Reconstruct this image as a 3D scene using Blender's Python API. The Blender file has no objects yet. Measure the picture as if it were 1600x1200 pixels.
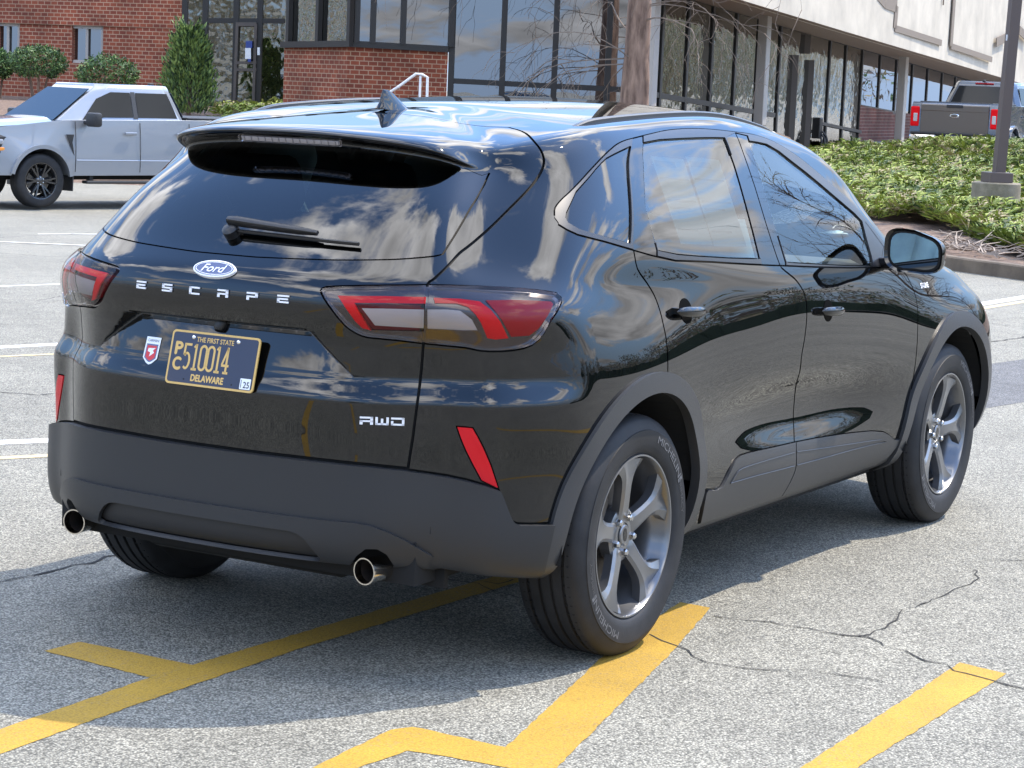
import bpy, bmesh, math, random
import numpy as np
from mathutils import Vector, Matrix, Euler, noise
from mathutils.geometry import delaunay_2d_cdt
R = math.radians
scene = bpy.context.scene
COL = scene.collection

# ---------------------------------------------------------------- camera
CAM = np.array((-5.80427, -3.80111, 1.64595)); YAW, PITCH, ROLL, FPX = 0.522550, 0.130784, 0.041108, 3499.26
cf = Vector((math.cos(YAW)*math.cos(PITCH), math.sin(YAW)*math.cos(PITCH), -math.sin(PITCH)))
cr = Vector((math.sin(YAW), -math.cos(YAW), 0)); cu = cr.cross(cf)
rr = math.cos(ROLL)*cr + math.sin(ROLL)*cu; uu = -math.sin(ROLL)*cr + math.cos(ROLL)*cu
cam = bpy.data.objects.new('camera', bpy.data.cameras.new('camera')); COL.objects.link(cam)
cam.matrix_world = Matrix(((rr.x, uu.x, -cf.x, CAM[0]), (rr.y, uu.y, -cf.y, CAM[1]), (rr.z, uu.z, -cf.z, CAM[2]), (0, 0, 0, 1)))
cam.data.sensor_width = 36; cam.data.lens = FPX/1600*36
cam.data.clip_start = .1; cam.data.clip_end = 2000
cam.data.dof.use_dof = False; cam.data.dof.focus_distance = 7.2; cam.data.dof.aperture_fstop = 11
scene.camera = cam
def at(px, py, d):
    """point seen at photo pixel (px, py) of the 1600 wide photo at depth d metres"""
    return Vector(CAM) + (cf + rr*((px-800)/FPX) - uu*((py-600)/FPX))*d
def atz(px, py, z):
    r = cf + rr*((px-800)/FPX) - uu*((py-600)/FPX)
    return Vector(CAM) + r*((z-CAM[2])/r.z)

# ---------------------------------------------------------------- sky and sun
SUN = Vector((.65, -.31, 1)).normalized()
world = bpy.data.worlds.new("World"); scene.world = world; world.use_nodes = True
wt = world.node_tree; wt.nodes.clear()
def wn(t): return wt.nodes.new(t)
wo = wn('ShaderNodeOutputWorld'); bg = wn('ShaderNodeBackground'); sky = wn('ShaderNodeTexSky')
sky.sky_type = 'NISHITA'; sky.sun_disc = False
sky.sun_elevation = math.asin(SUN.z); sky.sun_rotation = math.atan2(SUN.x, SUN.y)
sky.air_density = 1.0; sky.dust_density = .1; sky.ozone_density = 2.8
tc = wn('ShaderNodeTexCoord'); sep = wn('ShaderNodeSeparateXYZ'); wt.links.new(tc.outputs['Generated'], sep.inputs[0])
# clouds lie on a layer overhead: direction divided by its height
mz = wn('ShaderNodeMath'); mz.operation = 'MAXIMUM'; mz.inputs[1].default_value = 0.0; wt.links.new(sep.outputs[2], mz.inputs[0])
ad = wn('ShaderNodeMath'); ad.operation = 'ADD'; ad.inputs[1].default_value = .22; wt.links.new(mz.outputs[0], ad.inputs[0])
dx = wn('ShaderNodeMath'); dx.operation = 'DIVIDE'; wt.links.new(sep.outputs[0], dx.inputs[0]); wt.links.new(ad.outputs[0], dx.inputs[1])
dy = wn('ShaderNodeMath'); dy.operation = 'DIVIDE'; wt.links.new(sep.outputs[1], dy.inputs[0]); wt.links.new(ad.outputs[0], dy.inputs[1])
cmb = wn('ShaderNodeCombineXYZ'); wt.links.new(dx.outputs[0], cmb.inputs[0]); wt.links.new(dy.outputs[0], cmb.inputs[1]); cmb.inputs[2].default_value = 12.4
n1 = wn('ShaderNodeTexNoise'); n1.inputs['Scale'].default_value = 2.1; n1.inputs['Detail'].default_value = 9; n1.inputs['Roughness'].default_value = .58; n1.inputs['Distortion'].default_value = .25
wt.links.new(cmb.outputs[0], n1.inputs['Vector'])
cr1 = wn('ShaderNodeMapRange'); cr1.interpolation_type = 'SMOOTHSTEP'
cr1.inputs['From Min'].default_value = .49; cr1.inputs['From Max'].default_value = .585; wt.links.new(n1.outputs[0], cr1.inputs[0])
n2 = wn('ShaderNodeTexNoise'); n2.inputs['Scale'].default_value = 5.3; n2.inputs['Detail'].default_value = 6; wt.links.new(cmb.outputs[0], n2.inputs['Vector'])
cc = wn('ShaderNodeMapRange'); cc.inputs['From Min'].default_value = .3; cc.inputs['From Max'].default_value = .7; cc.inputs['To Min'].default_value = .45; cc.inputs['To Max'].default_value = 1.25
wt.links.new(n2.outputs[0], cc.inputs[0])
# clouds overhead are thin and bright, those near the horizon are seen from their shaded side
ce = wn('ShaderNodeMapRange'); ce.inputs['From Min'].default_value = .05; ce.inputs['From Max'].default_value = .62; ce.inputs['To Min'].default_value = 2.6; ce.inputs['To Max'].default_value = 13.0
wt.links.new(sep.outputs[2], ce.inputs[0])
cm = wn('ShaderNodeMath'); cm.operation = 'MULTIPLY'; wt.links.new(cc.outputs[0], cm.inputs[0]); wt.links.new(ce.outputs[0], cm.inputs[1]); cc = cm
se = wn('ShaderNodeMapRange'); se.inputs['From Min'].default_value = 0; se.inputs['From Max'].default_value = .45; se.inputs['To Min'].default_value = .42; se.inputs['To Max'].default_value = 1.55; wt.links.new(sep.outputs[2], se.inputs[0])
sv = wn('ShaderNodeVectorMath'); sv.operation = 'SCALE'; wt.links.new(sky.outputs[0], sv.inputs[0]); wt.links.new(se.outputs[0], sv.inputs[3])
st_ = wn('ShaderNodeVectorMath'); st_.operation = 'MULTIPLY'; st_.inputs[1].default_value = (.90, .97, 1.05); wt.links.new(sv.outputs[0], st_.inputs[0])
ccol = wn('ShaderNodeCombineColor'); 
for i, k in enumerate((1.0, 1.0, 1.03)):
    m = wn('ShaderNodeMath'); m.operation = 'MULTIPLY'; m.inputs[1].default_value = k; wt.links.new(cc.outputs[0], m.inputs[0]); wt.links.new(m.outputs[0], ccol.inputs[i])
mx = wn('ShaderNodeMix'); mx.data_type = 'RGBA'
wt.links.new(cr1.outputs[0], mx.inputs[0]); hzm = wn('ShaderNodeMapRange'); hzm.interpolation_type = 'SMOOTHSTEP'; hzm.inputs['From Min'].default_value = 0; hzm.inputs['From Max'].default_value = .34; hzm.inputs['To Min'].default_value = .92; hzm.inputs['To Max'].default_value = 0; wt.links.new(sep.outputs[2], hzm.inputs[0])
hm = wn('ShaderNodeMix'); hm.data_type = 'RGBA'; hm.inputs[7].default_value = (1.55, 2.15, 3.2, 1); wt.links.new(hzm.outputs[0], hm.inputs[0]); wt.links.new(st_.outputs[0], hm.inputs[6]); wt.links.new(hm.outputs[2], mx.inputs[6]); wt.links.new(ccol.outputs[0], mx.inputs[7])
wt.links.new(mx.outputs[2], bg.inputs[0]); bg.inputs[1].default_value = .15
wt.links.new(bg.outputs[0], wo.inputs[0])
sl = bpy.data.lights.new('sun', 'SUN'); sl.energy = 2.45; sl.angle = R(.53); sl.color = (1, .90, .76)
so = bpy.data.objects.new('sun', sl); COL.objects.link(so); so.rotation_euler = SUN.to_track_quat('Z', 'Y').to_euler(); so.location = (6, -8, 20)
scene.view_settings.view_transform = 'Standard'; scene.view_settings.look = 'None'; scene.view_settings.exposure = 1.42; scene.view_settings.gamma = 1
scene.render.film_transparent = False

# ---------------------------------------------------------------- materials
MATS = {}
def mat(name, col=(.5, .5, .5), rough=.5, metal=0, coat=0, spec=.5, noise_amt=0, noise_scale=30, bump=0, bump_scale=60, ior=1.5, coat_rough=.02, emit=None, col2=None, nfun=None, detail=6):
    m = bpy.data.materials.new(name); m.use_nodes = True; MATS[name] = m
    nt = m.node_tree; b = nt.nodes['Principled BSDF']
    b.inputs['Base Color'].default_value = (*col, 1); b.inputs['Roughness'].default_value = rough; b.inputs['Metallic'].default_value = metal
    b.inputs['Coat Weight'].default_value = coat; b.inputs['Coat Roughness'].default_value = coat_rough; b.inputs['IOR'].default_value = ior
    b.inputs['Specular IOR Level'].default_value = spec
    if emit: b.inputs['Emission Color'].default_value = (*emit[:3], 1); b.inputs['Emission Strength'].default_value = emit[3]
    if noise_amt or col2 or bump:
        tcn = nt.nodes.new('ShaderNodeTexCoord')
    if noise_amt or col2:
        nz = nt.nodes.new('ShaderNodeTexNoise'); nz.inputs['Scale'].default_value = noise_scale; nz.inputs['Detail'].default_value = detail; nz.inputs['Roughness'].default_value = .6
        nt.links.new(tcn.outputs['Object'], nz.inputs['Vector'])
        ra = nt.nodes.new('ShaderNodeMapRange'); ra.inputs[1].default_value = .3; ra.inputs[2].default_value = .7
        nt.links.new(nz.outputs[0], ra.inputs[0])
        mxn = nt.nodes.new('ShaderNodeMix'); mxn.data_type = 'RGBA'; nt.links.new(ra.outputs[0], mxn.inputs[0])
        c2 = col2 if col2 else tuple(min(1, c*(1+noise_amt)) for c in col); c1 = col if col2 else tuple(c*(1-noise_amt) for c in col)
        mxn.inputs[6].default_value = (*c1, 1); mxn.inputs[7].default_value = (*c2, 1); nt.links.new(mxn.outputs[2], b.inputs['Base Color'])
    if bump:
        nb = nt.nodes.new('ShaderNodeTexNoise'); nb.inputs['Scale'].default_value = bump_scale; nb.inputs['Detail'].default_value = 4
        nt.links.new(tcn.outputs['Object'], nb.inputs['Vector'])
        bp = nt.nodes.new('ShaderNodeBump'); bp.inputs['Strength'].default_value = bump; bp.inputs['Distance'].default_value = .01
        nt.links.new(nb.outputs[0], bp.inputs['Height']); nt.links.new(bp.outputs[0], b.inputs['Normal'])
    return m
def glass(name, tint, rough=0., ior=1.5, wavy=0, refl=(1, 1, 1), boost=0.0, wscale=1.5):
    m = bpy.data.materials.new(name); m.use_nodes = True; MATS[name] = m; nt = m.node_tree; nt.nodes.clear()
    o = nt.nodes.new('ShaderNodeOutputMaterial'); t = nt.nodes.new('ShaderNodeBsdfTransparent'); g = nt.nodes.new('ShaderNodeBsdfGlossy'); f = nt.nodes.new('ShaderNodeFresnel'); mi = nt.nodes.new('ShaderNodeMixShader')
    t.inputs[0].default_value = (*tint, 1); g.inputs[0].default_value = (*refl, 1); g.inputs['Roughness'].default_value = rough; f.inputs[0].default_value = ior
    src = f.outputs[0]
    if boost:
        a = nt.nodes.new('ShaderNodeMath'); a.operation = 'ADD'; a.use_clamp = True; a.inputs[1].default_value = boost; nt.links.new(src, a.inputs[0]); src = a.outputs[0]
    nt.links.new(src, mi.inputs[0]); nt.links.new(t.outputs[0], mi.inputs[1]); nt.links.new(g.outputs[0], mi.inputs[2]); nt.links.new(mi.outputs[0], o.inputs[0])
    if wavy:
        tcn = nt.nodes.new('ShaderNodeTexCoord'); nb = nt.nodes.new('ShaderNodeTexNoise'); nb.inputs['Scale'].default_value = wscale; nb.inputs['Detail'].default_value = 2
        nt.links.new(tcn.outputs['Object'], nb.inputs['Vector'])
        bp = nt.nodes.new('ShaderNodeBump'); bp.inputs['Strength'].default_value = wavy; bp.inputs['Distance'].default_value = .05
        nt.links.new(nb.outputs[0], bp.inputs['Height']); nt.links.new(bp.outputs[0], g.inputs['Normal'])
    return m
mat('black_paint', (.0022, .0024, .0028), .012, ior=1.60)
# ---------------------------------------------------------------- object helpers
def tag(o, label=None, cat=None, group=None, kind=None):
    if label: o['label'] = label
    if cat: o['category'] = cat
    if group: o['group'] = group
    if kind: o['kind'] = kind
    return o
def thing(name, label, cat, loc=(0, 0, 0), rz=0, group=None):
    o = bpy.data.objects.new(name, None); COL.objects.link(o); o.location = loc; o.rotation_euler = (0, 0, rz); o.empty_display_size = .2
    return tag(o, label, cat, group)
def M(m): return MATS[m] if isinstance(m, str) else m
def obj(name, V, F, m, parent=None, smooth=False, mi=None, nrm=None, uvs=None):
    me = bpy.data.meshes.new(name); me.from_pydata([tuple(v) for v in V], [], [tuple(f) for f in F])
    for k in (m if isinstance(m, (list, tuple)) else [m]): me.materials.append(M(k))
    if mi is not None: me.polygons.foreach_set('material_index', mi)
    if smooth: me.polygons.foreach_set('use_smooth', [True]*len(me.polygons))
    me.update()
    if nrm is not None: me.normals_split_custom_set_from_vertices([tuple(n) for n in nrm])
    o = bpy.data.objects.new(name, me); COL.objects.link(o)
    if parent is not None: o.parent = parent
    return o
def autosmooth(o, ang=35):
    me = o.data
    me.polygons.foreach_set('use_smooth', [True]*len(me.polygons))
    me.set_sharp_from_angle(angle=R(ang)); return o
class MB:
    """collects shapes and links them as ONE mesh object"""
    def __init__(s): s.v = []; s.f = []; s.m = []
    def add(s, V, F, T=None, mi=0):
        k = len(s.v)
        s.v += [tuple(T @ Vector(v)) if T is not None else tuple(v) for v in V]
        s.f += [tuple(i+k for i in f) for f in F]; s.m += [mi]*len(F); return s
    def box(s, c, d, T=None, mi=0, bev=0, taper=1.0):
        x, y, z = d[0]/2, d[1]/2, d[2]/2
        if bev:
            b = min(bev, x*.99, y*.99, z*.99)
            bm = bmesh.new(); bmesh.ops.create_cube(bm, size=1)
            for v in bm.verts: v.co = Vector((v.co.x*2*x, v.co.y*2*y, v.co.z*2*z))
            bmesh.ops.bevel(bm, geom=bm.edges[:], offset=b, segments=2, profile=.5, affect='EDGES')
            bm.verts.ensure_lookup_table(); V = [v.co + Vector(c) for v in bm.verts]; F = [[v.index for v in f.verts] for f in bm.faces]; bm.free()
        else:
            V = [Vector((sx*x*(taper if sz > 0 else 1), sy*y*(taper if sz > 0 else 1), sz*z)) + Vector(c) for sz in (-1, 1) for sy in (-1, 1) for sx in (-1, 1)]
            F = [(0, 2, 3, 1), (4, 5, 7, 6), (0, 1, 5, 4), (2, 6, 7, 3), (0, 4, 6, 2), (1, 3, 7, 5)]
        return s.add(V, F, T, mi)
    def lathe(s, prof, n=32, T=None, mi=0, closed=False):
        """profile of (radius, height) turned about local z"""
        V = []; F = []
        for r, h in prof:
            for i in range(n):
                a = 2*math.pi*i/n; V.append((r*math.cos(a), r*math.sin(a), h))
        m = len(prof)
        for j in range(m-1 if not closed else m):
            j2 = (j+1) % m
            for i in range(n):
                k = (i+1) % n; F.append((j*n+i, j*n+k, j2*n+k, j2*n+i))
        return s.add(V, F, T, mi)
    def disc(s, r, h=0, n=32, T=None, mi=0):
        return s.add([(r*math.cos(2*math.pi*i/n), r*math.sin(2*math.pi*i/n), h) for i in range(n)], [tuple(range(n))], T, mi)
    def tube(s, pts, rad, n=8, mi=0, cap=True):
        pts = [Vector(p) for p in pts]; V = []; F = []; up = None
        for i, p in enumerate(pts):
            d = (pts[min(i+1, len(pts)-1)] - pts[max(i-1, 0)]).normalized()
            if up is None: up = d.orthogonal().normalized()
            up = (up - d*up.dot(d)); up = up.normalized() if up.length > 1e-6 else d.orthogonal().normalized()
            sd = d.cross(up); r = rad[i] if isinstance(rad, (list, tuple)) else rad
            for k in range(n):
                a = 2*math.pi*k/n; V.append(p + (up*math.cos(a) + sd*math.sin(a))*r)
        for i in range(len(pts)-1):
            for k in range(n):
                q = (k+1) % n; F.append((i*n+k, i*n+q, (i+1)*n+q, (i+1)*n+k))
        if cap: F.append(tuple(range(n))[::-1]); F.append(tuple((len(pts)-1)*n+k for k in range(n)))
        return s.add(V, F, None, mi)
    def sweep(s, pts, sec, up=(0, 0, 1), mi=0, cap=True, scale=None):
        """section (list of (side, up) offsets) swept along points"""
        pts = [Vector(p) for p in pts]; V = []; F = []; n = len(sec); up = Vector(up)
        for i, p in enumerate(pts):
            d = (pts[min(i+1, len(pts)-1)] - pts[max(i-1, 0)]).normalized(); sd = d.cross(up).normalized(); u2 = sd.cross(d)
            k = scale[i] if scale else 1
            V += [p + sd*(a*k) + u2*(b*k) for a, b in sec]
        for i in range(len(pts)-1):
            for k in range(n):
                q = (k+1) % n; F.append((i*n+k, i*n+q, (i+1)*n+q, (i+1)*n+k))
        if cap: F.append(tuple(range(n))[::-1]); F.append(tuple((len(pts)-1)*n+k for k in range(n)))
        return s.add(V, F, None, mi)
    def prism(s, poly, z0, z1, T=None, mi=0):
        n = len(poly); V = [(x, y, z0) for x, y in poly] + [(x, y, z1) for x, y in poly]
        F = [tuple(range(n))[::-1], tuple(range(n, 2*n))] + [(i, (i+1) % n, (i+1) % n + n, i+n) for i in range(n)]
        return s.add(V, F, T, mi)
    def build(s, name, m, parent=None, smooth=False, sharp=None, bevel=None, subsurf=0):
        o = obj(name, s.v, s.f, m, parent, smooth, mi=s.m)
        if sharp: autosmooth(o, sharp)
        if bevel:
            md = o.modifiers.new('bevel', 'BEVEL'); md.width = bevel; md.segments = 2; md.limit_method = 'ANGLE'; md.angle_limit = R(40)
        if subsurf:
            md = o.modifiers.new('sub', 'SUBSURF'); md.levels = subsurf; md.render_levels = subsurf
        return o
_tx = {}
def text_geo(txt):
    """outline of a line of lettering as flat mesh, scaled to height 1 of its own box"""
    if txt not in _tx:
        c = bpy.data.curves.new('lettering', 'FONT'); c.body = txt; c.fill_mode = 'FRONT'; c.resolution_u = 4
        o = bpy.data.objects.new('lettering', c); me = o.to_mesh()
        V = np.array([tuple(v.co) for v in me.vertices]); F = [tuple(p.vertices) for p in me.polygons]
        o.to_mesh_clear(); bpy.data.objects.remove(o); bpy.data.curves.remove(c)
        lo = V.min(0); V = V - lo; _tx[txt] = (V, F, V[:, 0].max(), V[:, 1].max())
    return _tx[txt]
def put_text(mb, txt, o, ux, uy, w, h, n=None, shear=0, bold=0, mi=0, thick=0, just=.5):
    """lettering w by h metres centred on o, axes ux (reading direction) and uy (up)"""
    V, F, W, H = text_geo(txt); o = Vector(o); ux = Vector(ux).normalized(); uy = Vector(uy).normalized(); nn = ux.cross(uy)
    for k, (bx, by) in enumerate(((0, 0),) if not bold else ((-bold, 0), (bold, 0), (0, bold), (0, -bold))):
        P = [o + ux*((v[0]/W-just)*w + (v[1]/H-.5)*h*shear + bx) + uy*((v[1]/H-.5)*h + by) + nn*(thick + k*2e-5) for v in V]
        mb.add(P, F, None, mi)
    return mb
# ---------------------------------------------------------------- body surface of the black car
# columns run from the middle of the tail round the right-hand side to the middle of the nose,
# rows from the sill up to the middle of the roof (metres, rear axle at the origin, +x forward)
COLS = [
 [(-0.8,0,0.35),(-0.883,0,0.375),(-0.895,0,0.45),(-0.895,0,0.6),(-0.899,0,0.72),(-0.907,0,0.87),(-0.901,0,1.03),(-0.874,0,1.115),(-0.8,0,1.18),(-0.645,0,1.325),(-0.475,0,1.462),(-0.545,0,1.487),(-0.545,0,1.512),(-0.38,0,1.5304),(-0.2,0,1.55),(-0.05,0,1.569)],
 [(-0.79,-0.27,0.35),(-0.871,-0.258,0.375),(-0.883,-0.276,0.45),(-0.883,-0.272,0.6),(-0.887,-0.27,0.72),(-0.894,-0.27,0.87),(-0.889,-0.27,1.03),(-0.861,-0.26,1.115),(-0.787,-0.26,1.18),(-0.633,-0.255,1.325),(-0.465,-0.24,1.456),(-0.535,-0.26,1.48),(-0.535,-0.255,1.505),(-0.37,-0.22,1.5264),(-0.18,-0.13,1.548),(0.02,0,1.571)],
 [(-0.74,-0.52,0.35),(-0.82,-0.488,0.375),(-0.832,-0.506,0.45),(-0.832,-0.502,0.6),(-0.836,-0.5,0.72),(-0.844,-0.49,0.87),(-0.838,-0.49,1.03),(-0.809,-0.48,1.115),(-0.74,-0.47,1.18),(-0.592,-0.455,1.32),(-0.4325,-0.42,1.436),(-0.47,-0.458,1.455),(-0.47,-0.443,1.484),(-0.328,-0.38,1.5144),(-0.12,-0.22,1.546),(0.08,0,1.574)],
 [(-0.64,-0.68,0.34),(-0.696,-0.646,0.365),(-0.71,-0.662,0.45),(-0.71,-0.659,0.6),(-0.712,-0.662,0.72),(-0.712,-0.662,0.87),(-0.738,-0.65,1.03),(-0.711,-0.625,1.115),(-0.66,-0.595,1.18),(-0.53,-0.55,1.31),(-0.3937,-0.505,1.405),(-0.365,-0.508,1.425),(-0.365,-0.483,1.462),(-0.264,-0.46,1.494),(-0.06,-0.27,1.54),(0.13,0,1.573)],
 [(-0.52,-0.77,0.322),(-0.632,-0.754,0.347),(-0.646,-0.77,0.45),(-0.646,-0.767,0.6),(-0.648,-0.78,0.72),(-0.648,-0.78,0.87),(-0.6146,-0.793,1.03),(-0.5986,-0.715,1.115),(-0.56,-0.65,1.18),(-0.45,-0.59,1.305),(-0.3488,-0.555,1.385),(-0.285,-0.545,1.425),(-0.285,-0.52,1.46),(-0.202,-0.49,1.494),(0,-0.29,1.545),(0.19,0,1.576)],
 [(-0.4,-0.79,0.3),(-0.464,-0.858,0.33),(-0.478,-0.874,0.45),(-0.478,-0.871,0.6),(-0.48,-0.884,0.72),(-0.48,-0.884,0.87),(-0.4798,-0.86,1.03),(-0.4668,-0.8,1.115),(-0.44,-0.73,1.19),(-0.36,-0.665,1.305),(-0.28,-0.62,1.39),(-0.245,-0.605,1.44),(-0.23,-0.565,1.48),(-0.13,-0.505,1.51),(0.06,-0.3,1.552),(0.26,0,1.581)],
 [(-0.25,-0.79,0.29),(-0.29,-0.848,0.32),(-0.31,-0.903,0.43),(-0.31,-0.918,0.57),(-0.31,-0.922,0.72),(-0.31,-0.918,0.87),(-0.31,-0.882,1.02),(-0.305,-0.848,1.11),(-0.29,-0.815,1.19),(-0.22,-0.755,1.31),(-0.16,-0.698,1.405),(-0.13,-0.667,1.46),(-0.11,-0.622,1.505),(-0.02,-0.53,1.531),(0.14,-0.31,1.563),(0.33,0,1.588)],
 [(0,-0.78,0.27),(0,-0.85,0.31),(0,-0.905,0.42),(0,-0.93,0.55),(0,-0.935,0.71),(0,-0.932,0.87),(0,-0.895,1.01),(0,-0.866,1.1),(0.005,-0.85,1.185),(0.03,-0.8,1.315),(0.06,-0.735,1.43),(0.08,-0.7,1.487),(0.1,-0.655,1.533),(0.15,-0.57,1.554),(0.25,-0.32,1.578),(0.42,0,1.597)],
 [(0.38,-0.77,0.26),(0.38,-0.83,0.295),(0.38,-0.875,0.4),(0.38,-0.9,0.53),(0.38,-0.913,0.7),(0.38,-0.917,0.86),(0.38,-0.898,0.995),(0.38,-0.876,1.09),(0.385,-0.858,1.165),(0.4,-0.8,1.315),(0.415,-0.73,1.445),(0.425,-0.695,1.507),(0.44,-0.65,1.553),(0.46,-0.57,1.575),(0.51,-0.33,1.598),(0.62,0,1.61)],
 [(0.75,-0.77,0.26),(0.75,-0.82,0.29),(0.75,-0.86,0.39),(0.75,-0.885,0.52),(0.75,-0.902,0.69),(0.75,-0.915,0.84),(0.75,-0.904,0.97),(0.75,-0.884,1.07),(0.755,-0.863,1.142),(0.76,-0.8,1.31),(0.77,-0.73,1.455),(0.775,-0.693,1.522),(0.78,-0.648,1.568),(0.79,-0.57,1.588),(0.81,-0.33,1.612),(0.86,0,1.622)],
 [(1.15,-0.77,0.26),(1.15,-0.82,0.29),(1.15,-0.86,0.385),(1.15,-0.885,0.515),(1.15,-0.902,0.68),(1.15,-0.914,0.82),(1.15,-0.911,0.95),(1.15,-0.892,1.05),(1.15,-0.868,1.122),(1.15,-0.8,1.3),(1.145,-0.725,1.455),(1.14,-0.69,1.52),(1.135,-0.645,1.565),(1.125,-0.565,1.585),(1.11,-0.33,1.609),(1.1,0,1.619)],
 [(1.6,-0.77,0.26),(1.6,-0.82,0.29),(1.6,-0.86,0.385),(1.6,-0.885,0.515),(1.6,-0.902,0.67),(1.6,-0.914,0.8),(1.6,-0.91,0.92),(1.6,-0.89,1.03),(1.6,-0.866,1.103),(1.59,-0.8,1.27),(1.56,-0.73,1.4),(1.54,-0.695,1.465),(1.515,-0.655,1.513),(1.47,-0.57,1.543),(1.4,-0.33,1.572),(1.36,0,1.583)],
 [(2,-0.77,0.26),(2,-0.825,0.295),(2,-0.87,0.39),(2,-0.895,0.52),(2,-0.908,0.66),(2,-0.915,0.79),(2,-0.906,0.91),(2,-0.884,1.01),(2,-0.86,1.083),(1.975,-0.81,1.205),(1.925,-0.76,1.3),(1.875,-0.73,1.363),(1.81,-0.695,1.425),(1.7,-0.6,1.495),(1.6,-0.33,1.545),(1.57,0,1.558)],
 [(2.33,-0.78,0.27),(2.33,-0.85,0.305),(2.33,-0.89,0.4),(2.33,-0.91,0.53),(2.33,-0.918,0.66),(2.33,-0.92,0.78),(2.33,-0.903,0.89),(2.33,-0.876,0.98),(2.32,-0.85,1.045),(2.28,-0.81,1.1),(2.21,-0.775,1.15),(2.14,-0.745,1.205),(2.05,-0.71,1.275),(1.91,-0.61,1.375),(1.8,-0.33,1.445),(1.77,0,1.46)],
 [(2.71,-0.78,0.28),(2.71,-0.86,0.31),(2.71,-0.905,0.42),(2.71,-0.925,0.55),(2.71,-0.93,0.68),(2.71,-0.922,0.79),(2.71,-0.893,0.89),(2.7,-0.856,0.965),(2.69,-0.825,1.025),(2.66,-0.765,1.05),(2.6,-0.71,1.07),(2.5,-0.66,1.085),(2.36,-0.62,1.13),(2.18,-0.55,1.225),(2.06,-0.33,1.305),(2.02,0,1.32)],
 [(3.07,-0.77,0.28),(3.08,-0.85,0.31),(3.09,-0.9,0.42),(3.1,-0.92,0.55),(3.1,-0.92,0.68),(3.1,-0.91,0.78),(3.09,-0.875,0.87),(3.07,-0.83,0.92),(3.05,-0.78,0.97),(3,-0.715,1),(2.93,-0.65,1.025),(2.83,-0.59,1.045),(2.7,-0.54,1.075),(2.52,-0.47,1.105),(2.43,-0.3,1.115),(2.4,0,1.12)],
 [(3.38,-0.68,0.28),(3.39,-0.75,0.31),(3.41,-0.79,0.42),(3.42,-0.8,0.55),(3.41,-0.79,0.68),(3.39,-0.77,0.76),(3.36,-0.73,0.83),(3.33,-0.69,0.87),(3.29,-0.64,0.9),(3.26,-0.58,0.93),(3.18,-0.53,0.96),(3.08,-0.48,0.995),(2.95,-0.44,1.03),(2.82,-0.37,1.06),(2.72,-0.22,1.08),(2.7,0,1.085)],
 [(3.55,-0.4,0.28),(3.57,-0.44,0.31),(3.59,-0.46,0.42),(3.59,-0.46,0.55),(3.58,-0.46,0.68),(3.56,-0.45,0.75),(3.53,-0.43,0.81),(3.5,-0.41,0.85),(3.46,-0.39,0.88),(3.43,-0.36,0.915),(3.36,-0.33,0.945),(3.27,-0.3,0.975),(3.16,-0.27,1.005),(3.06,-0.21,1.03),(2.98,-0.12,1.045),(2.95,0,1.05)],
 [(3.6,0,0.28),(3.62,0,0.31),(3.65,0,0.42),(3.65,0,0.55),(3.63,0,0.68),(3.61,0,0.75),(3.58,0,0.8),(3.55,0,0.84),(3.51,0,0.87),(3.48,0,0.905),(3.41,0,0.935),(3.33,0,0.965),(3.24,0,0.99),(3.18,0,1),(3.14,0,1.01),(3.1,0,1.02)],
]
NU=len(COLS)-1; NV=len(COLS[0])-1
def _pad(A):
    M=np.array([1.,-1.,1.])
    A=np.concatenate([A[1:2]*M, A, A[-2:-1]*M],0)
    lo=2*A[:,0:1]-A[:,1:2]; hi=A[:,-2:-1]*M
    return np.concatenate([lo,A,hi],1)
def _bs(t):
    return np.stack([(1-t)**3,3*t**3-6*t**2+4,-3*t**3+3*t**2+3*t+1,t**3],-1)/6
def _limit(A):
    P=_pad(A)
    k=np.array([1,4,1])/6
    Q=sum(k[i]*P[i:i+A.shape[0]] for i in range(3))
    return sum(k[i]*Q[:,i:i+A.shape[1]] for i in range(3))
NET=np.array(COLS,float); _c=NET.copy()
for _ in range(3): _c=_c+.8*(NET-_limit(_c))
NETP=_pad(_c)
def surf0(u,v):
    u=np.asarray(u,float); v=np.asarray(v,float)
    iu=np.clip(np.floor(u).astype(int),0,NU-1); iv=np.clip(np.floor(v).astype(int),0,NV-1)
    bu=_bs(u-iu); bv=_bs(v-iv)
    P=0
    for a in range(4):
        for b in range(4):
            P=P+(bu[...,a]*bv[...,b])[...,None]*NETP[iu+a,iv+b]
    return P
def _ss(x,a,b):
    t=np.clip((x-a)/(b-a),0,1); return t*t*(3-2*t)
HXZ=((.269,1.006),(1.364,.938))
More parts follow.
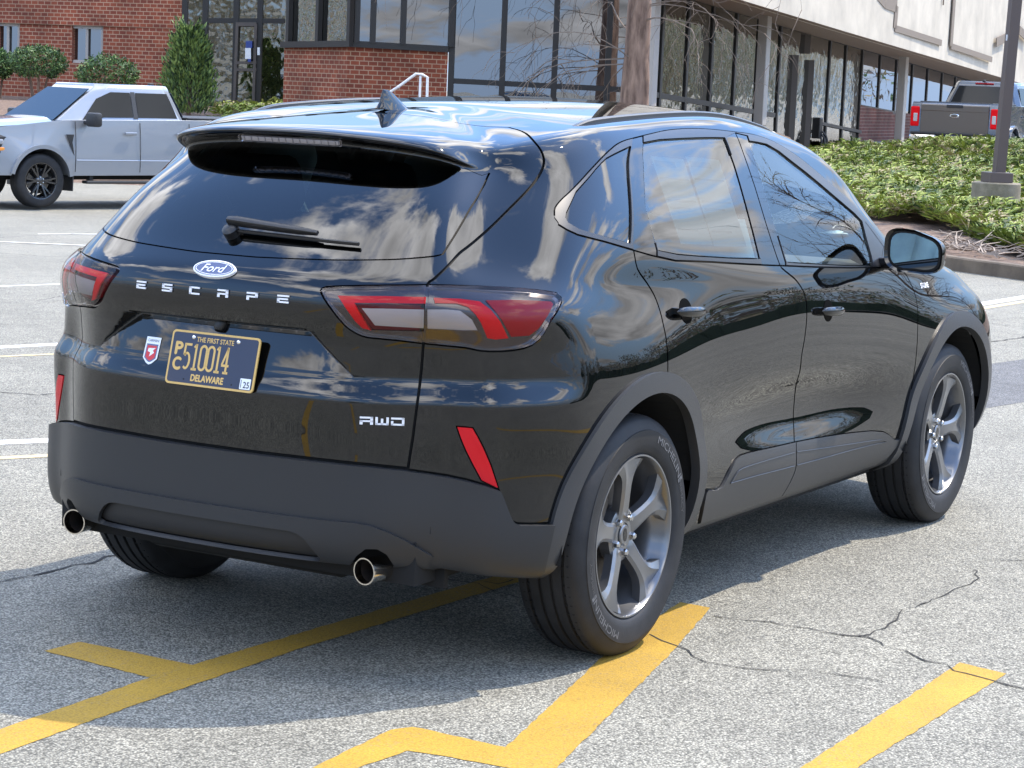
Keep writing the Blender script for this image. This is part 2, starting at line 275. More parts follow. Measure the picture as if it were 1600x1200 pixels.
def disp(P,u,v):
    """metres pushed outwards along the normal: tailgate recess, door scallop"""
    x,y,z=P[...,0],P[...,1],P[...,2]; ay=np.abs(y)
    rear=(1-_ss(u,4.6,6.0))
    # shelf above the lower panel, fading up to the overhang
    lev=.79
    sh=.030*_ss(z,lev,lev+.075)*(1-_ss(z,.93,1.07))
    zz=np.clip(z-lev,0,None)
    # plate recess
    wall=.288+(.98-z)*1.38          # half width of the recess floor at height z
    wtop=np.maximum(.350+(.98-z)*1.05,wall+.010)
    t=np.clip((ay-wall)/(wtop-wall),0,1); m=1-t*t*(3-2*t)
    rec=(.030*_ss(z,lev,lev+.075)+np.clip(z-(lev+.072),0,None)*.32)*m*(1-_ss(z,.972,.985))
    below=_ss(z,lev-.16,lev)*.0
    d=-np.maximum(sh,rec)*rear
    # bumper diffuser: raised panel low in the middle
    zt=.470-.17*_ss(ay,.50,.72); 
    dif=_ss(zt-z,0,.014)*.014*(1-_ss(ay,.66,.74))*(1-_ss(u,3.2,3.8))
    inn=_ss(.425-z,0,.012)*_ss(z,.352,.364)*(1-_ss(ay,.40,.47))*(1-_ss(u,2.4,2.9))*.026
    # scallop low in the doors
    e=((x-1.32)/.76)**2+((z-(.622-.03*(x-.65)))/.118)**2
    side=_ss(u,6.5,7.5)*(1-_ss(u,13.,14.))*(1-_ss(v,6,8))
    d=d-.062*np.exp(-e**1.3*1.1)*side
    for hx,hz in HXZ:
        r=((x-hx)/.052)**2+((z-hz)/.045)**2
        d=d-.000*np.exp(-r*r)*(u>6)*(u<14)*(v<9)
    return d
def surf(u,v,h=1e-3,normal=True):
    u=np.asarray(u,float); v=np.asarray(v,float)
    def base(u,v):
        P=surf0(u,v); du=(surf0(np.minimum(u+h,NU-1e-6),v)-surf0(np.maximum(u-h,0),v)); dv=(surf0(u,np.minimum(v+h,NV-1e-6))-surf0(u,np.maximum(v-h,0)))
        n=np.cross(du,dv); l=np.linalg.norm(n,axis=-1,keepdims=True)
        up=np.zeros_like(n); up[...,2]=1
        s=np.linalg.norm(du,axis=-1,keepdims=True)*np.linalg.norm(dv,axis=-1,keepdims=True)
        n=np.where(l>2e-3*s+1e-16,n/np.maximum(l,1e-16),up)
        return P,n
    def full(u,v):
        P,n=base(u,v); return P+n*disp(P,u,v)[...,None], n
    P,n0=full(u,v)
    if not normal: return P
    g=2e-3
    pu=full(np.minimum(u+g,NU-1e-6),v)[0]-full(np.maximum(u-g,0),v)[0]
    pv=full(u,np.minimum(v+g,NV-1e-6))[0]-full(u,np.maximum(v-g,0))[0]
    n=np.cross(pu,pv); l=np.linalg.norm(n,axis=-1,keepdims=True)
    s=np.linalg.norm(pu,axis=-1,keepdims=True)*np.linalg.norm(pv,axis=-1,keepdims=True)
    n=np.where(l>2e-3*s+1e-16,n/np.maximum(l,1e-16),n0)
    # on the centre line the normal has no y component
    return P,n
# ---------------------------------------------------------------- panel outlines on the body surface (column, row)
CV = {
 'GATE_TOP': [[0.0,14.486],[0.8899,14.3342],[1.5503,14.2044],[2.3563,14.0617],[3.4009,13.8919],[4.6704,13.6456]],
 'GATE_SIDE': [[2.5006,3.1638],[2.5197,3.4059],[2.5495,3.778],[2.5805,4.1892],[2.616,4.5485],[2.6674,4.8543],[2.7042,5.1589],[2.7415,5.5184],[2.781,5.9679],[2.828,7.007],[2.9459,7.301],[3.099,7.6003],[3.3038,7.8986],[3.5163,8.1333],[3.7678,8.2841],[4.014,8.4314],[4.411,8.7156],[4.7734,9.0831],[5.1213,9.5313],[5.3573,9.963],[5.5003,10.4306],[5.5858,11.0591],[5.6153,11.7189],[5.5386,12.506],[5.473,13.1466],[5.2571,13.4785]],
 'GATE_BOT': [[0.0,3.2496],[0.6153,3.2496],[1.0815,3.2567],[1.5535,3.2485],[2.0292,3.2243],[2.3111,3.1855]],
 'GLASS': [[0.0,7.7474],[0.3851,7.7474],[0.8533,7.7956],[1.3282,7.8412],[1.741,7.8987],[2.2019,7.9605],[2.5773,8.0239],[2.8976,8.0745],[3.0717,8.1234],[3.2419,8.4219],[3.4939,8.8032],[3.7963,9.3403],[3.8972,9.8373],[3.8093,10.5019]],
 'GLASS_TOP': [[3.6,10.25],[3.2,10.3],[2.6,10.35],[2,10.4],[1,10.42],[0,10.42]],
 'LAMP': [[1.3574,6.5784],[1.3721,6.6712],[1.42,6.741],[1.5784,6.7995],[1.907,6.8858],[2.2583,6.9544],[2.8279,7.0209],[3.1987,7.0253],[3.8186,6.9945],[4.2987,6.936],[4.7188,6.8671],[5.1962,6.7636],[5.3233,6.7211],[5.3794,6.6037],[5.3228,6.4238],[5.1299,6.1843],[4.9472,6.0017],[4.781,5.7448],[4.6915,5.6297],[4.5784,5.5402],[4.4276,5.4864],[4.2648,5.4612],[4.0408,5.4412],[3.7946,5.4361],[3.614,5.4393],[3.4758,5.4575],[3.3669,5.4717],[3.2834,5.4767],[2.9945,5.493],[2.7283,5.5181],[2.3659,5.5662],[2.0014,5.5993],[1.9136,5.6231],[1.8439,5.6588],[1.758,5.7222],[1.6906,5.7877],[1.5761,5.9774],[1.4691,6.2092],[1.4069,6.3873]],
 'LAMP_GAP': [[2.828,7.007],[2.839,6.7728],[2.8303,6.4476],[2.7981,6.2678],[2.7719,5.9675],[2.7415,5.5184]],
 'LAMP_RED_IN': [[1.5731,6.4829],[2.1923,6.559],[2.8127,6.5778],[2.8002,6.3714],[2.2019,6.3467],[1.7973,6.3027],[1.862,6.0767],[1.9748,5.7977],[2.0359,5.717],[1.9139,5.7515],[1.8198,5.8728],[1.7098,6.1038]],
 'LAMP_DARK_IN': [[1.7979,6.2858],[2.7953,6.3621],[2.7579,5.7077],[2.0359,5.7111],[1.9748,5.7977],[1.862,6.0767]],
 'LAMP_WHITE_IN': [[1.8945,6.1687],[2.2066,6.1895],[2.7782,6.2022],[2.7556,5.7635],[2.3848,5.7809],[2.0792,5.7978]],
 'LAMP_RED_OUT': [[2.931,6.5635],[3.3559,6.5518],[3.6567,6.4814],[3.7935,6.2417],[3.9175,5.9899],[4.1076,5.6608],[3.8778,5.6357],[3.7277,5.6536],[3.6061,5.942],[3.5354,6.1163],[3.4404,6.3131],[3.2848,6.4038],[2.9442,6.3973]],
 'LAMP_WHITE_OUT': [[2.8248,6.2125],[3.1251,6.235],[3.3127,6.2118],[3.47,6.0024],[3.5587,5.7761],[3.3386,5.7567],[2.8091,5.7593]],
 'LAMP_RED_SIDE': [[3.7763,6.5226],[4.25,6.5428],[5.0972,6.4774],[5.134,6.4021],[4.9131,6.1121],[4.6721,5.8186],[4.5043,5.7023],[4.1617,5.6838],[3.9504,6.0166],[3.8419,6.2738]],
 'REFLECTOR': [[3.2354,4.1351],[3.4032,4.1309],[3.5779,4.1201],[3.7115,3.915],[3.85,3.6539],[4.0044,3.2917],[4.1648,2.798],[4.0204,2.86],[3.8463,2.9508],[3.6499,3.2743],[3.4703,3.5937],[3.3414,3.8677]],
 'BUMP_SIDE': [[2.5008,3.1434],[2.8001,3.0887],[3.1325,3.0388],[3.5442,2.9714],[3.9496,2.8684],[4.1655,2.7739],[4.2206,2.6346],[4.2849,2.4339],[4.3482,2.2564],[4.3895,2.1832],[4.4693,2.1359],[4.6882,2.1139],[5.0472,2.1104]],
 'REC_A': [[1.3105,5.6902],[1.3677,5.6101],[1.426,5.5322],[1.4853,5.4559],[1.5455,5.3808],[1.6066,5.3065],[1.6685,5.2326],[1.7309,5.159],[1.7939,5.0851],[1.8572,5.0108],[1.9208,4.9356]],
 'REC_B': [[1.0446,5.6902],[1.1148,5.6101],[1.1865,5.5322],[1.2598,5.4559],[1.3346,5.3808],[1.4108,5.3065],[1.4884,5.2326],[1.5673,5.159],[1.6473,5.0851],[1.7283,5.0108],[1.8102,4.9357]],
 'REC_C': [[1.1094,5.6902],[1.1765,5.6101],[1.245,5.5322],[1.315,5.4559],[1.3863,5.3808],[1.4589,5.3065],[1.5327,5.2326],[1.6076,5.159],[1.6834,5.0851],[1.7601,5.0108],[1.8375,4.9357]],
 'REC_D': [[1.1753,5.6902],[1.2392,5.6101],[1.3044,5.5322],[1.3709,5.4559],[1.4386,5.3808],[1.5075,5.3065],[1.5774,5.2326],[1.6482,5.159],[1.7199,5.0851],[1.7922,5.0108],[1.8651,4.9357]],
 'REC_E': [[1.2424,5.6902],[1.3029,5.6101],[1.3647,5.5322],[1.4277,5.4559],[1.4917,5.3808],[1.5568,5.3065],[1.6227,5.2326],[1.6894,5.159],[1.7567,5.0851],[1.8246,5.0108],[1.8929,4.9356]],
 'DIFFUSER': [[0.0,2.1563],[0.2119,2.1563],[0.4255,2.1564],[0.6423,2.1564],[0.8646,2.1563],[1.0947,2.1562],[1.336,2.1559],[1.5927,2.1555],[1.8719,2.155],[2.0512,2.1102],[2.2502,2.0011],[2.479,1.8292],[2.7092,1.6141],[2.8772,1.4629]],
 'INSET': [[0.0,1.8253],[0.1791,1.8253],[0.4043,1.8254],[0.6327,1.8254],[0.8667,1.8251],[1.1087,1.8246],[1.2114,1.7848],[1.3016,1.6784],[1.4052,1.4515],[1.5125,1.1479],[1.4732,1.0171],[1.3679,0.9696],[1.0823,0.9763],[0.8056,0.9812],[0.5343,0.9829],[0.2663,0.983],[0.0,0.9827]],
 'REC_T1': [[0.0,5.607],[0.1838,5.607],[0.369,5.607],[0.557,5.607],[0.7495,5.607],[0.9486,5.607],[1.1571,5.607],[1.377,5.607]],
 'REC_T2': [[0.0,5.6902],[0.1839,5.6902],[0.3691,5.6902],[0.5572,5.6902],[0.7497,5.6902],[0.9489,5.6902],[1.1572,5.6902],[1.377,5.6902]],
 'LEV1': [[0.0,4.4935],[0.2105,4.4935],[0.4228,4.4935],[0.6387,4.4935],[0.8605,4.4934],[1.0909,4.4934],[1.333,4.4934],[1.5894,4.4934],[1.864,4.4934],[2.1624,4.4934],[2.4927,4.4934],[2.8676,4.4935],[3.3081,4.4937],[3.8107,4.494]],
 'LEV2': [[1.8916,4.9658],[2.1918,4.9658],[2.5196,4.9658],[2.8858,4.9658],[3.3085,4.966],[3.7906,4.966]],
 'EXH': [[1.7,0.375],[1.7,0.375],[1.9323,1.3388],[2.0243,1.5699],[2.1594,1.5885],[2.2832,1.434],[2.3645,1.0045],[2.15,0.1125],[2.15,0.075]],
 'ARCH_R_IN': [[8.1204,0.0],[8.1204,0.5369],[8.1339,1.1535],[8.1404,1.5159],[8.1396,1.8222],[8.1314,2.1087],[8.1159,2.3825],[8.0933,2.6365],[8.0638,2.8665],[8.0276,3.0725],[7.985,3.2581],[7.9361,3.4284],[7.8812,3.5861],[7.8206,3.7322],[7.755,3.8671],[7.6848,3.9905],[7.6104,4.1019],[7.5322,4.2004],[7.4505,4.2849],[7.3657,4.3547],[7.2779,4.409],[7.1876,4.4472],[7.0951,4.4689],[7.0005,4.4739],[6.9042,4.4617],[6.8063,4.4323],[6.7071,4.3857],[6.6068,4.3217],[6.5055,4.2404],[6.4032,4.1418],[6.3002,4.026],[6.1963,3.893],[6.0915,3.7422],[5.9858,3.5724],[5.8793,3.3822],[5.7744,3.1723],[5.6743,2.9479],[5.5824,2.717],[5.5007,2.4842],[5.4308,2.2499],[5.3734,2.0114],[5.328,1.7626],[5.2896,1.489],[5.2427,1.1543],[5.0394,0.4875],[4.925,0.2625],[4.925,0.0]],
 'ARCH_R_OUT': [[8.2775,0.0],[8.2775,0.0919],[8.2938,1.0863],[8.3016,1.5148],[8.3008,1.8641],[8.2915,2.1898],[8.2737,2.4965],[8.2478,2.7752],[8.214,3.023],[8.1725,3.2441],[8.1233,3.447],[8.0666,3.6366],[8.0029,3.8147],[7.9332,3.9821],[7.858,4.1386],[7.7779,4.2828],[7.6932,4.4132],[7.6043,4.5287],[7.5115,4.6279],[7.4152,4.71],[7.3157,4.7741],[7.2132,4.8194],[7.108,4.8455],[7.0004,4.8522],[6.8905,4.8393],[6.7785,4.8069],[6.6643,4.755],[6.548,4.6838],[6.4293,4.5931],[6.308,4.4831],[6.1835,4.3536],[6.0549,4.2044],[5.9204,4.0347],[5.7801,3.842],[5.6365,3.6217],[5.4945,3.3721],[5.361,3.1016],[5.2433,2.8306],[5.1448,2.5691],[5.0661,2.3131],[5.0068,2.0544],[4.9647,1.7818],[4.9299,1.4754],[4.925,1.0768],[4.925,0.7125],[4.925,0.525],[4.925,0.0]],
 'ARCH_F_IN': [[15.2005,0.0],[15.2005,0.0],[15.1728,0.93],[15.1659,1.3457],[15.1539,1.6547],[15.1352,1.9309],[15.1096,2.1954],[15.0778,2.4524],[15.0406,2.7004],[14.9987,2.9379],[14.9526,3.1643],[14.9019,3.3811],[14.8462,3.5901],[14.7856,3.7925],[14.72,3.9886],[14.6498,4.1771],[14.5758,4.3533],[14.4988,4.5121],[14.4193,4.6498],[14.3378,4.764],[14.2546,4.8537],[14.1701,4.9185],[14.0846,4.9584],[13.9985,4.974],[13.9121,4.9655],[13.8258,4.9334],[13.74,4.8779],[13.6551,4.7999],[13.5717,4.7003],[13.4901,4.5806],[13.4108,4.4423],[13.3343,4.2872],[13.2613,4.1171],[13.1923,3.9339],[13.1278,3.739],[13.0685,3.533],[13.0148,3.3172],[12.9677,3.0928],[12.9275,2.861],[12.8947,2.6208],[12.8695,2.3686],[12.8523,2.0996],[12.8431,1.8065],[12.8422,1.4725],[12.8496,1.0457],[12.865,0.1855],[12.865,0.0]],
 'ARCH_F_OUT': [[15.4031,0.0],[15.4031,0.0],[15.3555,0.8102],[15.3439,1.3278],[15.3275,1.6799],[15.3038,1.9923],[15.2725,2.293],[15.2349,2.5844],[15.1921,2.8649],[15.1449,3.1333],[15.0928,3.3918],[15.035,3.6454],[14.9707,3.8978],[14.8998,4.1517],[14.8229,4.4026],[14.7414,4.6393],[14.6562,4.853],[14.568,5.0382],[14.4773,5.1942],[14.3844,5.3224],[14.2896,5.4229],[14.1933,5.495],[14.0958,5.5381],[13.9975,5.5522],[13.8988,5.5375],[13.8002,5.4948],[13.7021,5.4249],[13.6052,5.3289],[13.5098,5.2082],[13.4163,5.064],[13.3252,4.8978],[13.2369,4.7114],[13.1522,4.5075],[13.0717,4.2887],[12.9961,4.0571],[12.9261,3.8152],[12.8628,3.564],[12.807,3.3048],[12.7597,3.0389],[12.7214,2.7666],[12.6922,2.4835],[12.6723,2.1824],[12.6617,1.8531],[12.6608,1.4742],[12.6696,0.9676],[12.688,0.0],[12.688,0.0]],
 'TRIM_TOP': [[5.687,8.9158],[5.7126,9.097],[5.8517,9.2996],[6.034,9.4882],[6.3577,9.8469],[6.7036,10.2837],[7.0323,10.7916],[7.2083,11.0486],[7.3827,11.1998],[7.5701,11.2774],[7.9179,11.4034],[8.2609,11.5099],[8.5945,11.5125],[8.9232,11.4524],[9.3107,11.3104],[9.6664,11.2016],[9.9411,11.185],[10.21,11.1653],[10.4733,11.0689],[10.6946,10.8569],[10.9423,10.5773],[11.1517,10.2609],[11.3632,9.9628],[11.5899,9.7268],[11.7666,9.4899],[11.9253,9.2135],[12.0981,8.9514],[12.2606,8.6875]],
 'TRIM_BOT': [[11.8351,7.6036],[11.0865,7.6141],[10.4241,7.6845],[9.6794,7.7591],[8.9172,7.7869],[8.2913,7.8073],[7.6578,7.8154],[7.2921,7.9575],[6.9864,8.0991],[6.5238,8.3088],[6.0649,8.4818],[5.8824,8.5982],[5.742,8.7133]],
 'QGLASS': [[7.4545,10.8285],[7.2457,10.6576],[6.9265,10.4114],[6.5134,9.8685],[6.1577,9.4712],[5.9157,8.9738],[5.8927,8.8513],[5.9249,8.7581],[6.111,8.6125],[6.5377,8.4358],[6.9404,8.2657]],
 'QPOST': [[7.5554,11.2639],[7.7765,11.3163],[7.5698,9.9264],[7.3643,9.0457],[7.3618,8.5981],[7.381,8.0987],[7.3646,7.9318],[6.9864,8.0991],[6.9832,8.2648]],
 'RGLASS': [[7.7289,10.9316],[8.0393,10.9947],[8.4833,10.9321],[8.9424,10.862],[9.3807,10.7841],[9.3651,9.7715],[9.3192,8.9892],[9.3056,8.4941],[9.2979,7.9711],[8.6856,7.9601],[8.0707,7.9754],[7.7304,8.0024],[7.3918,8.0988],[7.3618,8.5981],[7.3643,9.0457],[7.5756,9.9254]],
 'BPOST': [[9.4119,10.8404],[9.6815,11.1419],[9.9225,11.0283],[9.8883,10.6141],[9.8345,9.5985],[9.7857,8.9361],[9.7812,8.4414],[9.7971,7.8683],[9.7775,7.7362],[9.2979,7.7613],[9.3043,7.9713],[9.3056,8.4941],[9.3192,8.9892],[9.3651,9.7715]],
 'FGLASS': [[9.8952,10.6529],[10.265,10.6665],[10.4774,10.4461],[10.6623,10.1572],[10.8771,9.9093],[11.0817,9.6733],[11.2765,9.4507],[11.4806,9.259],[11.6389,9.1329],[11.7611,8.9879],[11.6804,8.538],[11.656,8.0498],[11.6327,7.6876],[10.9603,7.7326],[10.4414,7.8057],[9.8114,7.8784],[9.7884,8.4646],[9.7857,8.9361],[9.8345,9.5985]],
 'SAIL': [[11.8644,9.0454],[12.0068,8.7579],[12.1582,8.4624],[11.9814,8.0927],[11.8174,7.7218],[11.6852,7.688],[11.7095,8.0542],[11.7374,8.5522]],
 'RD_REAR': [[6.9864,8.0991],[7.0155,7.5565],[7.1412,7.0446],[7.2289,6.5724],[7.2672,6.1101],[7.2746,5.7223],[7.2797,5.4489],[7.2689,5.1577],[7.2584,4.8903],[7.2567,4.7942]],
 'B_GAP': [[9.6861,11.1636],[9.6421,9.6624],[9.6146,8.7179],[9.6699,7.7819],[9.7114,7.6063],[9.8761,7.1878],[9.9981,6.7318],[10.0457,6.4449],[10.06,6.153],[10.0437,5.6762],[10.0176,5.2617],[10.0004,4.7733],[10.1173,4.2494],[10.2868,3.8078],[10.3349,3.4442],[10.3069,3.1173],[10.2319,2.8035],[10.2095,2.5087],[10.2408,2.1223],[10.2273,1.7874],[10.2045,1.4567],[10.189,1.1206]],
 'FD_FRONT': [[11.8636,7.5423],[12.3247,7.5786],[12.5524,7.5607],[12.6812,7.2367],[12.7786,6.7288],[12.8264,6.2902],[12.8157,5.8263],[12.7786,5.3358],[12.7672,4.641],[12.7953,3.9789],[12.8097,3.3824],[12.7435,2.8156],[12.67,2.3176]],
 'FENDER_TOP': [[12.5524,7.5607],[12.3458,7.6832],[12.261,8.0448],[12.2311,8.4322]],
 'CLAD_TOP': [[8.4088,2.2499],[8.6265,2.1653],[8.7405,2.2208],[8.8319,2.5572],[8.9379,2.81],[9.0697,2.8702],[9.2722,2.8744],[9.6894,2.84],[10.185,2.7982],[10.5951,2.7494],[10.9406,2.6954],[11.3687,2.6176],[11.8392,2.5069],[12.1489,2.3742],[12.3155,2.2292],[12.5092,2.0132],[12.628,1.9653],[12.7419,2.0039]],
 'DOOR_BOT': [[8.5421,1.1179],[9.0881,1.05],[9.6004,1.077],[10.189,1.1206],[10.8376,1.1379],[11.5624,1.0626],[12.3305,1.0303],[12.5461,1.327],[12.6688,1.6963],[12.7076,1.9319]],
 'DOOR_REARLOW': [[8.4088,2.2499],[8.3804,2.1563],[8.4291,1.7246],[8.5421,1.1179]],
 'GROOVE_R': [[8.8859,2.2561],[8.9598,2.4512],[9.0815,2.5648],[9.6056,2.5885],[10.165,2.5742]],
 'GROOVE_R2': [[8.8859,2.2561],[9.4486,2.2598],[10.1935,2.2197]],
 'GROOVE_F': [[10.2161,2.5704],[10.8314,2.4365],[11.5324,2.2918],[12.0539,2.1756],[12.2933,2.0338]],
 'GROOVE_F2': [[10.2443,2.2149],[10.8611,2.1689],[11.5631,2.1243],[12.2933,2.0338]],
 'HOODLINE': [[13.0397,8.8495],[13.6901,8.6704],[14.5112,8.7806],[15.3366,9.0059],[16.0824,8.4729],[16.6936,8.8387],[17.332,9.0577],[18.0,8.6546]],
 'WSHIELD': [[12.1482,15.0],[12.1922,14.4038],[12.2174,13.7845],[12.3896,13.152],[12.8493,12.8133],[13.112,12.2323],[13.1932,11.0723],[13.3826,10.8493],[14.3829,12.6765],[14.99,13.9902],[15.1259,15.0]],
}
HANDLES = [[7.7123, 6.0528], [10.4768, 6.021]]
# ---------------------------------------------------------------- panels cut out of the body surface
VS = .5                                     # rows are about half as far apart as columns
def inpoly(pts, poly):
    x, y = pts[:, 0], pts[:, 1]; P = np.array(poly); c = np.zeros(len(pts), bool); n = len(P); j = n-1
    for i in range(n):
        xi, yi = P[i]; xj, yj = P[j]
        if yi != yj:
            c ^= ((yi > y) != (yj > y)) & (x < (xj-xi)*(y-yi)/(yj-yi)+xi)
        j = i
    return c
def dens(line, step=.15):
    out = [line[0]]
    for a, b in zip(line[:-1], line[1:]):
        n = max(1, int(math.hypot(b[0]-a[0], (b[1]-a[1])*VS)/step))
        out += [[a[0]+(b[0]-a[0])*k/n, a[1]+(b[1]-a[1])*k/n] for k in range(1, n+1)]
    return out
def smoothline(line, n=3):
    """Catmull-Rom through the points"""
    P = np.array(line, float); Q = np.vstack([2*P[0]-P[1], P, 2*P[-1]-P[-2]]); out = []
    for i in range(len(P)-1):
        p0, p1, p2, p3 = Q[i:i+4]
        for k in range(n):
            t = k/n; out.append(.5*((2*p1)+(-p0+p2)*t+(2*p0-5*p1+4*p2-p3)*t*t+(-p0+3*p1-3*p2+p3)*t**3))
    out.append(P[-1]); return [list(np.clip(p, [0, 0], [NU, NV])) for p in out]
def ribbon(line, w, closed=False):
    """polygon of width w metres round a line on the surface"""
    L = np.array(line, float)
    if closed: L = np.vstack([L, L[:1]])
    u, v = L[:, 0], L[:, 1]; h = 5e-3
    P = surf(u, v, normal=False)
    uc = np.clip(u, h, NU-h); vc = np.clip(v, h, NV-h)
    Pu = (surf(uc+h, vc, normal=False)-surf(uc-h, vc, normal=False))/(2*h); Pv = (surf(uc, vc+h, normal=False)-surf(uc, vc-h, normal=False))/(2*h)
    T = np.gradient(P, axis=0)
    if closed: T[0] = T[-1] = P[1]-P[-2]
    T /= np.linalg.norm(T, axis=1, keepdims=True)+1e-12
    n = np.cross(Pu, Pv); n /= np.linalg.norm(n, axis=1, keepdims=True)+1e-12; S = np.cross(n, T)
    off = []
    for i in range(len(L)):
        J = np.stack([Pu[i], Pv[i]], 1); off.append(np.linalg.lstsq(J, S[i], rcond=None)[0])
    off = np.clip(np.array(off)*w/2, -.06, .06)
    if closed: off[-1] = off[0]
    a = np.clip(L+off, [0, 0], [NU, NV]); b = np.clip(L-off, [0, 0], [NU, NV])
    return a, b
def cutgrid(lines, grid, extra=None, mind=.012):
    pts = []; edges = []; 
    for ln in lines:
        k = len(pts); pts += [(p[0], p[1]*VS) for p in ln]; edges += [(k+i, k+i+1) for i in range(len(ln)-1)]
    A = np.array(pts); G = np.array(grid); G = G*np.array([1, VS])
    # keep the grid clear of the lines
    cell = {}
    for i, p in enumerate(A): cell.setdefault((int(p[0]/mind), int(p[1]/mind)), []).append(i)
    keep = []
    for p in G:
        cx, cy = int(p[0]/mind), int(p[1]/mind); ok = True
        for a in (-1, 0, 1):
            for b in (-1, 0, 1):
                for i in cell.get((cx+a, cy+b), ()):
                    if (A[i, 0]-p[0])**2+(A[i, 1]-p[1])**2 < (mind*.8)**2: ok = False
        if ok: keep.append(tuple(p))
    k = len(pts); allp = pts+keep
    r = delaunay_2d_cdt([Vector(p) for p in allp], edges, [], 0, 1e-6)
    V = np.array([tuple(p) for p in r[0]])/np.array([1, VS]); T = np.array([t for t in r[2] if len(t) == 3])
    a = V[T]; ar = (a[:, 1, 0]-a[:, 0, 0])*(a[:, 2, 1]-a[:, 0, 1])-(a[:, 2, 0]-a[:, 0, 0])*(a[:, 1, 1]-a[:, 0, 1])
    T[ar < 0] = T[ar < 0][:, ::-1]; T = T[np.abs(ar) > 1e-9]
    return V, T
def make_panel(name, V, T, m, parent, off=0.0, skirt=.012, mirror=None, label=None, inset=0):
    """mesh of the chosen triangles; mirror: None (right side only), 'join' (one mesh across the middle), 'copy' (a second one on the left)"""
    used = np.unique(T); ren = -np.ones(len(V), int); ren[used] = np.arange(len(used)); T = ren[T]; uv = V[used]
    P, N = surf(np.clip(uv[:, 0], 0, NU-1e-6), np.clip(uv[:, 1], 0, NV-1e-6)); 
    mid0 = (uv[:, 0] < 1e-5) | (uv[:, 1] > NV-1e-5) | (uv[:, 0] > NU-1e-5)
    N[mid0, 1] = 0; N /= np.linalg.norm(N, axis=1, keepdims=True)+1e-12
    P = P+N*(off*np.clip(uv[:, 1:2]/1.1, 0, 1) if off > .015 else off); P[mid0, 1] = 0
    e = {}
    for t in T:
        for i in range(3):
            k = (int(t[i]), int(t[(i+1) % 3]))
            e[k] = e.get(k, 0)+1
    bd = [k for k in e if (k[1], k[0]) not in e and not (mid0[k[0]] and mid0[k[1]])]
    Vs = [P]; Ns = [N]; Fs = [tuple(int(i) for i in t) for t in T]
    if skirt and bd:
        ids = sorted({i for k in bd for i in k}); mp = {i: j for j, i in enumerate(ids)}; q = len(P)
        sn = np.zeros((len(ids), 3))
        for a, b in bd:
            d = P[b]-P[a]; s = np.cross(d, N[a]); s /= np.linalg.norm(s)+1e-12; sn[mp[a]] += s; sn[mp[b]] += s
        sn /= np.linalg.norm(sn, axis=1, keepdims=True)+1e-12
        # a small rounded edge: top ring leans outwards, bottom ring is the flange
        Vs += [P[ids], P[ids]-N[ids]*skirt]; Ns += [sn, sn]; L = len(ids)
        for a, b in bd: Fs.append((q+mp[b], q+mp[a], q+L+mp[a], q+L+mp[b]))
    P = np.vstack(Vs); N = np.vstack(Ns); F = Fs
    My = np.array([1, -1, 1])
    def build(P, N, F):
        o = obj(name, P, F, m, parent, True, nrm=None)
        o.data.normals_split_custom_set_from_vertices([tuple(n) for n in N])
        if label: o['label'] = label
        return o
    if mirror == 'join':
        n = len(P); F2 = F+[tuple(i+n for i in f)[::-1] for f in F]; P2 = np.vstack([P, P*My]); N2 = np.vstack([N, N*My])
        mid_ids = np.zeros(n, bool); mid_ids[:len(mid0)] = mid0
        mp = np.arange(2*n); mp[n:][mid_ids] = np.arange(n)[mid_ids]
        F2 = [tuple(int(mp[i]) for i in f) for f in F2]
        use = np.unique([i for f in F2 for i in f]); rn = {int(a): b for b, a in enumerate(use)}
        return [build(P2[use], N2[use], [tuple(rn[i] for i in f) for f in F2])]
    out = [build(P, N, F)]
    if mirror == 'copy': out.append(build(P*My, N*My, [f[::-1] for f in F]))
    return out
C_ = {k: v for k, v in CV.items()}
def rev(a): return a[::-1]
gate_side = smoothline(C_['GATE_SIDE']); gate_bot = dens(C_['GATE_BOT']); gate_top = dens(C_['GATE_TOP'])
gate_bot[-1] = gate_side[0]; gate_top[-1] = gate_side[-1]
POLY = {}
POLY['gate'] = gate_bot+gate_side[1:]+rev(gate_top)+[[0, 8]]
POLY['glass'] = dens(C_['GLASS'])+dens(C_['GLASS_TOP'])
bump = C_['BUMP_SIDE']
POLY['bumper'] = gate_bot+bump+[[5.6, 2.1], [5.6, 0], [0, 0]]
for k in ('ARCH_R_IN', 'ARCH_R_OUT', 'ARCH_F_IN', 'ARCH_F_OUT'): POLY[k] = [list(p) for p in C_[k]]
POLY['diffuser'] = dens(C_['DIFFUSER'])+[[C_['DIFFUSER'][-1][0], 0], [0, 0]]
POLY['inset'] = dens(C_['INSET'])
POLY['EXH'] = [[C_['EXH'][0][0], 0]]+C_['EXH']+[[C_['EXH'][-1][0], 0]]
POLY['trim'] = smoothline(C_['TRIM_TOP'])+smoothline(C_['TRIM_BOT'])
for k in ('QGLASS', 'QPOST', 'RGLASS', 'BPOST', 'FGLASS', 'SAIL', 'LAMP', 'REFLECTOR', 'LAMP_RED_IN', 'LAMP_DARK_IN', 'LAMP_WHITE_IN', 'LAMP_RED_OUT', 'LAMP_WHITE_OUT', 'LAMP_RED_SIDE'): POLY[k] = dens(C_[k]+[C_[k][0]])
bgap = smoothline(C_['B_GAP']); rdrear = smoothline(C_['RD_REAR']); fdf = smoothline(C_['FD_FRONT'])
POLY['rdoor'] = rdrear+[C_['DOOR_REARLOW'][0]]+C_['DOOR_REARLOW'][1:]+[p for p in C_['DOOR_BOT'] if p[0] < bgap[-1][0]]+rev(bgap)
POLY['fdoor'] = bgap+[p for p in C_['DOOR_BOT'] if p[0] > bgap[-1][0]]+rev(fdf)+[C_['FENDER_TOP'][-1]]
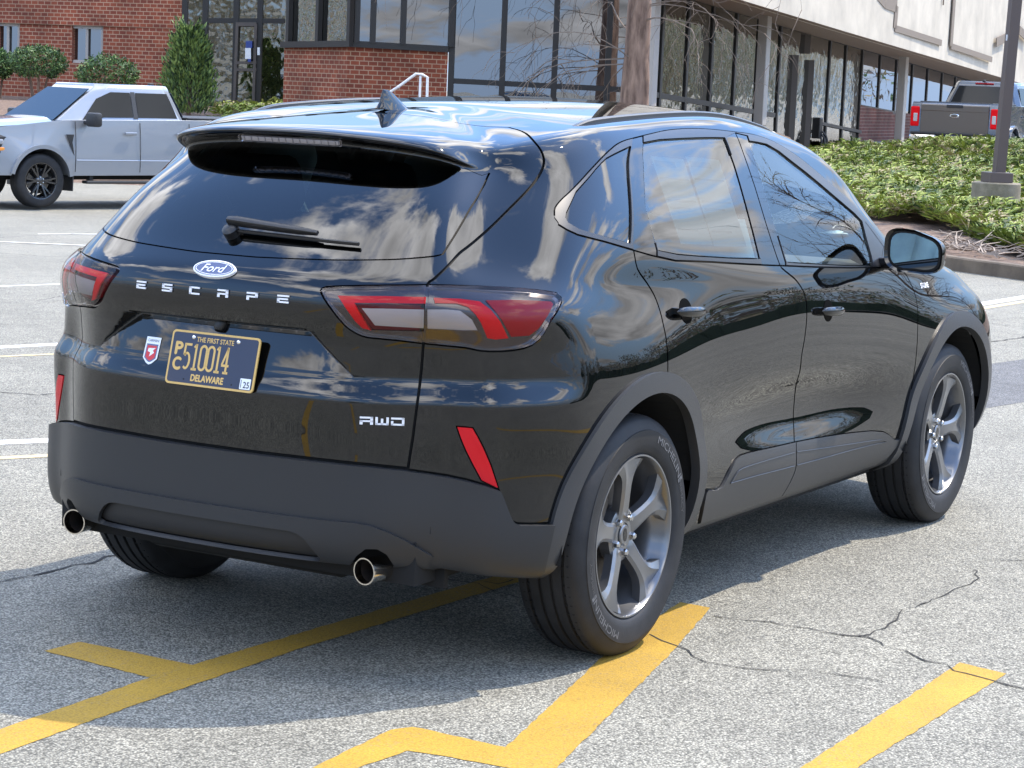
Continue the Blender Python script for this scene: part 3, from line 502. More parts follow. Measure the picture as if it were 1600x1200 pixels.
POLY['clad'] = C_['CLAD_TOP']+rev(C_['DOOR_BOT'])+rev(C_['DOOR_REARLOW'])
POLY['sill'] = C_['DOOR_BOT']+[[12.9, 3.0], [12.9, 0], [7.4, 0], [7.4, 3]]
POLY['wshield'] = C_['WSHIELD']+[[NU, C_['WSHIELD'][-1][1]], [NU, NV]]
POLY['wshield'][0] = [POLY['wshield'][0][0], NV]
POLY['hood'] = C_['HOODLINE']+[[NU, C_['HOODLINE'][-1][1]], [NU, NV], [12.3, NV], [12.6, 11]]
GAPS = [(gate_side, 0.0080), (gate_bot, 0.0087), (gate_top, 0.0058), (bgap, 0.0072), (rdrear, 0.0072), (fdf, 0.0072), (dens(C_['DOOR_BOT']), 0.0087), (C_['DOOR_REARLOW'], 0.0087),
        (dens(C_['FENDER_TOP']), 0.0058), (dens(C_['CLAD_TOP']), 0.0043), (dens(C_['TRIM_BOT']), 0.0058), (bump, 0.0058), (dens(C_['HOODLINE']), 0.0072),
        (dens(C_['GLASS']), 0.0058), (C_['LAMP_GAP'], 0.0058), (POLY['LAMP'], 0.0072), (POLY['REFLECTOR'], 0.0043), (smoothline(C_['TRIM_TOP']), 0.0043),
        (POLY['QGLASS'], 0.0043), (POLY['RGLASS'], 0.0058), (POLY['FGLASS'], 0.0058)]
def grid():
    g = []
    def block(u0, u1, nu, v0, v1, nv):
        for u in np.linspace(u0, u1, nu, endpoint=False):
            for v in np.linspace(v0, v1, nv, endpoint=False): g.append((u, v))
    block(0, 3.5, 90, 0, 3, 36); block(0, 3.5, 70, 3, 4, 12); block(0, 3.5, 130, 4, 6.2, 44); block(0, 3.5, 70, 6.2, 7, 10); block(0, 3.5, 70, 7, 10, 18); block(0, 3.5, 70, 10, 13, 36); block(0, 3.5, 70, 13, NV, 12)
    block(3.5, 6, 40, 0, 7, 56); block(3.5, 6, 40, 7, NV, 64)
    block(6, 14, 104, 0, NV, 100); block(14, NU, 28, 0, NV, 60)
    for u in np.linspace(0, NU, 200): g.append((u, NV)); g.append((u, 0))
    for v in np.linspace(0, NV, 120): g.append((0, v)); g.append((NU, v))
    for (hu, hv) in HANDLES:                      # finer round the door handles
        for a in np.linspace(-.22, .22, 23):
            for b in np.linspace(-1.0, 1.0, 25): g.append((hu+a, hv+b))
    g = np.array(g); rng = np.random.RandomState(3)
    inner = (g[:, 0] > 1e-6) & (g[:, 0] < NU-1e-6) & (g[:, 1] > 1e-6) & (g[:, 1] < NV-1e-6)
    g[inner] += rng.uniform(-1e-4, 1e-4, (inner.sum(), 2)); return g
lines = [[[0, 0], [NU, 0]], [[NU, 0], [NU, NV]], [[NU, NV], [0, NV]], [[0, NV], [0, 0]]]
ribs = []
for ln, w in GAPS:
    closed = ln[0] == ln[-1] or (abs(ln[0][0]-ln[-1][0]) < 1e-6 and abs(ln[0][1]-ln[-1][1]) < 1e-6)
    a, b = ribbon(ln, w); ribs.append((a, b, ln, w)); lines += [a.tolist(), b.tolist()]
for k in ('ARCH_R_IN', 'ARCH_R_OUT', 'ARCH_F_IN', 'ARCH_F_OUT', 'glass'): lines.append(POLY[k]+[POLY[k][0]])
for k in ('QPOST', 'BPOST', 'SAIL'): lines.append(POLY[k])
lines += [POLY['wshield'], POLY['EXH']+[POLY['EXH'][0]]]
lines += [POLY['diffuser'], POLY['inset']]
for k in ('REC_A', 'REC_B', 'REC_C', 'REC_D', 'REC_E', 'REC_T1', 'REC_T2', 'LEV1', 'LEV2'): lines.append(C_[k])
GV, GT = cutgrid(lines, grid())
cen = GV[GT].mean(1)
cls = np.full(len(GT), -1); names = []
def claim(name, mask):
    names.append(name); i = len(names)-1; m = mask & (cls < 0); cls[m] = i
inp = {k: inpoly(cen, p) for k, p in POLY.items()}
claim('hole', inp['ARCH_R_IN'] | inp['ARCH_F_IN'] | inp['EXH'])
claim('arch_r', inp['ARCH_R_OUT']); claim('arch_f', inp['ARCH_F_OUT'])
gm = np.zeros(len(GT), bool)
for a, b, ln, w in ribs:
    lo = np.minimum(a.min(0), b.min(0)); hi = np.maximum(a.max(0), b.max(0)); idx = np.where((cen >= lo-1e-6).all(1) & (cen <= hi+1e-6).all(1))[0]
    if not len(idx): continue
    c = cen[idx]; hit = np.zeros(len(idx), bool)
    for i in range(len(a)-1): 
        q = np.array([a[i], a[i+1], b[i+1], b[i]]); sel = (c >= q.min(0)).all(1) & (c <= q.max(0)).all(1)
        if sel.any(): s = np.where(sel)[0]; hit[s] |= inpoly(c[s], q)
    gm[idx[hit]] = True
claim('gap', gm)
claim('lamp_out', inp['LAMP'] & ~inp['gate']); claim('lamp_in', inp['LAMP'])
claim('reflector', inp['REFLECTOR']); claim('glass', inp['glass'])
claim('qglass', inp['QGLASS']); claim('rglass', inp['RGLASS']); claim('fglass', inp['FGLASS']); claim('post_q', inp['QPOST'] & inp['trim']); claim('post_b', inp['BPOST'] & inp['trim'])
claim('sail', inp['SAIL']); claim('trim', inp['trim']); claim('wshield', inp['wshield'])
claim('clad_r', inp['clad'] & inp['rdoor']); claim('clad_f', inp['clad'] & inp['fdoor']); claim('sill', inp['sill'])
claim('inset', inp['inset']); claim('diffuser', inp['diffuser'] & inp['bumper']); claim('bumper', inp['bumper']); claim('gate', inp['gate']); claim('rdoor', inp['rdoor']); claim('fdoor', inp['fdoor'])
claim('hood', inp['hood'] & (cen[:, 0] > 12.4)); claim('fender', (cen[:, 0] > 12.55) & (cen[:, 1] < 9.2)); claim('body', np.ones(len(GT), bool))
def sel(n): return GT[cls == names.index(n)]
# ---------------------------------------------------------------- the black car
mat('satin_trim', (.022, .022, .024), .30)
mat('grey_cladding', (.019, .0195, .021), .42, spec=.45, bump=.12, bump_scale=700)
mat('inset_plastic', (.012, .012, .013), .5); mat('flare_plastic', (.034, .035, .037), .38, spec=.5, bump=.1, bump_scale=700)
mat('gap_black', (.002, .002, .002), .8)
mat('gloss_black', (.004, .004, .005), .03, ior=1.6)
mat('cup_shade', (.002, .002, .002), .8, spec=.05); mat('wheel_well', (.006, .006, .006), .9)
mat('chrome', (.82, .82, .82), .06, metal=1); mat('tip_steel', (.62, .58, .52), .16, metal=1); mat('tip_inside', (.035, .028, .024), .55, metal=.6)
mat('white_mark', (.78, .78, .80), .35); mat('grey_mark', (.30, .30, .31), .5)
mat('lamp_red', (.36, .002, .006), .35, spec=.2); mat('lamp_bright', (.74, .002, .007), .35, spec=.15); mat('lamp_deep', (.12, .001, .004), .4, spec=.2)
mat('lamp_white', (.46, .46, .47), .25, metal=.25); mat('lamp_dark', (.012, .0015, .0025), .25, coat=1); mat('reflector_red', (.55, .002, .008), .3, spec=.3, bump=.3, bump_scale=500)
mat('plate_blue', (.009, .014, .042), .35, coat=.3); mat('plate_gold', (.62, .40, .12), .4); mat('tag_white', (.75, .78, .8), .4); mat('plate_ink', (.01, .012, .03), .4)
mat('badge_blue', (.010, .045, .16), .2, coat=1); mat('badge_red', (.55, .03, .04), .4)
mat('tyre', (.018, .018, .019), .62, spec=.35, noise_amt=.35, noise_scale=9, bump=.05, bump_scale=200); mat('tyre_mark', (.13, .13, .133), .6); mat('tyre_relief', (.05, .05, .052), .5)
mat('alloy', (.165, .168, .175), .28, metal=.72, coat=.7, coat_rough=.12); mat('brake_iron', (.10, .09, .08), .45, metal=.8); mat('lug', (.5, .5, .5), .2, metal=1)
mat('mirror_glass', (.42, .46, .50), .01, metal=1)
mat('cabin_black', (.012, .012, .013), .7); mat('seat_cloth', (.035, .037, .04), .85); mat('seat_cover', (.70, .80, .76), .45, noise_amt=.12, noise_scale=14); mat('headliner', (.30, .30, .29), .9)
mat('paper', (.62, .68, .64), .7); mat('paper_ink', (.42, .47, .45), .7); mat('wiper_black', (.008, .008, .009), .38)
glass('privacy_glass', (.035, .045, .045), ior=1.55, boost=.015); glass('rear_door_glass', (.34, .42, .42), ior=1.6, boost=.03)
glass('door_glass', (.90, .98, .94), ior=1.5, boost=.01); glass('lens_clear', (.88, .84, .84), ior=1.33)
CARNAME = 'black_suv'
suv = thing(CARNAME, 'glossy black compact SUV parked in the foreground with its tail toward us', 'car')
PN = 'black_paint'
lab = {}
for n, nm, m, off, sk, mir in (
    ('gate', 'tailgate', PN, 0, .014, 'join'), ('body', 'body_shell', PN, 0, .014, 'join'), ('rdoor', 'rear_door', PN, 0, .014, 'copy'), ('fdoor', 'front_door', PN, 0, .014, 'copy'),
    ('fender', 'front_fender', PN, 0, .014, 'copy'), ('hood', 'bonnet', PN, 0, .014, 'join'), ('bumper', 'rear_bumper', 'grey_cladding', .024, .024, 'join'),
    ('diffuser', 'bumper_diffuser', 'grey_cladding', .036, .013, 'join'), ('inset', 'diffuser_inset', 'inset_plastic', .018, .004, 'join'),
    ('arch_r', 'wheel_arch_trim', 'flare_plastic', .013, .03, 'copy'), ('arch_f', 'wheel_arch_trim', 'flare_plastic', .013, .03, 'copy'), ('sill', 'sill_trim', 'flare_plastic', .0, .015, 'copy'),
    ('glass', 'rear_window', 'privacy_glass', -.001, .006, 'join'), ('wshield', 'windscreen', 'door_glass', -.002, .004, 'join')):
    T = sel(n)
    if len(T): lab[n] = make_panel(nm, GV, T, m, suv, off, sk, mir)
def sub(n, nm, m, off, sk, par, key=None):
    T = sel(n)
    if not len(T): return
    a = make_panel(nm, GV, T, m, suv, off, sk, 'copy')
    for i in (0, 1): a[i].parent = par[i] if isinstance(par, list) else par
    lab[key or n] = a
sub('clad_r', 'door_cladding', 'flare_plastic', .007, .02, lab['rdoor']); sub('clad_f', 'door_cladding', 'flare_plastic', .007, .02, lab['fdoor'])
sub('rglass', 'window', 'rear_door_glass', -.004, .004, lab['rdoor']); sub('fglass', 'window', 'door_glass', -.004, .004, lab['fdoor'])
sub('qglass', 'quarter_window', 'privacy_glass', -.004, .004, suv); sub('trim', 'window_trim', 'satin_trim', .002, .008, suv)
sub('post_q', 'window_post', 'gloss_black', -.001, .008, suv); sub('post_b', 'window_post', 'gloss_black', -.001, .008, suv); sub('sail', 'mirror_sail', 'satin_trim', .001, .008, suv)
sub('reflector', 'reflector', 'reflector_red', .002, .01, suv)
sub('lamp_out', 'tail_lamp', 'lens_clear', .006, .012, suv); sub('lamp_in', 'tailgate_lamp', 'lens_clear', .006, .012, suv)
# inside of the lamps: reflector bowls 10 mm under the lens
lg = []
for k in ('LAMP_RED_IN', 'LAMP_DARK_IN', 'LAMP_WHITE_IN', 'LAMP_RED_OUT', 'LAMP_WHITE_OUT', 'LAMP_RED_SIDE'): lg.append(POLY[k])
lg += [POLY['LAMP'], C_['LAMP_GAP']]
u0 = min(p[0] for p in POLY['LAMP']); u1 = max(p[0] for p in POLY['LAMP']); v0 = min(p[1] for p in POLY['LAMP']); v1 = max(p[1] for p in POLY['LAMP'])
g2 = [(u0+(u1-u0)*i/60+.001*math.sin(j*7), v0+(v1-v0)*j/26) for i in range(61) for j in range(27)]
LV, LT = cutgrid(lg, g2, mind=.008); lc = LV[LT].mean(1)
li = {k: inpoly(lc, POLY[k]) for k in ('LAMP', 'LAMP_RED_IN', 'LAMP_DARK_IN', 'LAMP_WHITE_IN', 'LAMP_RED_OUT', 'LAMP_WHITE_OUT', 'LAMP_RED_SIDE')}
ing = inpoly(lc, POLY['gate']); done = ~li['LAMP']
for k, nm, m, off, top in (('LAMP_WHITE_IN', 'reversing_lens', 'lamp_white', -.010, 1), ('LAMP_WHITE_OUT', 'indicator_lens', 'lamp_white', -.010, 0), ('LAMP_RED_IN', 'light_bar', 'lamp_bright', -.003, 1),
                          ('LAMP_RED_OUT', 'light_bar', 'lamp_bright', -.003, 0), ('LAMP_RED_SIDE', 'side_lens', 'lamp_red', -.004, 0), ('LAMP_DARK_IN', 'lamp_bowl', 'lamp_deep', -.014, 1)):
    q = li[k] & ~done; done |= q
    if q.any():
        a = make_panel(nm, LV, LT[q], m, suv, off, .010, 'copy')
        for i in (0, 1): a[i].parent = lab['lamp_in' if top else 'lamp_out'][i]
for flag, key in ((True, 'lamp_in'), (False, 'lamp_out')):
    q = ~done & (ing == flag)
    a = make_panel('lamp_back', LV, LT[q], 'lamp_dark', suv, -.008, .012, 'copy')
    for i in (0, 1): a[i].parent = lab[key][i]
# dark seams under the panel gaps
gb = MB()
for a, b, ln, w in ribs:
    L = np.array(ln, float)
    if len(L) < 2: continue
    a2, b2 = ribbon(ln, w*3.5)
    A, NA = surf(np.clip(a2[:, 0], 0, NU-1e-6), np.clip(a2[:, 1], 0, NV-1e-6)); B, NB = surf(np.clip(b2[:, 0], 0, NU-1e-6), np.clip(b2[:, 1], 0, NV-1e-6))
    A = A-NA*.0135; B = B-NB*.0135; n = len(A)
    for s in (1, -1):
        Q = np.vstack([A, B])*np.array([1, s, 1])
        gb.add([tuple(q) for q in Q], [(i, i+1, n+i+1, n+i) for i in range(n-1)])
gb.build('panel_gap', 'gap_black', suv)
# surface helper: point and normal nearest to a position on the right-hand half
_su, _sv = np.meshgrid(np.linspace(0, NU-1e-6, 361), np.linspace(0, NV-1e-6, 226), indexing='ij'); _SP = surf(_su, _sv, normal=False)
def snear(P, w=(1, 1, 1)):
    d = (((_SP-np.array(P))*np.array(w))**2).sum(-1); k = np.unravel_index(d.argmin(), d.shape); q = np.array([_su[k], _sv[k]])
    for _ in range(8):
        h = 1e-3; a = np.clip(q, 0, [NU-1e-3, NV-1e-3]); P0 = surf(a[0], a[1], normal=False)
        J = np.stack([(surf(a[0]+h, a[1], normal=False)-P0)/h, (surf(a[0], a[1]+h, normal=False)-P0)/h], -1)*np.array(w)[:, None]
        q = a+np.clip(np.linalg.lstsq(J, (np.array(P)-P0)*np.array(w), rcond=None)[0], -.1, .1)
    q = np.clip(q, 0, [NU-1e-3, NV-1e-3]); P0, N0 = surf(q[0], q[1]); return Vector(P0), Vector(N0)
def rearpt(y, z, off=0):
    """point on the tail at sideways y (either side) and height z"""
    P, N = snear((-.85, -abs(y), z), (.05, 1, 1))
    if y > 0: P.y *= -1; N.y *= -1
    return P+N*off, N
# ---- wheels
def spoke_geo():
    st = [(.030, .030, -.045), (.055, .034, -.034), (.085, .031, -.027), (.12, .0285, -.022), (.15, .0295, -.018), (.175, .036, -.014), (.195, .050, -.011), (.213, .070, -.008), (.231, .090, -.006)]
    V = []; F = []; k = 7
    prof = [(-1, -.034), (-1, -.007), (-.62, 0), (0, .0), (.62, 0), (1, -.007), (1, -.034)]
    for r, w, d in st:
        for a, b in prof:
            dd = d+b
            if abs(a) < .1: dd -= max(0, (r-.16))*.20          # pocket where the spoke forks at the rim
            V.append((r*math.cos(a*w/r*.96), r*math.sin(a*w/r*.96), dd))
    for i in range(len(st)-1):
        for j in range(k-1): F.append((i*k+j, (i+1)*k+j, (i+1)*k+j+1, i*k+j+1))
        F.append((i*k+k-1, (i+1)*k+k-1, (i+1)*k, i*k))
    return V, F
def wheel(parent, loc, side, rot, letters=True, steer=0, tyre_r=.360, rim_r=.2435, width=.226, alloy='alloy', detail=True):
    """local +z is the outer face"""
    T = Matrix.Translation(loc) @ Matrix.Rotation(steer, 4, 'Z') @ Matrix.Rotation(R(90)*(1 if side < 0 else -1), 4, 'X') @ Matrix.Rotation(rot, 4, 'Z')
    w = bpy.data.objects.new('wheel', None); COL.objects.link(w); w.parent = parent; w.matrix_world = T; w.empty_display_size = .1
    h = width/2
    ty = MB(); sw = tyre_r-rim_r
    prof = [(rim_r-.008, h-.030), (rim_r+.002, h-.014), (rim_r+.012, h-.006), (rim_r+.03, h-.001), (rim_r+.5*sw, h+.002), (rim_r+.62*sw, h+.0015), (rim_r+.63*sw, h-.0015), (tyre_r-.032, h-.006), (tyre_r-.018, h-.013), (tyre_r-.008, h-.022)]
    tread = [(tyre_r-.003, h-.034)]
    for gx in (.058, .019, -.019, -.058):
        g0 = gx*width/.226
        tread += [(tyre_r-.0005, g0+.006), (tyre_r-.009, g0+.0045), (tyre_r-.009, g0-.0045), (tyre_r-.0005, g0-.006)]
    tread += [(tyre_r-.003, -h+.034)]
    ty.lathe(prof+tread+[(r, -z) for r, z in prof[::-1]], 120)
    # shoulder sipes
    for i in range(72):
        a = 2*math.pi*i/72
        for s in (1, -1):
            q = Matrix.Rotation(a+(.02 if s < 0 else 0), 4, 'Z')
            ty.box((tyre_r-.0032, 0, s*(h-.046)), (.003, .0036, .022), T=q, mi=1)
            ty.box((0, 0, 0), (.003, .0036, .018), T=q @ Matrix.Translation((tyre_r-.0120, 0, s*(h-.0235))) @ Matrix.Rotation(R(-42)*s, 4, 'Y'), mi=1)
    mat_t = ty.build('tyre', ['tyre', 'gap_black'], w); autosmooth(mat_t, 28)
    if letters:
        lt = MB()
        def arc_text(txt, r, a0, span, hh, mi):
            V, F, W, H = text_geo(txt); P = []
            for v in V:
                a = a0-(v[0]/W)*span; q = r+(v[1]/H-.5)*hh; P.append((q*math.cos(a), q*math.sin(a), h+.0026))
            lt.add(P, F, None, mi)
        for a0 in (R(70)-rot, R(250)-rot):
            lt = MB(); arc_text('MICHELIN', rim_r+.45*sw, a0, R(40), .022, 0)
            # light block at the end of the name
            P = []; n = 6
            for i in range(n+1):
                a = a0-R(41)-R(2.2)*i/n
                P += [((rim_r+.45*sw-.013)*math.cos(a), (rim_r+.45*sw-.013)*math.sin(a), h+.0026), ((rim_r+.45*sw+.013)*math.cos(a), (rim_r+.45*sw+.013)*math.sin(a), h+.0026)]
            lt.add(P, [(2*i, 2*i+1, 2*i+3, 2*i+2) for i in range(n)], None, 0); lt.build('sidewall_lettering', ['tyre_mark', 'tyre_relief'], mat_t)
        for a0 in (R(208)-rot, R(28)-rot): lt = MB(); arc_text('PRIMACY', rim_r+.42*sw, a0, R(22), .014, 1); lt.build('sidewall_lettering', ['tyre_mark', 'tyre_relief'], mat_t)
    rm = MB()
    rm.lathe([(rim_r-.002, h-.022), (rim_r+.001, h-.016), (rim_r-.001, h-.010), (rim_r-.006, h-.010), (rim_r-.010, h-.016), (rim_r-.013, h-.030), (rim_r-.024, h-.060), (rim_r-.036, h-.10), (rim_r-.036, -h+.02), (rim_r-.01, -h+.01)], 96)
    V, F = spoke_geo()
    off = h-.012
    for i in range(5):
        rm.add(V, F, Matrix.Rotation(2*math.pi*i/5, 4, 'Z') @ Matrix.Translation((0, 0, off)) @ Matrix.Diagonal((rim_r/.2435, rim_r/.2435, 1, 1)))
    rm.lathe([(.0, off-.040), (.034, off-.040), (.036, off-.036), (.070, off-.037), (.082, off-.042), (.082, off-.075), (0, off-.075)], 48)
    ro = rm.build('rim', alloy, w); autosmooth(ro, 30)
    cp = MB(); cp.lathe([(0, off-.030), (.027, off-.030), (.0305, off-.033), (.0305, off-.045)], 32); co = cp.build('centre_cap', 'alloy', w); autosmooth(co, 40)
    ov = MB(); ov.add([(.020*math.cos(a*math.pi/12), .0125*math.sin(a*math.pi/12), off-.0290) for a in range(24)], [tuple(range(24))]); ov.build('badge', 'gloss_black', co)
    for i in range(5):
        a = 2*math.pi*(i+.5)/5
        lu = MB(); lu.lathe([(.0, off-.022), (.0075, off-.022), (.0105, off-.026), (.0115, off-.045)], 6, T=Matrix.Translation((.054*math.cos(a), .054*math.sin(a), 0)))
        lu.lathe([(.017, off-.0365), (.0165, off-.0425), (.012, off-.0425)], 16, T=Matrix.Translation((.054*math.cos(a), .054*math.sin(a), 0)), mi=1)
        lu.build('lug_nut', ['lug', 'gap_black'], w)
    br = MB(); br.lathe([(0, off-.085), (.155, off-.085), (.155, off-.105), (0, off-.105)], 48); br.lathe([(.0, off-.078), (.078, off-.078), (.078, off-.09)], 32)
    b = br.build('brake_disc', 'brake_iron', w); autosmooth(b, 30)
    ca = MB(); ca.box((0, .135, off-.09), (.14, .07, .07), bev=.012); ca.box((0, .12, off-.14), (.16, .09, .05), bev=.012)
    k = ca.build('brake_caliper', 'lamp_white' if False else 'brake_iron', w); k.matrix_parent_inverse = Matrix.Rotation(-rot+R(60), 4, 'Z')
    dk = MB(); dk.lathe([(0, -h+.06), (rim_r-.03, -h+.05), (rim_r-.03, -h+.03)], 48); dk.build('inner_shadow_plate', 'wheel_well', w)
    return w
WY = -.793
wheel(suv, (0, WY, .357), -1, R(96)); wheel(suv, (2.71, WY, .357), -1, R(76)); wheel(suv, (0, -WY, .357), 1, R(20), False); wheel(suv, (2.71, -WY, .357), 1, R(50), False)
# ---- wheel wells, underbody
for cx in (0, 2.71):
    for s in (-1, 1):
        ww = MB(); n = 28; V = []; A = [R(14)+R(168)*i/n for i in range(n+1)]
        for a in A:
            for yy in (.895, .56): V.append((cx+.445*math.cos(a), s*yy, .355+.445*math.sin(a)))
        ww.add(V, [(2*i, 2*i+1, 2*i+3, 2*i+2) for i in range(n)])
        ww.add([(cx+.445*math.cos(a), s*.56, .355+.445*math.sin(a)) for a in A], [tuple(range(n+1))])
        ww.build('wheel_well_liner', 'wheel_well', suv)
ub = MB(); ub.box((1.35, 0, .285), (1.85, 1.50, .09)); ub.box((-.55, 0, .36), (.45, 1.25, .12)); ub.box((3.3, 0, .30), (.35, 1.3, .08))
ub.tube([(-.55, .50, .33), (0.2, .35, .30), (1.5, .2, .28)], .03); ub.box((0, 0, .33), (.14, 1.3, .10)); ub.box((2.71, 0, .30), (.3, 1.2, .12)); ub.box((-.45, .1, .30), (.28, .75, .14), bev=.04)
ub.build('underbody', 'wheel_well', suv)
# ---- exhaust tips
for s in (-1, 1):
    ex = MB(); T = Matrix.Translation((-.848, s*.512, .338)) @ Matrix.Rotation(R(s*7), 4, 'Z') @ Matrix.Rotation(R(-90), 4, 'Y') @ Matrix.Diagonal((.88, .88, 1, 1))
    ex.lathe([(.037, -.20), (.0405, -.02), (.0425, 0), (.0425, .004), (.0385, .004), (.0375, 0), (.0365, -.02)], 40, T=T)
    ex.lathe([(.0365, -.02), (.030, -.05), (.027, -.14), (0, -.14)], 40, T=T, mi=1)
    e = ex.build('exhaust_tip', ['tip_steel', 'tip_inside'], suv); autosmooth(e, 40)
    ho = MB(); ho.box((-.66, s*.525, .38), (.02, .26, .20)); ho.box((-.70, s*.525, .455), (.10, .26, .02)); ho.build('exhaust_cutout', 'wheel_well', suv)
# ---- roof antenna
an = MB(); sec = [(-.155, .0, .030), (-.13, .012, .030), (-.075, .035, .024), (-.02, .055, .015), (.0, .062, .010)]
V = []; nn = 10
px_ = [(.13, .004, .024), (.09, .022, .031), (.05, .042, .028), (.012, .060, .020), (-.02, .069, .015), (-.055, .070, .013), (-.062, .045, .019), (-.064, .025, .026), (-.070, .004, .036)]
for x, zt, w in px_:
    V += [(x, -w, 0), (x, -w*.55, zt*.45), (x, -w*.18, zt*.93), (x, 0, zt), (x, w*.18, zt*.93), (x, w*.55, zt*.45), (x, w, 0)]
F = [(i*7+j, i*7+j+1, (i+1)*7+j+1, (i+1)*7+j) for i in range(len(px_)-1) for j in range(6)]+[tuple(range(7)), tuple((len(px_)-1)*7+j for j in range(7))[::-1]]
P, N = snear((-.02, 0, 1.57)); an.add(V, F, Matrix.Translation(P-Vector((0, 0, .002))) @ Matrix.Rotation(R(3), 4, 'Y') @ Matrix.Diagonal((.86, .9, .86, 1)))
autosmooth(an.build('roof_antenna', PN, suv), 60)
# ---- roof rails
for s in (-1, 1):
    pts = []
    for i in range(37):
        x = -.04+1.72*i/36; P, N = snear((x, -.585+.0*x, 1.6), (1, 1, .1)); e = min(1, i/5, (36-i)/5); e = e*e*(3-2*e)
        pts.append(Vector((P.x, s*abs(P.y), P.z))+Vector((0, 0, -.014+.019*e)))
    rl = MB(); rl.sweep(pts, [(-.011, -.008), (-.011, .002), (-.007, .006), (.005, .006), (.011, .002), (.012, -.008)], scale=[.55+.45*min(1, i/5, (36-i)/5) for i in range(37)])
    o = rl.build('roof_rail', 'satin_trim', suv); autosmooth(o, 50)
# ---- door mirrors
for s in (-1, 1):
    mm = MB(); V = []; F = []; na, nb = 28, 12
    for j in range(nb+1):
        t = j/nb; x = .085-.145*t if False else (.0+.135*(1-t)); 
        k = math.sin(min(1, (t*1.0))*math.pi/2)**.55 if t > 0 else 0
        for i in range(na):
            a = 2*math.pi*i/na; ca, sa = math.cos(a), math.sin(a)
            e = 2/3.4; yy = abs(ca)**e*(1 if ca > 0 else -1); zz = abs(sa)**e*(1 if sa > 0 else -1)
            hh = .073+(.008 if yy > 0 else -.006*yy*yy); V.append((x, yy*.118*k, zz*hh*k+.010*yy))
    F = [(j*na+i, j*na+(i+1) % na, (j+1)*na+(i+1) % na, (j+1)*na+i) for j in range(nb) for i in range(na)]
    T = Matrix.Translation((1.905, s*1.005, 1.122)) @ Matrix.Diagonal((1, -s, 1, 1)) @ Matrix.Rotation(R(-8), 4, 'Z')
    mm.add(V, F, T); b = nb*na
    rim = [Vector(V[b+i]) for i in range(na)]
    mm.add([tuple(v) for v in rim]+[(v.x+.012, v.y*.90, v.z*.88) for v in rim], [(i, (i+1) % na, na+(i+1) % na, na+i) for i in range(na)], T)
    mo = mm.build('door_mirror', PN, suv); autosmooth(mo, 45)
    gl = MB(); gl.add([(v.x+.010, v.y*.90+.0, v.z*.88) for v in rim], [tuple(range(na))], T); gl.build('mirror_glass', 'mirror_glass', mo)
    gr = MB(); gr.add([(v.x+.0095, v.y*.91, v.z*.89) for v in rim]+[(v.x+.0092, v.y*.83, v.z*.80) for v in rim], [(i, (i+1) % na, na+(i+1) % na, na+i) for i in range(na)], T); gr.build('mirror_surround', 'gap_black', mo)
    st = MB(); st.add(*(lambda: (lambda q: (q.v, q.f))(MB().box((0, 0, 0), (.075, .12, .045), bev=.012)))(), T=Matrix.Translation((1.975, s*.905, 1.075)) @ Matrix.Rotation(R(8*s), 4, 'X')); autosmooth(st.build('mirror_foot', 'gloss_black', mo), 40)
# ---- door handles
for (hx, hz), door in zip(HXZ, ('rdoor', 'fdoor')):
    for s in (0, 1):
        P, N = snear((hx, -.93, hz), (1, .05, 1)); y0 = P.y-.016-.004
        V = []; F = []; na = 12; nb = 16
        for j in range(nb+1):
            t = j/nb*2-1; x = t*.098; k = (1-abs(t)**3.2)**.5 if abs(t) < 1 else .0
            bow = .012*(1-t*t)
            for i in range(na):
                a = 2*math.pi*i/na; V.append((x, -bow-.013*math.cos(a)*max(k, .02), .0165*math.sin(a)*max(k, .02)-.016*t*.3))
        F = [(j*na+i, j*na+(i+1) % na, (j+1)*na+(i+1) % na, (j+1)*na+i) for j in range(nb) for i in range(na)]
        T = Matrix.Translation((hx, y0+.002, hz)); 
        if s: T = Matrix.Diagonal((1, -1, 1, 1)) @ T
        cp_ = MB(); cp_.add([(hx+.042*math.cos(a*math.pi/14), 0, hz+.038*math.sin(a*math.pi/14)) for a in range(28)], [tuple(range(28))]); cv = [snear((q[0], -.93, q[2]), (1, .02, 1)) for q in cp_.v]; cc0 = snear((hx, -.93, hz), (1, .02, 1)); cp_ = MB(); sg = -1 if s else 1; cp_.add([tuple(Vector((p+n_*.0012).to_tuple())*1) if not s else ((p+n_*.0012).x, -(p+n_*.0012).y, (p+n_*.0012).z) for p, n_ in cv+[cc0]], [(k, (k+1) % 28, 28) for k in range(28)]); cp_.build('cup_shade_disc', 'cup_shade', lab[door][s])  # flat disc on the door; the shade of a deep cup is painted black
        h = MB(); h.add(V, F, T); h.box((-.075, .012, .006), (.03, .03, .018), T=T); h.box((.075, .012, -.004), (.03, .03, .018), T=T)
        o = h.build('handle', PN, lab[door][s]); autosmooth(o, 60)
# ---- grooves in the door cladding
for key, door in (('GROOVE_R', 'clad_r'), ('GROOVE_R2', 'clad_r'), ('GROOVE_F', 'clad_f'), ('GROOVE_F2', 'clad_f')):
    L = np.array(dens(smoothline(C_[key]))); P, N = surf(L[:, 0], L[:, 1]); P = P+N*.0085
    for s in (0, 1):
        Q = P*np.array([1, 1 if s == 0 else -1, 1]); g = MB(); g.tube([tuple(q) for q in Q], .0016, 6)
        g.build('moulding_line', 'satin_trim', lab[door][s])
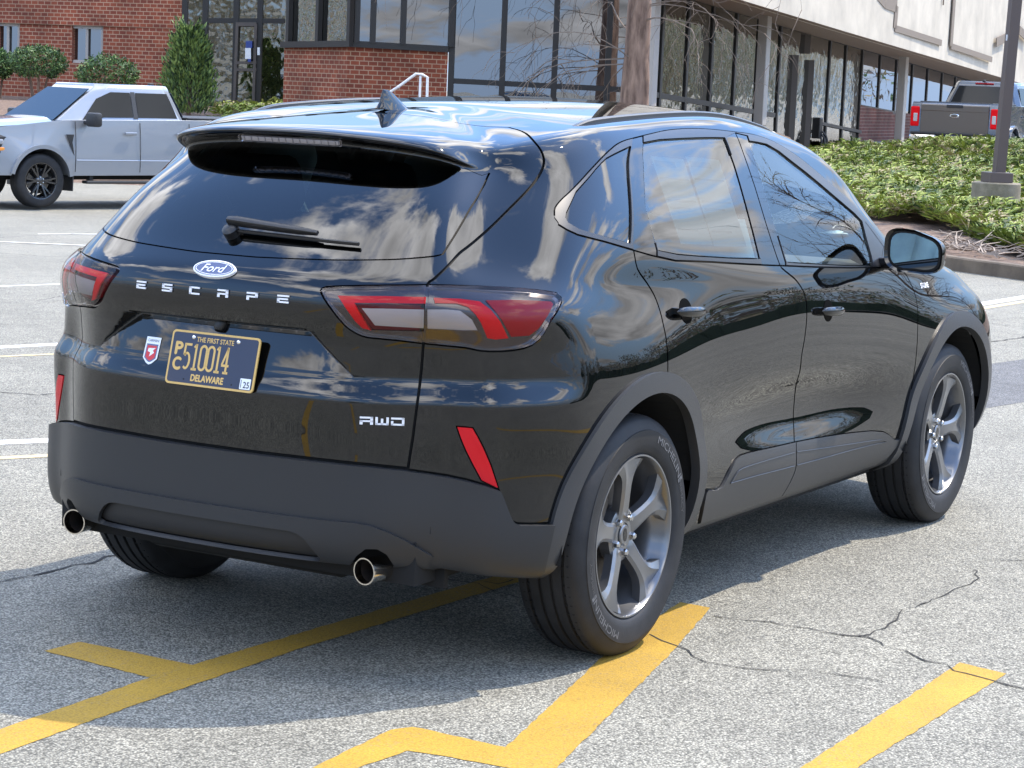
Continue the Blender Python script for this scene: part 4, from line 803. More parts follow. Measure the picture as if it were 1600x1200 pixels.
# ---- rear wiper
w1, n1_ = rearpt(-.01, 1.205, .022)
wp = MB(); pts = []
for t in (0, .08, .2, .4, .6, .8, 1.0):
    y = .035-.30*t; P, N = rearpt(y, 1.228-.012*t, .034-.008*t); pts.append(P)
wp.sweep(pts, [(-.013, -.012), (-.015, .003), (-.005, .011), (.007, .009), (.013, -.004), (.010, -.012)], up=tuple(n1_), scale=[.75, 1.0, 1.0, .92, .85, .78, .5])
P, N = rearpt(.022, 1.213, .012); wp.lathe([(.024, -.015), (.024, .010), (.016, .016), (0, .016)], 20, T=Matrix.Translation(P) @ N.to_track_quat('Z', 'Y').to_matrix().to_4x4())
wo_ = wp.build('rear_wiper', 'wiper_black', suv); autosmooth(wo_, 50)
bl = MB(); pts = [rearpt(-.0-.39*t, 1.214-.010*t, .013)[0] for t in np.linspace(0.0, 1, 12)]
bl.sweep(pts, [(-.004, -.006), (-.004, .003), (.002, .005), (.005, .0), (.003, -.006)], up=tuple(n1_)); bl.build('wiper_blade', 'wiper_black', wo_)
# ---- high stop lamp under the spoiler lip
hs = MB(); 
hs.box((0, 0, 0), (.012, .36, .020), bev=.004); P = Vector((-.541, 0, 1.474))
ho_ = hs.build('high_stop_lamp', 'lens_clear', suv); ho_.location = P; ho_.rotation_euler = (0, R(-20), 0)
hb = MB(); hb.box((.004, 0, 0), (.008, .34, .013)); 
for i in range(14): hb.box((-.001, -.16+.0246*i, 0), (.004, .002, .013))
hh_ = hb.build('stop_lamp_bowl', 'lamp_white', ho_)
# ---- rear camera and plate lamps pod
cmr = MB(); cmr.lathe([(0, .030), (.012, .029), (.018, .02), (.021, 0), (.021, -.02)], 24, T=Matrix.Translation((-.842, -.005, .972)) @ Matrix.Rotation(R(-150), 4, 'Y')); cmr.box((-.835, .0, .980), (.05, .30, .012), bev=.004)
autosmooth(cmr.build('rear_camera', 'wiper_black', suv), 40)
# ---------------------------------------------------------------- badges, plate, sticker on the black car
def strokes(mb, segs, o, ux, uy, w, h, off):
    """letters from flat bars: segs = (x0, y0, x1, y1) in a unit box"""
    nn = ux.cross(uy)
    for x0, y0, x1, y1 in segs:
        q = [(x0, y0), (x1, y0), (x1, y1), (x0, y1)]
        b = [o+ux*((x-.5)*w)+uy*((y-.5)*h)+nn*off for x, y in q]; t = [p+nn*.003 for p in b]
        mb.add([tuple(p) for p in b+t], [(0, 1, 2, 3)[::-1], (4, 5, 6, 7), (0, 1, 5, 4), (1, 2, 6, 5), (2, 3, 7, 6), (3, 0, 4, 7)])
GL = {'E': [(0, .78, 1, 1), (0, .39, .92, .60), (0, 0, 1, .22), (0, 0, .2, .60)], 'S': [(0, .78, 1, 1), (0, .39, 1, .60), (0, 0, 1, .22), (0, .5, .2, 1), (.8, 0, 1, .5)],
      'C': [(0, .78, 1, 1), (0, 0, 1, .22), (0, 0, .22, 1)], 'A': [(0, .78, 1, 1), (.78, 0, 1, 1), (0, 0, .22, .52), (0, .34, 1, .54)], 'P': [(0, .78, 1, 1), (0, 0, .22, .55), (.78, .35, 1, 1), (0, .35, 1, .56)],
      'W': [(0, 0, .18, 1), (.41, 0, .59, .8), (.82, 0, 1, 1), (0, 0, 1, .22)], 'D': [(0, .78, 1, 1), (0, 0, 1, .22), (0, 0, .18, .55), (.82, 0, 1, 1)]}
UX = Vector((0, -1, 0))
lt = thing_parts = []
for i, ch in enumerate('ESCAPE'):
    y = .245-.098*i; P, N = rearpt(y, 1.058); 
    uy = (Vector((0, 0, 1))-N*N.z).normalized(); ux = uy.cross(N).normalized()
    m = MB(); strokes(m, GL[ch], P, ux, uy, .036, .0215, .0015); m.build('model_letter', 'white_mark', suv)
P, N = rearpt(-.530, .748)
uy = (Vector((0, 0, 1))-N*N.z).normalized(); ux = uy.cross(N).normalized(); m = MB()
for i, ch in enumerate('AWD'): strokes(m, GL[ch], P+ux*((i-1)*.042), ux, uy, .036, .021, .0015)
m.build('drive_badge', 'white_mark', suv)
# oval badge
P, N = rearpt(0, 1.118); uy = (Vector((0, 0, 1))-N*N.z).normalized(); ux = uy.cross(N).normalized()
T = Matrix((( ux.x, uy.x, N.x, P.x), (ux.y, uy.y, N.y, P.y), (ux.z, uy.z, N.z, P.z), (0, 0, 0, 1)))
m = MB(); n = 48
def oval(a, b, z): return [(a*math.cos(2*math.pi*i/n), b*math.sin(2*math.pi*i/n), z) for i in range(n)]
m.add(oval(.072, .0285, -.004)+oval(.072, .0285, .006)+oval(.067, .0245, .0075), [(i, (i+1) % n, n+(i+1) % n, n+i) for i in range(n)]+[(n+i, n+(i+1) % n, 2*n+(i+1) % n, 2*n+i) for i in range(n)], T, 0)
m.add(oval(.067, .0245, .0075), [tuple(range(n))], T, 1)
V = oval(.0605, .0200, .0079)+oval(.0630, .0220, .0079); m.add(V, [(i, (i+1) % n, n+(i+1) % n, n+i) for i in range(n)], T, 0)
put_text(m, 'Ford', P+N*.0083, ux, uy, .072, .025, shear=.35, bold=.0005, mi=0)
m.build('oval_badge', ['white_mark', 'badge_blue'], suv)
# number plate with its lettering
tilt = .235; PC = Vector((-.893, -.014, .868)); PUX = Vector((0, -1, 0)); PUY = Vector((math.sin(tilt), 0, math.cos(tilt))); PN_ = PUX.cross(PUY)
def rrect(w, h, r, k=5):
    o = []
    for cx, cy, a0 in ((w/2-r, h/2-r, 0), (-w/2+r, h/2-r, 90), (-w/2+r, -h/2+r, 180), (w/2-r, -h/2+r, 270)):
        for i in range(k+1): a = R(a0+90*i/k); o.append((cx+r*math.cos(a), cy+r*math.sin(a)))
    return o
PT = Matrix(((PUX.x, PUY.x, PN_.x, PC.x), (PUX.y, PUY.y, PN_.y, PC.y), (PUX.z, PUY.z, PN_.z, PC.z), (0, 0, 0, 1)))
m = MB(); m.prism(rrect(.3048, .1524, .012), -.004, 0, PT, 0)
m.prism(rrect(.2925, .1405, .008), 0, .0006, PT, 1)
def pp(x, y, z=.0009): return PC+PUX*x+PUY*y+PN_*z
plate = m.build('number_plate', ['plate_gold', 'plate_blue'], suv)
m = MB()
put_text(m, 'THE FIRST STATE', pp(.0, .0545), PUX, PUY, .128, .0135, bold=.0004)
put_text(m, 'DELAWARE', pp(-.008, -.0535), PUX, PUY, .112, .0180, bold=.0010)
put_text(m, 'P', pp(-.121, .025), PUX, PUY, .024, .034, bold=.0020); put_text(m, 'C', pp(-.121, -.018), PUX, PUY, .026, .034, bold=.0020)
W7 = .0295
def seg(x0, y0, x1, y1, w=.0068):
    a = Vector((x0, y0, 0)); b = Vector((x1, y1, 0)); d = (b-a).normalized(); nrm = Vector((-d.y, d.x, 0))*w/2
    m.add([pp(*(q.x, q.y)) for q in (a-nrm, b-nrm, b+nrm, a+nrm)], [(0, 1, 2, 3)])
def arcs(cx, cy, rx, ry, a0, a1, w=.0068, k=18):
    V = []
    for i in range(k+1):
        a = R(a0+(a1-a0)*i/k); c, s = math.cos(a), math.sin(a); V += [pp(cx+(rx-w/2)*c, cy+(ry-w/2)*s), pp(cx+(rx+w/2)*c, cy+(ry+w/2)*s)]
    m.add(V, [(2*i, 2*i+1, 2*i+3, 2*i+2) for i in range(k)])
DH = .037; x = -.089
for ch in '510014':
    cy = .004
    if ch == '5':
        seg(x-.010, cy+DH-.003, x+.012, cy+DH-.003); seg(x-.0095, cy+DH, x-.0105, cy+.004); arcs(x-.001, cy-.012, .0105, .0215, 140, -130); seg(x-.0105, cy+.005, x-.004, cy+.009)
    elif ch == '1':
        seg(x, cy+DH, x, cy-DH); seg(x-.0075, cy+DH-.010, x, cy+DH-.001, .006); seg(x-.009, cy-DH+.003, x+.009, cy-DH+.003)
    elif ch == '0':
        seg(x-.0105, cy+.022, x-.0105, cy-.022); seg(x+.0105, cy+.022, x+.0105, cy-.022); arcs(x, cy+.021, .0105, .0125, 0, 180); arcs(x, cy-.021, .0105, .0125, 180, 360)
    else:
        seg(x+.004, cy+DH, x+.004, cy-DH); seg(x+.004, cy+DH-.002, x-.0115, cy-.013, .006); seg(x-.013, cy-.014, x+.0125, cy-.014); seg(x-.005, cy-DH+.003, x+.0125, cy-DH+.003)
    x += .0265 if ch in '10' else .0285
m.build('plate_lettering', 'plate_gold', plate)
m = MB(); m.prism(rrect(.036, .030, .002), .0010, .0014, PT @ Matrix.Translation((.124, -.0535, 0)), 0); put_text(m, '25', pp(.128, -.056, .0017), PUX, PUY, .020, .017, bold=.0004, mi=1); m.box((.124-.014, -.0535, .0015), (.002, .022, .0002), T=PT, mi=1)
m.build('registration_sticker', ['tag_white', 'plate_ink'], plate)
for sx in (-1, 1):
    m = MB(); m.lathe([(0, .0035), (.004, .003), (.0065, .001), (.0065, 0)], 16, T=PT @ Matrix.Translation((sx*.0765 if sx < 0 else .078, .0595, 0))); autosmooth(m.build('plate_screw', 'chrome', plate), 60)
    m = MB(); m.disc(.0025, .0008, 12, T=PT @ Matrix.Translation((sx*.083-.005, -.060, 0))); m.build('plate_hole', 'gap_black', plate)
# shield sticker left of the plate
P, N = rearpt(.222, .872, .0008); uy = (Vector((0, 0, 1))-N*N.z).normalized(); ux = uy.cross(N).normalized()
T = Matrix(((ux.x, uy.x, N.x, P.x), (ux.y, uy.y, N.y, P.y), (ux.z, uy.z, N.z, P.z), (0, 0, 0, 1)))
sh = [(-.027, .039), (.027, .039), (.027, -.022), (.010, -.037), (0, -.041), (-.010, -.037), (-.027, -.022)]
m = MB(); m.prism(sh, .0, .0010, T, 0); m.prism([(x*.80, y*.66-.007) for x, y in sh], .001, .0013, T, 1); m.prism([(x*.66, y*.54-.007) for x, y in sh], .0013, .0016, T, 2)
m.prism([(-.012, .006), (.014, .008), (.006, .0), (.012, -.006), (-.004, -.018), (-.002, -.006), (-.013, -.003)], .0016, .0019, T, 0)
put_text(m, 'CARMAN', P+N*.0013+uy*.029, ux, uy, .040, .0075, mi=1, bold=.0002)
m.build('dealer_sticker', ['tag_white', 'badge_blue', 'badge_red'], suv)
# small badge on the front door
P, N = snear((2.40, -.9, .965), (1, .05, 1)); m = MB()
put_text(m, 'ST-LINE', P+N*.004, Vector((1, 0, 0)), (Vector((0, 0, 1))-N*N.z).normalized(), .085, .020, bold=.0008, n=N); m.build('side_badge', 'white_mark', suv)
# ---- cabin
cb = MB(); cb.box((1.15, 0, .46), (3.0, 1.5, .06)); cb.box((2.05, 0, .93), (.35, 1.45, .26), bev=.06); cb.box((1.5, 0, .62), (1.0, .26, .34), bev=.04); cb.box((-.35, 0, .70), (.7, 1.1, .5), bev=.03)
autosmooth(cb.build('dashboard_and_floor', 'cabin_black', suv), 40)
hl = MB(); V = []; F = []
for i in range(13):
    for j in range(9):
        x = -.15+1.75*i/12; y = -.52+1.04*j/8; P, N = snear((x, -abs(y), 1.62), (1, 1, .1)); V.append((P.x, y, P.z-.035))
F = [(i*9+j, i*9+j+1, (i+1)*9+j+1, (i+1)*9+j) for i in range(12) for j in range(8)]; hl.add(V, F); hl.build('headliner', 'headliner', suv, smooth=True)
def seat(x, y, w, m, hz=1.02, head=True):
    s = MB(); s.box((x+.22, y, .68), (.52, w, .20), bev=.06)
    n = 9; V = []
    T = Matrix.Translation((x-.02, y, .74)) @ Matrix.Rotation(R(-20), 4, 'Y')
    s.box((0, 0, .24), (.16, w, .56), T=T, bev=.06); s.box((.06, w*.42, .22), (.09, .08, .46), T=T, bev=.035); s.box((.06, -w*.42, .22), (.09, .08, .46), T=T, bev=.035)
    if head: s.box((0, 0, .62), (.11, .27, .19), T=T, bev=.05); s.tube([tuple(T @ Vector((0, .05, .5))), tuple(T @ Vector((0, .05, .6)))], .008); s.tube([tuple(T @ Vector((0, -.05, .5))), tuple(T @ Vector((0, -.05, .6)))], .008)
    autosmooth(s.build('seat', m, suv), 60)
seat(1.42, -.42, .52, 'seat_cover'); seat(1.12, .38, .52, 'seat_cover')
for y in (-.43, 0, .43): seat(.16, y, .42, 'seat_cloth')
sw = MB(); T = Matrix.Translation((1.62, .38, .98)) @ Matrix.Rotation(R(-65), 4, 'Y'); sw.lathe([(.18+.014*math.cos(a*math.pi/4), .014*math.sin(a*math.pi/4)) for a in range(8)], 36, T=T, closed=True); sw.box((0, 0, 0), (.10, .34, .03), T=T, bev=.01); autosmooth(sw.build('steering_wheel', 'cabin_black', suv), 50)
# window stickers hanging inside the rear door glass
def sheet(cx, cz, w, h, rot, nm='window_sticker'):
    P, N = snear((cx, -.8, cz), (1, .05, 1)); uy = (Vector((0, 0, 1))-N*N.z).normalized(); ux = Vector((1, 0, 0)); ux = (ux-N*ux.dot(N)).normalized(); uy = ux.cross(-N)*-1 if False else uy
    o = P-N*.024; c, s_ = math.cos(rot), math.sin(rot); a = ux*c+uy*s_; b = uy*c-ux*s_; m = MB()
    q = [o-a*w/2-b*h/2, o+a*w/2-b*h/2, o+a*w/2+b*h/2, o-a*w/2+b*h/2]; m.add([tuple(p) for p in q]+[tuple(p-N*.0006) for p in q], [(0, 1, 2, 3), (7, 6, 5, 4), (0, 4, 5, 1), (1, 5, 6, 2), (2, 6, 7, 3), (3, 7, 4, 0)], None, 0)
    for i in range(11):
        if i not in (0, 2, 5, 6, 9): continue
        y = h*.42-h*.084*i; x0 = -w*.44; x1 = w*(.44 if i % 3 else .18); hh = .0032 if i else .010
        q = [o+N*.0004+a*x0+b*(y-hh), o+N*.0004+a*x1+b*(y-hh), o+N*.0004+a*x1+b*(y+hh), o+N*.0004+a*x0+b*(y+hh)]; m.add([tuple(p) for p in q], [(0, 1, 2, 3)], None, 1)
    m.build(nm, ['paper', 'paper_ink'], lab['rglass'][0])
sheet(.47, 1.335, .225, .29, R(-3)); sheet(.715, 1.325, .24, .30, R(-3))
# ---------------------------------------------------------------- ground
FH = Vector((math.cos(YAW), math.sin(YAW), 0)); SH = Vector((math.sin(YAW), -math.cos(YAW), 0))
def DS(d, s, z=0): p = Vector((CAM[0], CAM[1], 0))+FH*d+SH*s; return Vector((p.x, p.y, z))
def tods(x, y): v = Vector((x-CAM[0], y-CAM[1], 0)); return v.dot(FH), v.dot(SH)
def ss(x, a, b): t = min(1, max(0, (x-a)/(b-a))); return t*t*(3-2*t)
def lot_z(x, y):
    d, s = tods(x, y); return -.50*ss(d, 13, 35)*ss(-s, -3, 6)
def asphalt(name, base, var, cracks=True):
    m = bpy.data.materials.new(name); m.use_nodes = True; MATS[name] = m; nt = m.node_tree; b = nt.nodes['Principled BSDF']; L = nt.links.new
    tcn = nt.nodes.new('ShaderNodeTexCoord')
    def noise_(sc, det=3, ro=.6):
        n = nt.nodes.new('ShaderNodeTexNoise'); n.inputs['Scale'].default_value = sc; n.inputs['Detail'].default_value = det; n.inputs['Roughness'].default_value = ro; L(tcn.outputs['Object'], n.inputs['Vector']); return n.outputs[0]
    def rng(src, a, b_, c, d):
        r = nt.nodes.new('ShaderNodeMapRange'); r.inputs[1].default_value = a; r.inputs[2].default_value = b_; r.inputs[3].default_value = c; r.inputs[4].default_value = d; L(src, r.inputs[0]); return r.outputs[0]
    def mul(a, b_):
        r = nt.nodes.new('ShaderNodeMath'); r.operation = 'MULTIPLY'; L(a, r.inputs[0]); L(b_, r.inputs[1]); return r.outputs[0]
    vo = nt.nodes.new('ShaderNodeTexVoronoi'); vo.inputs['Scale'].default_value = 165; vo.inputs['Randomness'].default_value = 1; L(tcn.outputs['Object'], vo.inputs['Vector'])
    vc = nt.nodes.new('ShaderNodeSeparateColor'); L(vo.outputs['Color'], vc.inputs[0])
    stones = rng(vc.outputs[0], 0, 1, .42, 1.58)
    gaps = rng(vo.outputs['Distance'], .25, .75, 1.15, .45)
    big = rng(noise_(.45, 6, .65), .3, .7, .78, 1.16); mid_ = rng(noise_(7, 4), .3, .7, .90, 1.10)
    st2 = rng(noise_(.9, 4, .55), .56, .70, 1, .80); st3 = rng(noise_(2.6, 5, .6), .60, .72, 1, .84)
    f = mul(mul(mul(mul(mul(stones, gaps), big), mid_), st2), st3)
    cc_ = nt.nodes.new('ShaderNodeCombineColor')
    for i in range(3):
        k = nt.nodes.new('ShaderNodeMath'); k.operation = 'MULTIPLY'; k.inputs[1].default_value = base[i]; L(f, k.inputs[0]); L(k.outputs[0], cc_.inputs[i])
    L(cc_.outputs[0], b.inputs['Base Color']); b.inputs['Roughness'].default_value = .85
    bp = nt.nodes.new('ShaderNodeBump'); bp.inputs['Strength'].default_value = .55; bp.inputs['Distance'].default_value = .004; L(gaps, bp.inputs['Height']); L(bp.outputs[0], b.inputs['Normal'])
    return m
asphalt('asphalt', (.255, .244, .200), 1); asphalt('asphalt_patch', (.135, .135, .135), 1); asphalt('asphalt_far', (.33, .32, .30), 1)
def worn(name, c1, c2, lo=.52, hi=.64):
    m = mat(name, c1, .8, bump=.25, bump_scale=240); nt = m.node_tree; L = nt.links.new; b = nt.nodes['Principled BSDF']; tcn = nt.nodes.new('ShaderNodeTexCoord')
    def nz(sc, det, a, b_, c, d):
        n = nt.nodes.new('ShaderNodeTexNoise'); n.inputs['Scale'].default_value = sc; n.inputs['Detail'].default_value = det; n.inputs['Roughness'].default_value = .65; L(tcn.outputs['Object'], n.inputs['Vector'])
        r = nt.nodes.new('ShaderNodeMapRange'); r.inputs[1].default_value = a; r.inputs[2].default_value = b_; r.inputs[3].default_value = c; r.inputs[4].default_value = d; L(n.outputs[0], r.inputs[0]); return r.outputs[0]
    fine = nz(70, 8, lo, hi, 0, .75); wide = nz(3.5, 5, .42, .68, .15, 1.0)
    mu = nt.nodes.new('ShaderNodeMath'); mu.operation = 'MULTIPLY'; L(fine, mu.inputs[0]); L(wide, mu.inputs[1])
    mx_ = nt.nodes.new('ShaderNodeMix'); mx_.data_type = 'RGBA'; mx_.inputs[6].default_value = (*c1, 1); mx_.inputs[7].default_value = (*c2, 1); L(mu.outputs[0], mx_.inputs[0])
    vo = nt.nodes.new('ShaderNodeTexVoronoi'); vo.inputs['Scale'].default_value = 165; L(tcn.outputs['Object'], vo.inputs['Vector']); vr = nt.nodes.new('ShaderNodeMapRange'); vr.inputs[1].default_value = .25; vr.inputs[2].default_value = .8; vr.inputs[3].default_value = 1.06; vr.inputs[4].default_value = .72; L(vo.outputs['Distance'], vr.inputs[0]); t0 = nz(2.0, 4, .3, .7, .84, 1.10); tm = nt.nodes.new('ShaderNodeMath'); tm.operation = 'MULTIPLY'; L(t0, tm.inputs[0]); L(vr.outputs[0], tm.inputs[1]); tone = tm.outputs[0]; hs_ = nt.nodes.new('ShaderNodeHueSaturation'); L(mx_.outputs[2], hs_.inputs['Color']); L(tone, hs_.inputs['Value']); L(hs_.outputs[0], b.inputs['Base Color']); return m
worn('yellow_paint', (.42, .250, .022), (.24, .19, .12))
mat('white_paint', (.72, .72, .70), .75, noise_amt=.18, noise_scale=9); mat('faded_yellow', (.50, .40, .22), .8, noise_amt=.2, noise_scale=12)
mat('crack_black', (.022, .021, .020), .95)
xs = [-600, -300, -120, -60, -30, -15]+[-12+.75*i for i in range(70)]+[42, 50, 60, 80, 120, 200, 350, 700]; ys = xs
V = [(x, y, lot_z(x, y)) for x in xs for y in ys]; n = len(ys)
o = obj('parking_lot', V, [(i*n+j, (i+1)*n+j, (i+1)*n+j+1, i*n+j+1) for i in range(len(xs)-1) for j in range(n-1)], 'asphalt', smooth=True); tag(o, kind='structure')
def flat(name, polys, m, dz, kind='structure', sub=None):
    """painted markings and patches lying on the lot"""
    mb = MB()
    for p in polys:
        mb.add([(x, y, lot_z(x, y)+dz) for x, y in p], [tuple(range(len(p)))])
    o = mb.build(name, m); o['kind'] = kind; return o
def stripe(a, b, w):
    a = Vector(a); b = Vector(b); d = (b-a).normalized(); q = Vector((-d.y, d.x))*w/2; n = max(1, int((b-a).length/1.2)); P = []
    out = []
    for i in range(n):
        p0 = a+(b-a)*i/n; p1 = a+(b-a)*(i+1)/n; out.append([tuple(p0-q), tuple(p1-q), tuple(p1+q), tuple(p0+q)])
    return out
def wob(poly, amp=.0028, step=.03, seed=1):
    rng = random.Random(seed); out = []
    for a, b in zip(poly, poly[1:]+poly[:1]):
        a = Vector(a); b = Vector(b); n = max(1, int((b-a).length/step))
        for i in range(n):
            p = a+(b-a)*i/n; out.append((p.x+rng.uniform(-amp, amp), p.y+rng.uniform(-amp, amp)))
    return out
# yellow bay lines under and beside the black car (metres)
A1 = [(-2.60, -.285), (-1.85, -.138), (-1.30, -.055), (-.62, -.10), (.72, -.20), (1.9, -.30), (1.9, -.20), (.72, -.10), (-.62, .005), (-.905, .028), (-.903, .437), (-1.05, .440), (-1.06, .028), (-1.70, .003), (-2.6, -.15)]
A1 = [(-2.60, -.285), (-1.85, -.138), (-1.33, -.115), (-.60, -.105), (.60, -.150), (1.6, -.20), (1.6, -.09), (.717, -.045), (-.30, .0), (-.905, .022), (-.903, .437), (-1.05, .440), (-1.085, .028), (-1.70, .004), (-2.6, -.12)]
A2 = [(.714, -.826), (.72, -.712), (.0, -.83), (-1.045, -1.085), (-1.036, -.800), (-1.09, -.770), (-1.48, -.800), (-2.0, -.83), (-2.0, -.93), (-1.412, -.886), (-1.22, -.905), (-1.205, -.985), (-1.19, -1.19), (-1.6, -1.30), (-2.6, -1.52), (-2.6, -1.64), (-1.114, -1.272), (.15, -.975)]
A3 = [(.549, -1.727), (.514, -1.875), (-.648, -1.873), (-2.0, -1.875), (-2.0, -1.755), (-.733, -1.755)]
A3 = [(.549, -1.727), (.514, -1.882), (-.660, -1.873), (-2.4, -1.86), (-2.4, -1.74), (-.733, -1.758)]
A4 = [(-3.5, .62), (-3.5, .74), (-6.2, .80), (-6.2, 1.35), (-6.32, 1.35), (-6.32, .80), (-9, .84), (-9, .72), (-6.2, .68)]
A5 = [(-3.9, -1.02), (-3.9, -.90), (-7.6, -.86), (-8.3, -.30), (-8.4, -.38), (-7.65, -.98)]
A6 = [(-2.2, -3.6), (-2.2, -3.48), (3.2, -3.42), (3.2, -3.54)]
for p in (A1, A2, A3, A4, A5, A6): flat('yellow_line', [wob(p, seed=len(p))], 'yellow_paint', .0016)
W = []
for (a, b, w) in (((1.0, 3.35), (3.6, 1.75), .10), ((3.75, 5.68), (9.2, 3.6), .10), ((7.2, 8.9), (15.0, 5.9), .10), ((10.4, 12.6), (20.4, 9.8), .10), ((13.0, 14.1), (16.2, 16.0), .10), ((12.1, 12.9), (26, 18.8), .12), ((12.6, 2.32), (19.5, 1.2), .11), ((3.6, 5.75), (-3, 8.4), .10)): W += stripe(a, b, w)
W = []
for (u0, v0, u1, v1, w) in ((-60, 546, 160, 534, .10), (-60, 694, 140, 686, .11), (-50, 335, 180, 350, .10), (60, 318, 260, 322, .10), (1515, 478, 1640, 458, .12), (-40, 440, 130, 432, .05)):
    a = atz(u0, v0, 0); b = atz(u1, v1, 0); W += stripe((a.x, a.y), (b.x, b.y), w)
flat('white_line', W, 'white_paint', .0016)
Yl = []
for (u0, v0, u1, v1, w) in ((-60, 719, 140, 709, .07), (1510, 486, 1640, 465, .08), (-60, 560, 120, 552, .05)):
    a = atz(u0, v0, 0); b = atz(u1, v1, 0); Yl += stripe((a.x, a.y), (b.x, b.y), w)
flat('faded_yellow_line', Yl, 'faded_yellow', .0019)
pa = [atz(u, v, 0) for u, v in ((1380, 592), (1640, 556), (1640, 622), (1380, 664))]; flat('asphalt_patch', [[(p.x, p.y) for p in pa]], 'asphalt_patch', .0012)
# cracks: thin ragged strips
def crack(pts, w, seed):
    rng = random.Random(seed); P = []
    for (u0, v0), (u1, v1) in zip(pts[:-1], pts[1:]):
        a = atz(u0, v0, 0); b = atz(u1, v1, 0); n = max(2, int((b-a).length/.05))
        for i in range(n): P.append(a+(b-a)*i/n+Vector((rng.gauss(0, .009), rng.gauss(0, .009), 0)))
    P.append(b); mb = MB(); V = []
    for i, p in enumerate(P):
        d = (P[min(i+1, len(P)-1)]-P[max(0, i-1)]).normalized(); q = Vector((-d.y, d.x, 0))*w*.68*rng.uniform(.15, 1)/2; V += [tuple(p-q+Vector((0, 0, .0028))), tuple(p+q+Vector((0, 0, .0028)))]
    mb.add(V, [(2*i, 2*i+1, 2*i+3, 2*i+2) for i in range(len(P)-1)]); o = mb.build('pavement_crack', 'crack_black'); o['kind'] = 'structure'
for i, (p, w) in enumerate(([[(1108, 963), (1200, 972), (1290, 988), (1345, 997), (1410, 1018), (1470, 1040), (1570, 1070), (1640, 1090)], .016], [[(1345, 997), (1390, 975), (1410, 958), (1440, 945), (1480, 930), (1527, 905), (1522, 892), (1500, 884)], .012], [[(1527, 873), (1560, 876), (1640, 874)], .009],
    [[(1020, 993), (1058, 1010), (1100, 1036), (1160, 1044), (1260, 1047), (1380, 1066)], .011], [[(-20, 915), (60, 897), (120, 885), (185, 866), (240, 852)], .022], [[(800, 905), (770, 912), (720, 905)], .012], [[(-20, 468), (60, 470), (95, 463)], .018], [[(-10, 612), (60, 618), (100, 614)], .02], [[(1545, 535), (1600, 528), (1640, 520)], .03], [[(1540, 505), (1600, 512), (1640, 516)], .02],
    [[(700, 905), (740, 912), (812, 936)], .012], [[(-10, 395), (80, 402), (150, 398)], .03], [[(-10, 372), (110, 366), (190, 360)], .03])): crack(p, w, i)

# ---------------------------------------------------------------- raised bed on the right with kerb and lamp
mat('kerb_concrete', (.13, .10, .07), .9, noise_amt=.3, noise_scale=4, bump=.3, bump_scale=80); mat('mulch', (.085, .050, .035), .95, noise_amt=.45, noise_scale=14, bump=1, bump_scale=40, col2=(.20, .14, .10))
mat('old_concrete', (.27, .23, .17), .9, col2=(.13, .115, .08), noise_scale=6, bump=.4, bump_scale=60); mat('lamp_brown', (.085, .065, .058), .45)
BL = [(12.2, -2.6), (13.9, .0), (15.0, 1.75), (15.68, 2.83), (16.32, 3.84), (17.1, 4.55), (18.6, 5.4), (21.8, 7.3), (27.3, 11.2), (35.3, 16.4)]
def catm(P, n):
    P = [Vector(p) for p in P]; Q = [2*P[0]-P[1]]+P+[2*P[-1]-P[-2]]; out = []
    for i in range(len(P)-1):
        p0, p1, p2, p3 = Q[i:i+4]
        for k in range(n): t = k/n; out.append(.5*((2*p1)+(-p0+p2)*t+(2*p0-5*p1+4*p2-p3)*t*t+(-p0+3*p1-3*p2+p3)*t**3))
    return out+[P[-1]]
KL = catm(BL, 6)
kb = MB(); kb.sweep([(p.x, p.y, 0) for p in KL], [(-.08, -.1), (-.075, .125), (-.06, .14), (.06, .14), (.075, .125), (.08, -.1)]); kerb = kb.build('kerb', 'kerb_concrete'); tag(kerb, 'brown stained concrete kerb along the front of the planted bed', 'kerb')
zp = [(18, .12), (22.3, .13), (24, .12), (28.8, .20), (32, .38), (36, .52), (40, .62), (43, .60), (48, .45), (56, .40), (120, .38)]
def bed_z(d, s=0):
    if s: return bed_z(d)+.16*ss(s, 6.4, 8.6)*ss(d, 33, 39)*(1-ss(d, 44, 46))
    for (a, za), (b, zb) in zip(zp[:-1], zp[1:]):
        if d <= b: return za+(zb-za)*max(0, (d-a)/(b-a))
    return zp[-1][1]
rows = 60; V = []
for p in KL:
    pass
def inside_bed(x, y):
    """to the right of the kerb line"""
    best = 1e9; sgn = 1
    for a, b in zip(KL[:-1], KL[1:]):
        ab = b-a; t = max(0, min(1, ((x-a.x)*ab.x+(y-a.y)*ab.y)/ab.length_squared)); q = a+ab*t; dd = math.hypot(x-q.x, y-q.y)
        if dd < best: best = dd; sgn = 1 if (ab.x*(y-a.y)-ab.y*(x-a.x)) < 0 else -1
    return best*sgn
V = []; NC = 34
for i, p in enumerate(KL):
    d0 = (KL[min(i+1, len(KL)-1)]-KL[max(0, i-1)]).normalized(); q = Vector((d0.y, -d0.x))
    for j in range(NC):
        t = (j/(NC-1))**1.6*38; x = p.x+(q.x*.35+.65*math.cos(-.15))*t+q.x*.06; y = p.y+(q.y*.35+.65*math.sin(-.15))*t+q.y*.06
        d, s = tods(x, y); V.append((x, y, bed_z(d, s)+.05*noise.noise(Vector((x*.8, y*.8, 0)))-(.03 if j == 0 else 0)))
bed = obj('planting_bed', V, [(i*NC+j, i*NC+j+1, (i+1)*NC+j+1, (i+1)*NC+j) for i in range(len(KL)-1) for j in range(NC-1)], 'mulch', smooth=True); bed['kind'] = 'structure'
